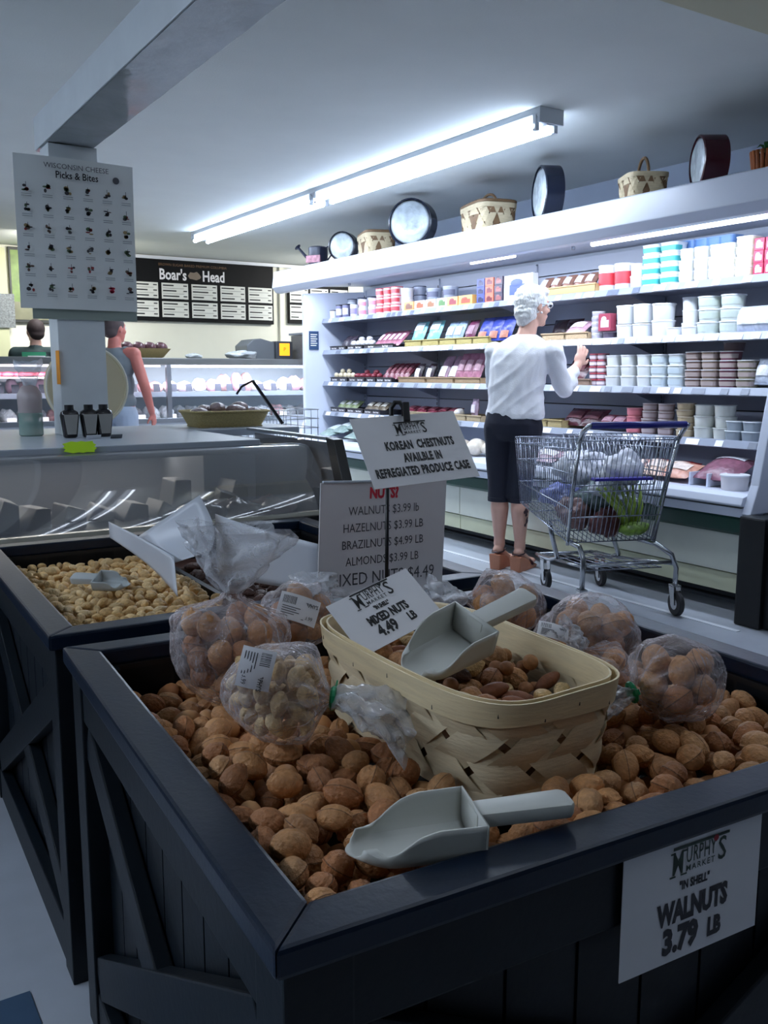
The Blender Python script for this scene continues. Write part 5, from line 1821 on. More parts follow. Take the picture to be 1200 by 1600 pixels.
def scoop(label, M, L=0.165, W=0.085, H=0.052, HL=0.125, mm=None):
    """bowl opens upwards, mouth at +x, handle at -x"""
    t = thing('nut_scoop', label, 'scoop')
    t.matrix_world = M
    m = MB()

    def f(u, v, off=0.0):
        # u along the length (0 back .. 1 mouth), v across the U section
        a = (v - 0.5) * 2
        taper = 1.0 - 0.10 * u
        hh = H * (1.0 if u < 0.35 else 1 - 0.88 * ((u - 0.35) / 0.65) ** 1.3)
        aa = abs(a)
        # rounded square section: floor then wall
        if aa < 0.5:
            y = aa / 0.5 * (W / 2 - 0.012)
            z = 0.0
        elif aa < 0.66:
            t_ = (aa - 0.5) / 0.16 * math.pi / 2
            y = W / 2 - 0.012 + 0.012 * math.sin(t_)
            z = min(hh, 0.012 * (1 - math.cos(t_)))
        else:
            y = W / 2 + 0.004 * (aa - .66)
            z = 0.012 + (max(hh, 0.0121) - 0.012) * (aa - 0.66) / 0.34
        y = math.copysign(y, a) * taper
        k = 1 - 0.45 * max(0, (u - 0.55) / 0.45) ** 3
        x = L * u - 0.028 * max(0, (u - 0.5) / .5) * (aa ** 2)
        return Vector((x, y * k, z + 0.008 * max(0, (u - .7) / .3) ** 2))
    m.grid(f, 20, 28)
    # back wall
    sec = [f(0, j / 28) for j in range(29)]
    m.add([tuple(p) for p in sec], [tuple(range(29))])
    o = m.build('bowl', mm or M_scoop, t, smooth='auto')
    sm = o.modifiers.new('thick', 'SOLIDIFY')
    sm.thickness = 0.0022
    h = MB()
    zz = H * 0.80
    h.prism([(0.002, -0.015), (0.002, 0.015), (-HL, 0.018), (-HL - 0.006, 0.012), (-HL - 0.006, -0.012), (-HL, -0.018)], zz - 0.011, zz + 0.006)
    h.build('handle', mm or M_scoop, t, bevel=0.004, smooth='auto')
    return t


def scoop_matrix(tip, back, roll=0.0):
    tip, back = Vector(tip), Vector(back)
    x = (tip - back).normalized()
    z = Vector((0, 0, 1))
    y = z.cross(x).normalized()
    z = x.cross(y)
    M = Matrix(((x.x, y.x, z.x, back.x), (x.y, y.y, z.y, back.y), (x.z, y.z, z.z, back.z), (0, 0, 0, 1)))
    return M @ Matrix.Rotation(roll, 4, 'X')


scoop('grey white plastic scoop lying on the walnuts against the front rim', scoop_matrix((0.425, 0.756, 0.708), (0.562, 0.712, 0.708), math.radians(-4)), L=0.138, W=0.080, H=0.042, HL=0.105)
scoop('grey white plastic scoop standing on the mixed nuts in the basket', scoop_matrix((0.6915, 1.0081, 0.7871), (0.8008, 1.026, 0.8054), math.radians(-20)), L=0.135, W=0.085, H=0.05, HL=0.12)
scoop('small clear scoop lying on the almonds in the far bin', scoop_matrix((0.655, 2.20, 0.672), (0.585, 2.26, 0.672), 0.3), L=0.085, W=0.06, H=0.03, HL=0.06, mm=mat('clear scoop', (196, 204, 206), 0.2, alpha=0.75))

# ---------------------------------------------------------------- plastic bags of nuts
M_bag = film_mat('nut bag film', (236, 228, 232), 0.10, 0.62, 0.10, bump=0.9, bscale=38)
M_bagt = film_mat('bag neck film', (228, 230, 236), 0.30, 0.62, 0.12, bump=1.0, bscale=30)
M_tie = mat('green tie', (20, 150, 95), 0.4)


def nut_bag(label, c, axis, rx, ry, L, nuts, rn, n, sc=1.15, tail=0.10, tail_r=0.05, tie=None, where='', up=(0, 0, 1), sticker=None, tail_bend=(0, 0, 0)):
    """c = centre of the full part; axis points from the full part to the neck"""
    c, a = Vector(c), Vector(axis).normalized()
    x = a.cross(Vector(up))
    x.normalize()
    y = x.cross(a) * -1
    if y.z < 0:
        y = -y
    R = Matrix(((x.x, y.x, a.x), (x.y, y.y, a.y), (x.z, y.z, a.z))).to_4x4()
    if R.determinant() < 0:
        R = Matrix(((-x.x, y.x, a.x), (-x.y, y.y, a.y), (-x.z, y.z, a.z))).to_4x4()
    M = Matrix.Translation(c) @ R
    t = thing('nut_bag', label, 'bag of nuts')
    t.matrix_world = M
    m = MB()
    sd = rng.random() * 50

    def prof(v):            # v 0 closed end .. 1 neck
        s = math.sin(math.pi * min(1, 0.02 + v * 0.86)) ** 0.55
        kn = sstep(0.78, 1.0, v)
        return s * (1 - kn) + 0.14 * kn

    def f(u, v):
        th = 2 * math.pi * u
        r = prof(v)
        fold = 1.04 + (0.03 + 0.22 * sstep(0.6, 1, v)) * math.sin(th * 11 + 3 * math.sin(th * 2 + sd)) + 0.16 * noise.noise(Vector((math.cos(th) * 1.7, math.sin(th) * 1.7, v * 3.5 + sd))) + 0.05 * abs(noise.noise(Vector((math.cos(th) * 5, math.sin(th) * 5, v * 8 + sd))))
        return Vector((rx * r * fold * math.cos(th), ry * r * fold * math.sin(th), (v - 0.45) * L))
    m.grid(f, 72, 30, True)
    m.build('bag_film', M_bag, t, smooth=True, fix=False)
    m = MB()
    z0 = 0.55 * L
    tb = Vector(tail_bend)

    def g(u, v):
        th = 2 * math.pi * u
        r = 0.012 + (tail_r - 0.012) * v ** 0.8
        fold = 1 + 0.22 * math.sin(th * 6 + sd + v * 2 + 2 * math.sin(th * 2)) + 0.9 * v * noise.noise(Vector((math.cos(th) * 1.6, math.sin(th) * 1.6, sd)))
        w = 0.014 * noise.noise(Vector((math.cos(th) * 2, math.sin(th) * 2, v * 6 + sd)))
        return Vector((r * fold * math.cos(th) + w, r * fold * math.sin(th) * 0.45 + w, z0 + tail * v + 0.02 * v * noise.noise(Vector((u * 9, 0, sd))))) + tb * v * v
    m.grid(g, 48, 14, True)
    m.build('bag_neck', M_bagt, t, smooth=True, fix=False)
    if tie:
        m = MB().tube([(0.013 * math.cos(q), 0.013 * math.sin(q), z0) for q in [i * math.pi / 6 for i in range(12)]], 0.004, 6, True)
        m.bar((0.0, 0.0, z0), (0.030, 0.012, z0 + 0.002), 0.008, 0.002)
        m.build('green_tie', M_tie, t, label='green tie')
    # nuts inside
    got = []
    tries = 0
    while len(got) < n and tries < 9000:
        tries += 1
        q = Vector((rng.uniform(-1, 1), rng.uniform(-1, 1), rng.uniform(-0.45, 0.38)))
        v = q.z + 0.45
        if v > 0.80:
            continue
        rr_ = prof(v)
        X_, Y_ = max(1e-3, rx * rr_ - rn * 1.05), max(1e-3, ry * rr_ - rn * 1.05)
        p = Vector((q.x * rx, q.y * ry, q.z * L))
        if (p.x / X_) ** 2 + (p.y / Y_) ** 2 > 1 or p.z < -0.45 * L + rn * 1.2:
            continue
        if all((p - g_).length > rn * 1.75 for g_ in got):
            got.append(p)
    for p in got:
        me = nuts[rng.randrange(len(nuts))]
        nm = me.name.split('.')[0]
        s = rn * sc
        E3 = (rng.uniform(0, 6), rng.uniform(0, 6), rng.uniform(0, 6))
        link(nm, me, None, M @ p, E3, '%s inside the clear bag %s' % (nm.replace('_', ' '), where), nm.replace('_', ' '), '%ss inside the bag %s' % (nm.replace('_', ' '), where), scale=(s, s, s))
    return t, M


def sticker(t, c, xdir, ydir, w, h, words=True):
    """price sticker lying on a bag: c, directions in world space"""
    x = Vector(xdir).normalized()
    y = Vector(ydir)
    y = (y - x * y.dot(x)).normalized()
    z = x.cross(y)
    Mw = Matrix(((x.x, y.x, z.x, c[0]), (x.y, y.y, z.y, c[1]), (x.z, y.z, z.z, c[2]), (0, 0, 0, 1)))
    p = MB().grid(lambda u, v: ((u - .5) * w, (v - .5) * h, -0.006 * (2 * u - 1) ** 2 - 0.003 * (2 * v - 1) ** 2), 8, 6).build('price_sticker', M_paper, t, smooth=True)
    p.matrix_parent_inverse = Matrix.Identity(4)
    p.matrix_local = t.matrix_world.inverted() @ Mw

    def zz(x_, y_):
        return -0.006 * (2 * x_ / w) ** 2 - 0.003 * (2 * y_ / h) ** 2 + 0.0006
    m = MB()
    r = random.Random(4)
    x0 = -w * 0.42
    while x0 < -w * 0.1:
        bw_ = r.uniform(0.0004, 0.0011)
        m.add([(x0, h * .08, zz(x0, .2 * h)), (x0 + bw_, h * .08, zz(x0, .2 * h)), (x0 + bw_, h * .38, zz(x0, .38 * h)), (x0, h * .38, zz(x0, .38 * h))], [(0, 1, 2, 3)])
        x0 += bw_ + r.uniform(0.0006, 0.0014)
    for k in range(5):
        y0 = -h * 0.05 - k * h * 0.085
        x1 = w * r.uniform(-0.1, 0.2)
        m.add([(-w * .4, y0, zz(-w * .3, y0)), (x1, y0, zz(x1, y0)), (x1, y0 + .0012, zz(x1, y0)), (-w * .4, y0 + .0012, zz(-w * .3, y0))], [(0, 1, 2, 3)])
    m.build('printed_bars', M_ink, p, kind='stuff')
    text("MURPHY'S", h * 0.2, M_ink, p, (w * 0.24, h * 0.2), zz(w * .3, h * .2) + .0006, bold=h * 0.004, sx=0.7)
    text('3.99', h * 0.2, M_ink, p, (w * 0.3, -h * 0.28), zz(w * .3, h * .3) + .0006, sx=0.8)
    return p


RW = Vector((math.cos(AZ), -math.sin(AZ), 0))     # to the shopper's right
FW = Vector((math.sin(AZ), math.cos(AZ), 0))      # away from the shopper
UP = Vector((0, 0, 1))
WALB = WAL
# A: tall knotted bag
nut_bag('tall clear bag of walnuts with an upright twisted neck in the near bin', Vector((0.566, 1.3776, 0.7355)), UP * 1.0 + RW * 0.06, 0.092, 0.075, 0.19, WAL, 0.021, 26, tail=0.11, tail_r=0.085,
        where='with the upright neck', up=tuple(FW))
# B: bag with a sticker and green tie
tB, _ = nut_bag('clear bag of pale nuts with a big white sticker and green tie', Vector((0.4988, 1.0683, 0.7762)), RW * 1.0 - UP * 0.08 - FW * 0.05, 0.066, 0.062, 0.15, ALM, 0.0132, 52, sc=1.45, tail=0.105, tail_r=0.066, tie=True,
                where='with the big sticker', tail_bend=(0, -0.035, 0))
sticker(tB, Vector((0.4547, 1.022, 0.8293)), UP * -0.95 + RW * -0.22 + FW * -0.2, RW * 1.0 + UP * -0.2, 0.052, 0.044)
# C: dark nuts with sticker behind
tC, _ = nut_bag('clear bag of dark nuts with a tilted sticker left of the white price list', Vector((0.7282, 1.4465, 0.7574)), FW * 1.0 + RW * 0.15 + UP * 0.25, 0.066, 0.058, 0.14, HAZ + WAL[:2], 0.019, 26, tail=0.07, tail_r=0.05, where='left of the price list')
sticker(tC, Vector((0.6951, 1.3729, 0.7976)), RW * 0.93 - UP * 0.33 + FW * 0.1, UP * 0.8 + RW * 0.1 + FW * 0.5, 0.072, 0.048)
# D: back right
nut_bag('clear bag of walnuts leaning in the back right corner of the near bin', Vector((1.1101, 1.3013, 0.7627)), RW * -1.0 + UP * 0.12, 0.075, 0.06, 0.15, WAL, 0.021, 18, tail=0.08, tail_r=0.06, where='at the back right corner')
# E: with sticker, middle right
tE, _ = nut_bag('bulging clear bag of walnuts with a small sticker at the right rim', Vector((1.1389, 1.1135, 0.7522)), RW * -0.5 - UP * 0.5 - FW * 0.6, 0.085, 0.068, 0.16, WAL, 0.021, 22, tail=0.05, tail_r=0.035, where='with the small sticker')
sticker(tE, Vector((1.0151, 1.0773, 0.7802)), RW * 0.96 - UP * 0.28, UP * 0.8 + FW * 0.5, 0.052, 0.026)
# F: with green tie, right of the basket
nut_bag('clear bag of large walnuts with a green tie right of the splint basket', Vector((1.063, 0.8568, 0.7553)), RW * -0.95 - UP * 0.22 - FW * 0.2, 0.066, 0.060, 0.145, WAL, 0.021, 20, tail=0.06, tail_r=0.035, tie=True, where='right of the basket')
# G: bag behind the right side of the basket
nut_bag('clear bag of nuts wedged between the basket and the right bags', Vector((1.0835, 1.0194, 0.6998)), UP * 0.6 + RW * -0.5, 0.055, 0.05, 0.12, WAL, 0.020, 10, tail=0.05, tail_r=0.04, where='wedged beside the basket')


# ---------------------------------------------------------------- signs
def logo(parent, cx, cy, w, m=M_ink, mg=None, apple=True):
    """shop name under a bar: big first and last letters, small second line"""
    h = w * 0.40
    mg = mg or m
    B(-w * 0.50, w * 0.52, 0, w * 0.035, 0, 0.0005).build('logo_bar', m, parent, loc=(cx, cy + h * 0.42, 0.0004))
    slab = MB()
    # serifed initial M and final S are set larger
    text('M', h * 1.15, m, parent, (cx - w * 0.41, cy - h * 0.08), bold=w * 0.001, sx=0.60)
    text('URPHY', h * 0.78, m, parent, (cx + w * 0.005, cy + h * 0.10), bold=w * 0.0016, sx=0.54, gap=1.06)
    text("'", h * 0.8, m, parent, (cx + w * 0.275, cy + h * 0.14), bold=w * 0.006, sx=0.8)
    text('S', h * 1.15, m, parent, (cx + w * 0.40, cy - h * 0.08), bold=w * 0.004, sx=0.80)
    text('MARKET', h * 0.30, m, parent, (cx - w * 0.0, cy - h * 0.34), bold=w * 0.001, sx=1.0, gap=1.25)
    # slab serifs
    for dx_, y_, ww in ((-0.50, -0.50, 0.10), (-0.30, -0.50, 0.10), (-0.505, 0.30, 0.08), (-0.295, 0.30, 0.08)):
        slab.box(cx + dx_ * w - ww * w / 2, cx + dx_ * w + ww * w / 2, cy + y_ * h, cy + y_ * h + w * 0.018, 0.0004, 0.0009)
    slab.build('logo_serif', m, parent, kind='stuff')
    if apple:
        MB().lathe([(w * 0.045, 0), (w * 0.045, 0.0004), (0, 0.0004)], 12).build('logo_mark', mg, parent, loc=(cx + w * 0.27, cy + h * 0.40, 0.0007))


def card(name, label, tl, tr, bl, W=None, H=None, thick=0.0012, m=None, cat='sign'):
    M, w, h = frame_from(tl, tr, bl)
    w, h = W or w, H or h
    t = thing(name, label, cat)
    t.matrix_world = M
    m_ = MB().grid(lambda u, v: ((u - .5) * w, (v - .5) * h, 0), 2, 2)
    m_ = B(-w / 2, w / 2, -h / 2, h / 2, -thick, 0)
    m_.build('card', m or M_paper, t)
    return t, w, h


# walnut price sign on the front of the near bin
p0 = b1(0.402, -0.004 + 0.012)
fx = Vector((math.cos(RZ1), math.sin(RZ1), 0))
fy = Vector((-math.sin(RZ1), math.cos(RZ1), 0))
tl_ = b1(0.402, 0.008, 0.693)
s1, w, h = card('price_sign', 'white paper sign reading walnuts 3.79 lb on the front of the near bin', tl_, tl_ + fx * 0.218, tl_ - UP * 0.150)
M_ink2 = mat('washed black ink', (52, 50, 56), 0.6)
M_lg = mat('dark green ink', (62, 78, 70), 0.6)
logo(s1, 0.008, h * 0.30, w * 0.40, M_lg, mat('red ink', (170, 50, 60), 0.6))
text('"IN SHELL"', h * 0.095, M_ink2, s1, (0.0, h * 0.095), bold=0.0006, sx=0.72)
text('WALNUTS', h * 0.235, M_ink2, s1, (0.0, -h * 0.105), bold=0.0021, sx=0.66)
text('3.79', h * 0.27, M_ink2, s1, (-w * 0.085, -h * 0.335), bold=0.0024, sx=0.80)
text('LB', h * 0.2, M_ink2, s1, (w * 0.165, -h * 0.345), bold=0.0019, sx=0.68)

# korean chestnuts sign on a pole
TL, TR_, BL_ = (0.8082, 1.3895, 1.1198), (1.0317, 1.3851, 1.1296), (0.807, 1.3106, 1.0035)
s2, w, h = card('clip_sign', 'tilted white card about korean chestnuts clipped to the black pole', TL, TR_, BL_)
logo(s2, 0.006, h * 0.30, w * 0.30)
text('KOREAN  CHESTNUTS', h * 0.165, M_ink, s2, (0.012, h * 0.055), bold=0.0011, sx=0.58, gap=1.10)
text('AVAILBLE IN', h * 0.165, M_ink, s2, (0.008, -h * 0.13), bold=0.0011, sx=0.58, gap=1.10)
text('REFREGIATED PRODUCE CASE', h * 0.165, M_ink, s2, (0.0, -h * 0.315), bold=0.0011, sx=0.58, gap=1.10)
pole = thing('sign_pole', 'thin black metal pole with a clip holding the chestnut sign', 'pole')
pb = Vector((0.8717, 1.3694, 0.8337))
pt_ = Vector((0.8945, 1.3989, 1.0764))
pb.z = 0.68
MB().tube([pb, (pt_.x, pt_.y, pt_.z)], 0.0035, 8).build('pole_rod', M_black, pole, smooth=True)
ch = Vector((0.9123, 1.3711, 1.1178))
hook = [Vector((0.901, 1.3961, 1.117)), Vector((0.9016, 1.3993, 1.1366)), Vector((0.9084, 1.3969, 1.147)), Vector((0.9162, 1.3919, 1.147)), Vector((0.9204, 1.3876, 1.1378)), Vector((0.9202, 1.385, 1.1228))]
MB().tube([pt_] + hook, 0.0045, 8).build('hook', M_black, pole, smooth=True)
MB().bar(Vector((0.9212, 1.3804, 1.1472)), Vector((0.9136, 1.3647, 1.1134)), 0.012, 0.008).build('clip', M_black, pole, bevel=0.002)

# mixed nuts sign in the basket
TL, TR_, BL_ = (0.6624, 1.2156, 0.8392), (0.8218, 1.2297, 0.8794), (0.6903, 1.1387, 0.7763)
s3, w, h = card('price_sign', 'tilted white card reading mixed nuts 4.49 lb stuck in the splint basket', TL, TR_, BL_)
logo(s3, 0.0, h * 0.34, w * 0.46)
text('"IN SHELL"', h * 0.10, M_ink, s3, (0.0, h * 0.115), bold=0.0006, sx=0.62)
text('MIXED NUTS', h * 0.20, M_ink, s3, (0.0, -h * 0.06), bold=0.0012, sx=0.66)
text('4.49', h * 0.27, M_ink, s3, (-w * 0.10, -h * 0.27), bold=0.0012, sx=0.78)
text('LB', h * 0.20, M_ink, s3, (w * 0.20, -h * 0.27), bold=0.0010, sx=0.66)

# nut price list
TL, TR_, BL_ = (0.900, 1.668, 0.972), (1.226, 1.668, 0.958), (0.898, 1.668, 0.722)
s4, w, h = card('price_list', 'white acrylic price list of nuts standing on the rims between the two bins', TL, TR_, BL_, thick=0.003, m=mat('list paper', (226, 222, 224), 0.45))
M_red = mat('red lettering', (205, 50, 70), 0.6)
text('NUTS?', h * 0.13, M_red, s4, (-0.005, h * 0.40), bold=0.0016, sx=0.8)
SHR = Matrix(((1, 0, 0, 0), (0.05, 1, 0, 0), (0, 0, 1, 0), (0, 0, 0, 1)))
for k, s in enumerate(('WALNUTS $3.99 lb', 'HAZELNUTS $3.99 LB', 'BRAZILNUTS $4.99 LB', 'ALMONDS $3.99 LB')):
    text(s, h * 0.108, M_inkgrey, s4, (-0.002, h * (0.255 - 0.147 * k)), sx=0.82, M=SHR)
text('MIXED NUTS $4.49', h * 0.155, M_inkgrey, s4, (0.0, -h * 0.345), sx=0.86, M=SHR)
B(-w / 2, w / 2, -h / 2 - 0.004, -h / 2, -0.05, 0.045).build('acrylic_foot', film_mat('acrylic', (215, 222, 228), 0.25, 0.7, 0.05, bump=0), s4)
B(-w / 2 + 0.005, w / 2 - 0.07, h / 2, h / 2 + 0.004, -0.003, 0.003).build('acrylic_edge', mat('acrylic edge', (200, 210, 220), 0.15), s4)

# blank white sheets standing in the far bin (backs of laminated cards)
M_sheet = mat('translucent sheet', (196, 200, 208), 0.35, var=0.03, vscale=6)


def sheet(label, pts, name='white_sheet', sag=0.02, m=M_sheet):
    A, Bp, Cc, Dd = [Vector(p) for p in pts]
    n_ = (Bp - A).cross(Dd - A).normalized()
    t = MB()
    t.grid(lambda u, v: (A * (1 - u) + Bp * u) * (1 - v) + (Dd * (1 - u) + Cc * u) * v + n_ * sag * math.sin(math.pi * u) * (0.4 + .6 * v), 14, 8)
    o = t.build(name, m, None, smooth=True, label=label, cat='sheet')
    s = o.modifiers.new('t', 'SOLIDIFY')
    s.thickness = 0.0012
    return o


sheet('white folded sheet slanting down to the right across the almonds', [(0.6809, 2.4894, 0.7962), (0.7093, 2.0476, 0.7704), (0.6929, 1.9836, 0.6898), (0.6748, 2.4621, 0.7563)], sag=0.02)
sheet('white curved sheet standing upright behind the slanting one', [(0.7325, 2.3912, 0.7651), (0.7245, 2.0933, 0.7451), (0.7819, 2.0038, 0.7824), (0.8261, 2.1757, 0.8942)], sag=-0.03)
sheet('wide white sheet slanting down to the right behind the tall nut bag', [(0.8479, 2.1253, 0.6924), (0.912, 1.708, 0.7286), (0.9065, 1.6953, 0.8376), (0.8639, 2.1667, 0.8447)][0:4], sag=0.02)
# extra loose bag neck of clear film standing behind bag A
# ---------------------------------------------------------------- shopping cart
M_wire = mat('cart wire', (150, 155, 168), 0.25, metal=0.9)
M_chr = mat('cart chrome', (175, 178, 182), 0.2, metal=0.9)
M_blue = mat('blue handle', (28, 30, 120), 0.35)
M_rub = mat('dark rubber', (28, 28, 32), 0.6)
ct_ = thing('shopping_cart', 'wire shopping cart with a blue handle and groceries beside the woman', 'shopping cart', (3.373, 3.06, 0), math.radians(-20.3))


def quad_pt(c, u, v):
    a, b, c_, d_ = [Vector(p) for p in c]
    return (a * (1 - u) + b * u) * (1 - v) + (d_ * (1 - u) + c_ * u) * v


# basket corners, local: x right, y forward (away), origin under the rear axle
BX = -0.085
RB = [(BX - 0.235, 0.02, 0.385), (BX + 0.225, 0.02, 0.385)]
RT = [(BX - 0.255, -0.13, 0.90), (BX + 0.245, -0.13, 0.90)]
FB = [(BX - 0.19, 0.80, 0.475), (BX + 0.17, 0.80, 0.475)]
FT = [(BX - 0.20, 0.88, 0.84), (BX + 0.19, 0.88, 0.84)]


def panel(name, c, nu, hs, r=0.0022, rh=0.0035, parent=ct_):
    m = MB()
    for i in range(nu + 1):
        m.tube([quad_pt(c, i / nu, 0), quad_pt(c, i / nu, 1)], r, 5)
    for v in hs:
        m.tube([quad_pt(c, 0, v), quad_pt(c, 1, v)], rh, 6)
    return m.build(name, M_wire, parent, smooth=True)


panel('left_side_panel', [RB[0], FB[0], FT[0], RT[0]], 30, (0, 0.32, 0.66, 0.9, 1))
panel('right_side_panel', [RB[1], FB[1], FT[1], RT[1]], 30, (0, 0.32, 0.66, 0.9, 1))
panel('front_panel', [FB[0], FB[1], FT[1], FT[0]], 14, (0, 0.32, 0.66, 0.9, 1))
panel('rear_gate', [RB[0], RB[1], RT[1], RT[0]], 20, (0, 0.25, 0.5, 0.98))
panel('basket_floor', [RB[0], RB[1], FB[1], FB[0]], 14, (0, 0.25, 0.5, 0.75, 1))
seat = [(BX - 0.22, 0.03, 0.66), (BX + 0.21, 0.03, 0.66), (BX + 0.20, 0.20, 0.90), (BX - 0.20, 0.20, 0.90)]
panel('child_seat', seat, 14, (0, 0.5, 1))
MB().bar((BX - 0.15, -0.05, 0.70), (BX + 0.15, -0.05, 0.70), 0.05, 0.014).build('seat_flap', mat('violet blue plastic', (52, 42, 150), 0.4), ct_, bevel=0.004, label='violet blue seat flap')
h_ = MB().tube([(BX - 0.235, -0.20, 0.965), (BX + 0.235, -0.20, 0.965)], 0.016, 14).build('handle', M_blue, ct_, smooth=True, label='blue handle bar')
for s in (-1, 1):
    MB().tube([(BX + s * 0.25, -0.10, 0.88), (BX + s * 0.253, -0.15, 0.935), (BX + s * 0.245, -0.20, 0.965), (BX + s * 0.23, -0.20, 0.965)], 0.011, 10).build('handle_bracket', M_chr, ct_, smooth=True)
    # uprights from the rear frame to the handle
    MB().tube([(BX + s * 0.252, -0.13, 0.93), (BX + s * 0.24, -0.02, 0.62), (BX + s * 0.23, 0.04, 0.37)], 0.009, 8).build('rear_upright', M_chr, ct_, smooth=True)
    # rear leg curving down to the caster
    MB().tube([(BX + s * 0.19, 0.12, 0.37), (BX * 0.6 + s * 0.205, 0.03, 0.36), (BX * 0.2 + s * 0.235, -0.01, 0.31), (s * 0.25, -0.005, 0.24), (s * 0.25, 0.0, 0.15)], 0.013, 10).build('rear_leg', M_chr, ct_, smooth=True)
    # front: U tube from the basket to the lower rail
    MB().tube([(BX + s * 0.17, 0.42, 0.42), (BX * 0.5 + s * 0.175, 0.44, 0.30), (s * 0.18, 0.48, 0.22), (s * 0.18, 0.56, 0.19), (s * 0.17, 0.74, 0.17), (s * 0.165, 0.80, 0.17)], 0.013, 10).build('lower_rail', M_chr, ct_, smooth=True)
    MB().tube([(s * 0.235, 0.0, 0.26), (s * 0.18, 0.50, 0.20)], 0.008, 8).build('side_stay', M_chr, ct_, smooth=True)
    for (x, y, r, nm) in ((s * 0.25, 0.0, 0.062, 'rear_caster'), (s * 0.165, 0.68, 0.055, 'front_caster')):
        c = link(nm, None, ct_, (x, y, 0))
        f = MB()
        top = 0.15 if 'rear' in nm else 0.165
        for q in (-1, 1):
            f.prism([(-0.025, top), (0.025, top), (0.018 - 0.02, r * 0.9), (-0.014 - 0.02, r * 0.9)], q * 0.019 - 0.002, q * 0.019 + 0.002, 'x')
        f.box(-0.021, 0.021, -0.025, 0.025, top - 0.005, top + 0.004)
        f.build('fork', M_chr, c)
        w_ = MB()
        w_.M = Matrix.Translation((0, -0.02, r)) @ Matrix.Rotation(math.pi / 2, 4, 'Y')
        w_.lathe([(r * 0.55, -0.012), (r * 0.93, -0.014), (r, -0.009), (r, 0.009), (r * 0.93, 0.014), (r * 0.55, 0.012), (0, 0.012)], 28)
        w_.build('wheel', M_rub, c, smooth='auto')
        w_ = MB()
        w_.M = Matrix.Translation((0, -0.02, r)) @ Matrix.Rotation(math.pi / 2, 4, 'Y')
        w_.lathe([(r * 0.3, -0.016), (r * 0.5, -0.015), (r * 0.5, 0.015), (r * 0.3, 0.016), (0, 0.016)], 16).build('hub', M_chr, c, smooth='auto')
MB().tube([(-0.25, 0.0, 0.27), (0.25, 0.0, 0.27)], 0.009, 8).build('rear_crossbar', M_chr, ct_, smooth=True)
MB().tube([(-0.165, 0.80, 0.17), (0.165, 0.80, 0.17)], 0.010, 8).build('front_crossbar', M_chr, ct_, smooth=True)
panel('lower_rack', [(-0.2, 0.05, 0.235), (0.2, 0.05, 0.235), (0.165, 0.72, 0.19), (-0.165, 0.72, 0.19)], 8, (0, 0.33, 0.66, 1), r=0.003)

ctm = Matrix.Translation((3.373, 3.06, 0)) @ Matrix.Rotation(math.radians(-20.3), 4, 'Z')


def in_cart(p):
    return ctm @ Vector((p[0] - 0.08, p[1] + 0.02, p[2] - 0.03))


M_pw = mat('white bag plastic', (216, 218, 228), 0.25, bump=1.0, bscale=18)
for i, (p, r, lab) in enumerate([((-0.02, 0.34, 0.74), (0.14, 0.14, 0.09), 'white plastic shopping bag high in the front of the cart'),
                                 ((0.06, 0.06, 0.76), (0.11, 0.09, 0.09), 'white plastic bag in the child seat of the cart')]):
    lump('shopping_bag', lab, *in_cart(p), r, M_pw, 'bag')
lump('blue_white_pack', 'blue and white crinkled pack at the front of the cart floor', *in_cart((-0.05, 0.48, 0.58)), (0.13, 0.15, 0.06), mat('bluewhite', (120, 130, 190), 0.25, var=0.6, vscale=40, bump=.6), 'package')
lump('clear_pack', 'clear pack of brown items in the cart middle', *in_cart((-0.12, 0.20, 0.53)), (0.09, 0.10, 0.07), mat('brown pack', (120, 90, 88), 0.2, var=0.5, vscale=30, bump=.6), 'package')
lump('red_brown_pack', 'dark red brown pack on the cart floor', *in_cart((-0.01, 0.08, 0.50)), (0.08, 0.06, 0.07), mat('red pack', (92, 50, 52), 0.3, var=0.4, vscale=30), 'package')
lump('grey_green_bag', 'grey green produce bag with a silvery top in the cart', *in_cart((-0.01, 0.20, 0.60)), (0.12, 0.09, 0.08), mat('grey green', (110, 128, 128), 0.2, var=0.3, vscale=20, bump=.8), 'bag')
lump('silver_bag', 'silvery white crumpled bag lying on the green bag in the cart', *in_cart((0.0, 0.12, 0.665)), (0.085, 0.06, 0.045), M_pw, 'bag')
cel = thing('celery_bunch', 'bright yellow green celery bunch in clear wrap at the right of the cart', 'celery', in_cart((0.12, 0.05, 0.44)))
for k in range(7):
    a = -0.35 + 0.09 * k
    MB().tube([(0.10 * a + 0.02 * (k % 2), 0.015 * (k % 3), 0.02), (0.3 * a, 0.01 * (k % 3), 0.13), (0.55 * a - 0.04, 0.02, 0.24)], [0.016, 0.013, 0.006], 8).build('stalk', mat('celery', (150, 175, 70), 0.35, var=0.2, vscale=15, objvar=0.15), cel, smooth=True)
lump('lettuce_pack', 'bright green leafy pack on the right of the cart floor', *in_cart((0.12, 0.03, 0.47)), (0.10, 0.05, 0.03), mat('leafy pack', (110, 140, 50), 0.3, var=0.5, vscale=40, bump=.6), 'package')

# ---------------------------------------------------------------- people
M_skin = mat('warm skin', (206, 160, 142), 0.5, var=0.06, vscale=12)
M_skinr = mat('ruddy skin', (190, 112, 100), 0.5, var=0.08, vscale=12)
M_hair = mat('white hair', (240, 239, 236), 0.7, var=0.12, vscale=60, bump=1.0, bscale=110, stretch=(1, 1, 0.35))


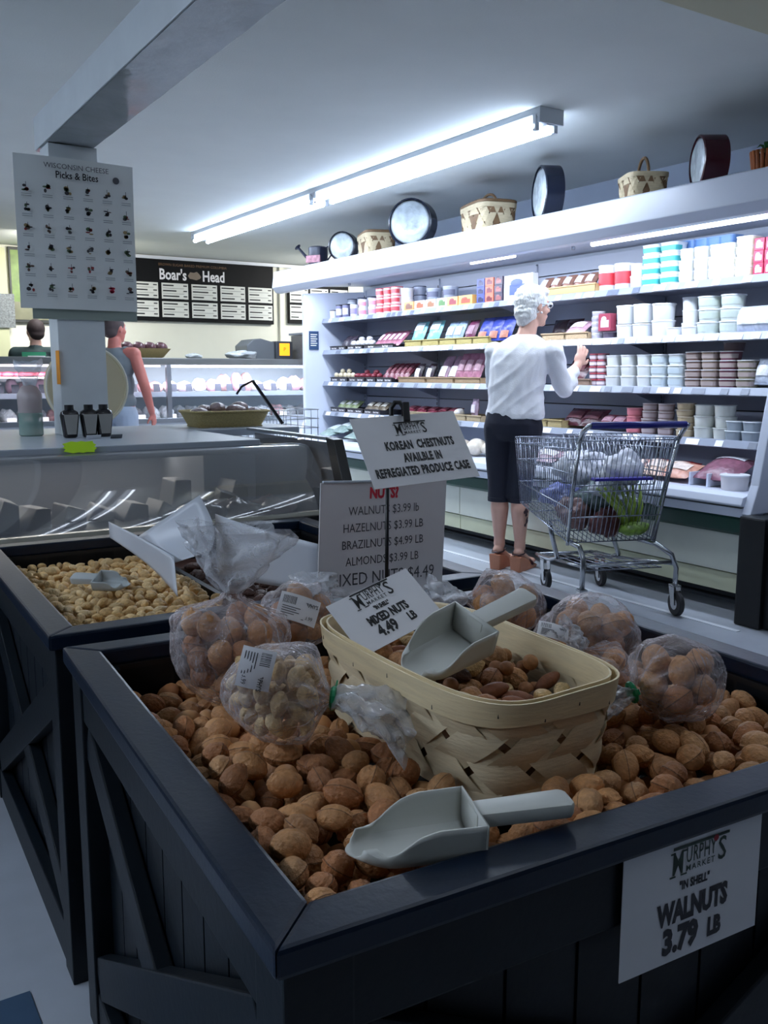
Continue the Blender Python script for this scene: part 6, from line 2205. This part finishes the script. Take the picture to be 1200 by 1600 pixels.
def hand(m, wrist, direc, palm_n, side=1, r=0.0088):
    """palm and five separate fingers; direc = pointing, palm_n = palm normal"""
    d = Vector(direc).normalized()
    n = Vector(palm_n)
    n = (n - d * n.dot(d)).normalized()
    s = d.cross(n) * side
    w = Vector(wrist)
    c = w + d * 0.045
    R = Matrix((s, d, n)).transposed()
    m.ell(c, (0.040, 0.048, 0.015), 16, 10, R)
    m.cap(w - d * 0.02, 0.026, w + d * 0.01, 0.024)
    for k, (off, L_, sp) in enumerate(((-0.029, 0.062, -0.16), (-0.010, 0.074, -0.05), (0.009, 0.070, 0.05), (0.027, 0.055, 0.16))):
        b = w + d * 0.080 + s * off
        dd = (d + s * sp * 0.8).normalized()
        p1 = b + dd * L_ * 0.45 + n * 0.006
        p2 = p1 + (dd * 0.85 + n * 0.5).normalized() * L_ * 0.32
        p3 = p2 + (dd * 0.55 + n * 0.8).normalized() * L_ * 0.26
        m.cap(b, r, p1, r * 0.95, 10)
        m.cap(p1, r * 0.95, p2, r * 0.88, 10)
        m.cap(p2, r * 0.88, p3, r * 0.8, 10)
    b = w + d * 0.025 - s * 0.026
    p1 = b + (d * 0.6 - s * 0.8 + n * 0.3).normalized() * 0.034
    p2 = p1 + (d * 0.9 - s * 0.3 + n * 0.4).normalized() * 0.032
    m.cap(b, r * 1.35, p1, r * 1.15, 10)
    m.cap(p1, r * 1.15, p2, r * 0.95, 10)


def head(m, c, fwd, k=1.0, chin=True):
    """skull, jaw, nose, lips, brow and ears; c = skull centre, fwd = facing"""
    f = Vector(fwd).normalized()
    s = f.cross(UP).normalized()
    u = s.cross(f).normalized()
    R = Matrix((f, s, u)).transposed()
    c = Vector(c)

    def P_(a, b, h):
        return c + (f * a + s * b + u * h) * k
    m.ell(P_(-0.006, 0, 0.012), (0.098 * k, 0.076 * k, 0.098 * k), 24, 16, R)
    m.ell(P_(0.030, 0, -0.055), (0.062 * k, 0.056 * k, 0.066 * k), 20, 14, R)
    m.ell(P_(0.066, 0, -0.098), (0.024 * k, 0.026 * k, 0.020 * k), 14, 10, R)
    m.ell(P_(0.078, 0, 0.026), (0.018 * k, 0.045 * k, 0.012 * k), 14, 10, R)
    m.cap(P_(0.088, 0, 0.012), 0.008 * k, P_(0.110, 0, -0.024), 0.013 * k)
    for q in (-1, 1):
        m.ell(P_(0.098, q * 0.010, -0.028), (0.010 * k, 0.009 * k, 0.008 * k), 10, 8, R)
        m.ell(P_(0.052, q * 0.042, -0.030), (0.030 * k, 0.022 * k, 0.024 * k), 12, 8, R)
        m.ell(P_(-0.006, q * 0.079, -0.008), (0.019 * k, 0.007 * k, 0.032 * k), 14, 10, R)
    m.ell(P_(0.090, 0, -0.056), (0.010 * k, 0.024 * k, 0.006 * k), 12, 8, R)
    m.ell(P_(0.088, 0, -0.066), (0.011 * k, 0.021 * k, 0.007 * k), 12, 8, R)
    return P_, R


def eyes(P_, k, parent, M_e=None):
    for q in (-1, 1):
        MB().ell(P_(0.080, q * 0.031, 0.004), (0.013 * k, 0.013 * k, 0.011 * k), 12, 8).build('eyeball', mat('eye white', (225, 222, 218), 0.2), parent, smooth=True)
        MB().ell(P_(0.091, q * 0.031, 0.004), (0.004 * k, 0.006 * k, 0.006 * k), 10, 6).build('iris', mat('iris', (60, 50, 45), 0.2), parent, smooth=True)


def wrinkle(amp, sx_=9, sz=7, seed=0.0):
    def fn(co):
        n_ = noise.noise(Vector((co.x * sx_ + co.z * 6, co.y * sx_, co.z * sz * 0.5 + seed)))
        c = Vector((co.x, co.y, 0))
        q = c.normalized() if c.length > 1e-4 else c
        return co + q * (amp * (1 - abs(n_) * 2.2))
    return fn


# --- the woman: local x = picture right, y = away, z up
wo = thing('person', 'person with short white hair, white top and cropped dark trousers at the shelves', 'person', tuple(RW * 0.79 + FW * 5.50), -AZ)
f_t = Vector((0.5, 0.866, 0))
s_t = Vector((0.866, -0.5, 0))
hipL, hipR = Vector((-0.085, 0.03, 0.88)), Vector((0.065, -0.03, 0.88))
knL, knR = Vector((-0.080, 0.045, 0.49)), Vector((0.035, -0.015, 0.49))
anL, anR = Vector((-0.075, 0.04, 0.155)), Vector((0.040, -0.04, 0.150))
shL, shR = Vector((-0.118, 0.085, 1.345)), Vector((0.200, -0.09, 1.345))
elR, wrR = Vector((0.275, -0.02, 1.115)), Vector((0.385, 0.085, 1.245))
elL, wrL = Vector((-0.095, 0.27, 1.14)), Vector((0.06, 0.38, 1.16))
neck = Vector((0.045, 0.0, 1.40))
skull = Vector((0.095, 0.02, 1.595))
hd = Vector((0.90, 0.42, -0.02))
b = MB()
b.loft([((x_, y_, z_), rx_ - 0.016, ry_ - 0.016) for z_, x_, y_, rx_, ry_ in
        [(0.84, -.01, 0, .150, .110), (0.90, -.01, 0, .172, .124), (0.96, 0, 0, .168, .120), (1.02, 0, 0, .165, .118), (1.10, 0, 0, .160, .114), (1.18, .01, 0, .165, .116), (1.25, .018, 0, .172, .118),
         (1.31, .028, 0, .176, .110), (1.345, .034, 0, .165, .100), (1.375, .038, 0, .138, .084), (1.40, .042, 0, .100, .070), (1.43, .046, 0, .072, .06)]], s_t, f_t, 36)
b.cap(neck - Vector((0, 0, 0.03)), 0.062, Vector((0.075, 0.01, 1.50)), 0.052)
for hp_, kn, an in ((hipL, knL, anL), (hipR, knR, anR)):
    b.cap(hp_, 0.092, kn, 0.058, 18)
    mid = kn.lerp(an, 0.33) + Vector((0.0, -0.014, 0))
    b.cap(kn, 0.054, mid, 0.056, 18)
    b.cap(mid, 0.056, an + Vector((0, 0, 0.03)), 0.033, 18)
    b.cap(an + Vector((0, 0, 0.03)), 0.034, an, 0.036, 14)
    fd = Vector((0.55, 0.83, 0)).normalized()
    heel = an + Vector((0, 0, -0.035)) - fd * 0.02
    ball = an + fd * 0.115 + Vector((0, 0, -0.105))
    b.cap(heel, 0.032, ball, 0.026, 14)
    b.ell(ball + fd * 0.02, (0.045, 0.040, 0.020), 14, 8)
    s_f = fd.cross(UP)
    for q in range(5):
        tp = ball + fd * (0.062 - 0.006 * q) + s_f * (-0.030 + 0.015 * q) * (1 if an is anL else -1) * -1 + Vector((0, 0, -0.008))
        b.cap(ball + fd * 0.02 + s_f * (-0.026 + 0.013 * q) * (1 if an is anL else -1) * -1, 0.012, tp, 0.0095 - 0.0006 * q, 8)
b.cap(shR - Vector((0, 0, .018)), 0.048, elR, 0.042, 16)
b.cap(elR, 0.042, wrR, 0.027, 16)
b.cap(shL - Vector((0, 0, .018)), 0.048, elL, 0.042, 16)
b.cap(elL, 0.042, wrL, 0.027, 16)
hand(b, wrR, (0.35, 0.30, 0.88), (-0.3, 0.9, -0.2), 1)
hand(b, wrL, (0.75, 0.60, 0.10), (0.1, 0.1, -0.9), -1)
P_, HR = head(b, skull, hd, 1.0)
remeshed(b, 'body', M_skin, 0.0052, 5, wo)
eyes(P_, 1.0, wo)
# hair: short cap over the skull and nape
hb = MB()
hb.ell(P_(-0.022, 0, 0.030), (0.102, 0.090, 0.100), 28, 18, HR)
hb.ell(P_(-0.050, 0, -0.030), (0.070, 0.078, 0.082), 22, 14, HR)
hb.ell(P_(-0.060, 0, -0.080), (0.042, 0.055, 0.050), 20, 12, HR)
hb.ell(P_(0.036, 0, 0.078), (0.058, 0.066, 0.040), 20, 12, HR)


def hairfn(co):
    d_ = (co - skull)
    n_ = noise.noise(Vector((co.x * 26, co.y * 26, co.z * 60))) + 0.6 * noise.noise(Vector((co.x * 70, co.y * 70, co.z * 30)))
    return co + d_.normalized() * 0.006 * n_


remeshed(hb, 'hair', M_hair, 0.0045, 2, wo, hairfn)
M_gl = mat('white glasses frame', (225, 228, 235), 0.3)
g = MB()
for q in (-1, 1):
    g.tube([P_(0.102, q * 0.030, 0.006) + (HR @ Vector((0, q * 0.0 + 0.024 * math.cos(a), 0.017 * math.sin(a)))) for a in [i * math.pi / 8 for i in range(16)]], 0.0026, 6, True)
    g.bar(P_(0.098, q * 0.056, 0.012), P_(0.0, q * 0.084, 0.010), 0.004, 0.009)
g.tube([P_(0.104, -0.007, 0.01), P_(0.107, 0, 0.014), P_(0.104, 0.007, 0.01)], 0.0024, 6)
g.build('glasses', M_gl, wo, smooth='auto')
MB().ell(P_(0.004, 0.086, -0.044), (0.007, 0.006, 0.007), 10, 8).build('earring', mat('pearl', (235, 230, 232), 0.15), wo, smooth=True)
# top
t_ = MB()
TOR = [(0.925, 0, 0, .172, .122), (0.96, 0, 0, .176, .126), (1.02, 0, 0, .170, .122), (1.10, 0, 0, .166, .120), (1.18, .01, 0, .170, .122), (1.25, .018, 0, .178, .124),
       (1.31, .028, 0, .182, .118), (1.345, .034, 0, .176, .108), (1.375, .038, 0, .148, .092), (1.40, .042, 0, .108, .078), (1.425, .046, 0, .074, .066)]
t_.loft([((x_, y_, z_), rx_ + 0.004, ry_) for z_, x_, y_, rx_, ry_ in TOR], s_t, f_t, 40)
for S__, E__ in ((shR, elR), (shL, elL)):
    t_.cap(S__ - Vector((0, 0, 0.018)), 0.062, E__, 0.054, 18)
t_.cap(elR, 0.054, elR.lerp(wrR, 0.72), 0.040, 18)
t_.cap(elR + Vector((0.01, 0, -0.012)), 0.052, elR.lerp(wrR, 0.45) + Vector((0.01, 0, -0.025)), 0.044, 18)
t_.cap(elL, 0.054, elL.lerp(wrL, 0.72), 0.040, 18)


def topfn(co):
    x, y, z = co
    if z < 0.955:                      # flat cropped hem, longer at the right side
        co = Vector((x, y, max(z, 0.932 - 0.045 * sstep(0.08, 0.17, x))))
    w = 0.0
    # diagonal drapes from the right armpit towards the left hip
    q = (x * 0.62 - (z - 1.1) * 0.78) if x < 0.2 else (z * 1.2 + x)
    w += 0.016 * (0.28 - min(0.4, abs(noise.noise(Vector((q * 15, x * 2 + z * 1.6, 3.3))))))
    w += 0.004 * noise.noise(Vector((x * 30, y * 30, z * 12)))
    if z < 1.02:
        w += 0.006 * math.sin(x * 46 + y * 30) * (1.02 - z) / 0.09
    d_ = Vector((x - 0.01, y, 0))
    return co + d_.normalized() * w


M_knit = mat('white cotton', (232, 232, 236), 0.85, var=0.02, vscale=20, bump=0.15, bscale=160)
remeshed(t_, 'white_top', M_knit, 0.0075, 4, wo, topfn)
tr = MB()
tr.loft([((-.012, 0, z_), rx_, ry_) for z_, rx_, ry_ in ((0.80, .12, .10), (0.84, .168, .124), (0.90, .176, .130), (0.955, .168, .120), (0.97, .166, .118))], s_t, f_t, 36)
for hp_, kn in ((hipL, knL), (hipR, knR)):
    tr.cap(hp_, 0.100, hp_.lerp(kn, 0.5), 0.084, 20)
    tr.cap(hp_.lerp(kn, 0.5), 0.084, kn + Vector((0, 0, 0.0)), 0.070, 20)
    tr.cap(kn, 0.070, kn + Vector((0, 0, -0.035)), 0.071, 20)


def trfn(co):
    x, y, z = co
    z2 = max(z, 0.425)
    return Vector((x, y, z2)) + Vector((x, y, 0)).normalized() * 0.004 * noise.noise(Vector((x * 14, y * 14, z * 9)))


remeshed(tr, 'trousers', mat('navy cotton', (16, 20, 38), 0.8, var=0.1, vscale=20), 0.0075, 3, wo, trfn)
for hp_, kn in ((hipL, knL), (hipR, knR)):
    MB().lathe([(0.069, 0.422), (0.0715, 0.424), (0.0715, 0.448), (0.069, 0.45)], 28, 1, 1, 2, (kn.x, kn.y)).build('trouser_cuff', MATS['navy cotton'], wo, smooth='auto')
# wedge sandals
M_cork = mat('tan wedge', (186, 122, 92), 0.55, var=0.06, vscale=30)
M_strap = mat('dark strap', (52, 24, 30), 0.4)
for an, nm in ((anL, 'left'), (anR, 'right')):
    fd = Vector((0.55, 0.83, 0)).normalized()
    sd = fd.cross(UP)
    sh = link('wedge_sandal', None, wo)
    m = MB()
    Ms = Matrix(((fd.x, sd.x, 0, an.x), (fd.y, sd.y, 0, an.y), (0, 0, 1, 0), (0, 0, 0, 1)))
    m.M = Ms
    prof = [(-0.058, 0.0), (0.16, 0.0), (0.19, 0.012), (0.16, 0.026), (0.10, 0.032), (0.03, 0.078), (-0.03, 0.096), (-0.066, 0.098)]
    n = len(prof)
    vs = []
    for q, (yy_) in ((-1, -0.038), (1, 0.038)):
        for (x_, z_) in prof:
            vs.append((x_, yy_ * (0.86 if z_ < 0.02 and x_ < 0 else 1), z_))
    m.add(vs, [tuple(range(n))[::-1], tuple(range(n, 2 * n))] + [(i, (i + 1) % n, n + (i + 1) % n, n + i) for i in range(n)])
    m.build('wedge_sole', M_cork, sh, bevel=0.006)
    m = MB()
    m.M = Ms
    pts = [(-0.055, -0.02, 0.108), (-0.066, 0.0, 0.112), (-0.055, 0.02, 0.108), (-0.02, 0.036, 0.112), (0.02, 0.036, 0.126), (0.045, 0.0, 0.15), (0.02, -0.036, 0.126), (-0.02, -0.036, 0.112)]
    m.tube(pts, 0.0045, 6, True)
    m.build('ankle_strap', M_strap, sh, smooth=True)
    m = MB()
    m.M = Ms
    m.grid(lambda u, v: (0.085 + 0.035 * v, 0.043 * math.cos(math.pi * u), 0.03 + 0.045 * math.sin(math.pi * u) - 0.01 * v), 12, 3).build('toe_strap', M_strap, sh, smooth=True)
# tattoo on the right calf
cal = knR.lerp(anR, 0.45) + Vector((0.0, -0.014, 0))
tm = MB()
rt = random.Random(6)
for k in range(16):
    a0 = math.radians(rt.uniform(-72, -40))
    z0 = rt.uniform(-0.045, 0.055)
    s_ = rt.uniform(0.004, 0.009)
    rad = 0.0565 - 0.10 * max(0, -z0) * 0.4
    c_ = cal + Vector((0, 0, z0))
    vs = []
    for i in range(7):
        aa = a0 + s_ / rad * math.cos(i * 0.9)
        vs.append((c_.x + (rad + .0005) * math.cos(aa), c_.y + (rad + .0005) * math.sin(aa), c_.z + s_ * 1.4 * math.sin(i * 0.9)))
    tm.add(vs, [tuple(range(7))])
tm.build('calf_tattoo', mat('tattoo ink', (70, 52, 58), 0.6), wo, kind='stuff', label='small dark tattoo on the right calf')


# --- customer in a grey tank top in front of the service case, mostly behind the column
def simple_person(label, loc, rz, H, shirt, pants, skin, hairm, sleeve=False, tank=False, headf=(0, 1, 0), armL=None, armR=None):
    p = thing('person', label, 'person', loc, rz)
    k = H / 1.70
    b = MB()
    b.ell((0, 0, 0.95 * k), (0.165 * k, 0.115 * k, 0.13 * k), 20, 12)
    b.ell((0, 0, 1.12 * k), (0.150 * k, 0.11 * k, 0.18 * k), 20, 12)
    b.ell((0, 0, 1.30 * k), (0.175 * k, 0.11 * k, 0.15 * k), 20, 12)
    sL, sR = Vector((-0.185 * k, 0, 1.385 * k)), Vector((0.185 * k, 0, 1.385 * k))
    b.cap(sL, 0.058 * k, sR, 0.058 * k)
    b.cap((0, 0, 1.40 * k), 0.06 * k, (0, 0.01, 1.50 * k), 0.054 * k)
    for s in (-1, 1):
        b.cap((s * 0.09 * k, 0, 0.88 * k), 0.09 * k, (s * 0.10 * k, 0.01, 0.48 * k), 0.058 * k, 16)
        b.cap((s * 0.10 * k, 0.01, 0.48 * k), 0.056 * k, (s * 0.10 * k, -0.01, 0.10 * k), 0.036 * k, 16)
        b.cap((s * 0.10 * k, -0.02, 0.04 * k), 0.036 * k, (s * 0.11 * k, 0.13, 0.035 * k), 0.032 * k, 14)
    aL = armL or [(-0.24, 0.0, 1.12), (-0.24, 0.06, 0.87)]
    aR = armR or [(0.24, 0.0, 1.12), (0.24, 0.06, 0.87)]
    for s, S_, a in ((-1, sL, aL), (1, sR, aR)):
        e, w = Vector(a[0]) * k, Vector(a[1]) * k
        b.cap(S_, 0.052 * k, e, 0.044 * k, 16)
        b.cap(e, 0.044 * k, w, 0.028 * k, 16)
        hand(b, w, (w - e).normalized(), (-s, 0.1, 0), s)
    Q, QR = head(b, (0, 0.02, 1.60 * k), headf, k)
    remeshed(b, 'body', skin, 0.008, 4, p)
    eyes(Q, k, p)
    h = MB()
    h.ell(Q(-0.018, 0, 0.026), (0.100 * k, 0.084 * k, 0.096 * k), 22, 14, QR)
    h.ell(Q(-0.05, 0, -0.025), (0.06 * k, 0.07 * k, 0.06 * k), 18, 12, QR)
    remeshed(h, 'hair', hairm, 0.008, 2, p)
    s_ = MB()
    s_.ell((0, 0, 0.99 * k), (0.172 * k, 0.13 * k, 0.11 * k), 20, 12)
    s_.ell((0, 0, 1.13 * k), (0.162 * k, 0.122 * k, 0.18 * k), 20, 12)
    s_.ell((0, 0, 1.30 * k), (0.182 * k, 0.12 * k, 0.152 * k), 20, 12)
    if tank:
        for s in (-1, 1):
            s_.cap((s * 0.09 * k, 0, 1.36 * k), 0.06 * k, (s * 0.10 * k, 0, 1.40 * k), 0.05 * k)
    else:
        s_.cap(sL, 0.070 * k, sR, 0.070 * k)
        s_.cap((0, 0, 1.38 * k), 0.075 * k, (0, 0.0, 1.43 * k), 0.064 * k)
        for S_, a in ((sL, aL), (sR, aR)):
            s_.cap(S_, 0.068 * k, S_.lerp(Vector(a[0]) * k, 0.6), 0.062 * k)
    remeshed(s_, 'shirt', shirt, 0.009, 3, p, wrinkle(0.004))
    t_ = MB()
    t_.ell((0, 0, 0.92 * k), (0.172 * k, 0.125 * k, 0.11 * k), 20, 12)
    for s in (-1, 1):
        t_.cap((s * 0.09 * k, 0, 0.88 * k), 0.098 * k, (s * 0.10 * k, 0.01, 0.48 * k), 0.072 * k, 16)
        t_.cap((s * 0.10 * k, 0.01, 0.48 * k), 0.070 * k, (s * 0.10 * k, -0.01, 0.12 * k), 0.058 * k, 16)
        m = MB().cap((s * 0.105 * k, -0.04, 0.045 * k), 0.045 * k, (s * 0.115 * k, 0.14, 0.04 * k), 0.040 * k, 14)
        m.build('shoe', M_black, p, smooth=True)
    remeshed(t_, 'trousers', pants, 0.009, 3, p)
    return p, k


cu_x, cu_y = 2.1742, 7.55
simple_person('person in a grey tank top with a bare reddish arm standing behind the column', (cu_x, cu_y, 0), -AZ + math.radians(-15), 1.66, mat('grey tank', (108, 116, 122), 0.8), mat('pale denim', (160, 172, 190), 0.8),
              M_skinr, mat('grey brown hair', (78, 66, 66), 0.8), tank=True, headf=(0.30, 0.95, 0), armR=[(0.27, 0.0, 1.12), (0.27, 0.10, 0.90)])
wk_x, wk_y = 1.9445, 9.4
wk, kk_ = simple_person('person with dark hair and a dark green shirt working behind the service case', (wk_x, wk_y, 0), -AZ + math.radians(8), 1.70, mat('dark green shirt', (24, 44, 46), 0.8), mat('dark trousers', (30, 32, 40), 0.8),
                        M_skin, mat('dark hair', (34, 20, 22), 0.8), headf=(-0.5, 0.86, 0))
m = MB().grid(lambda u, v: (-0.10 + 0.22 * u, -0.135 - 0.004 * math.sin(math.pi * u), 1.30 + 0.10 * v), 8, 4)
m.build('shirt_print', mat('green print', (52, 140, 104), 0.7), wk)
B(-0.045, 0.115, -0.146, -0.143, 1.345, 1.365).build('print_stripe', M_paper, wk, label='white stripe in the back print')
B(-0.045, 0.12, -0.146, -0.143, 1.31, 1.322).build('print_stripe', M_paper, wk)
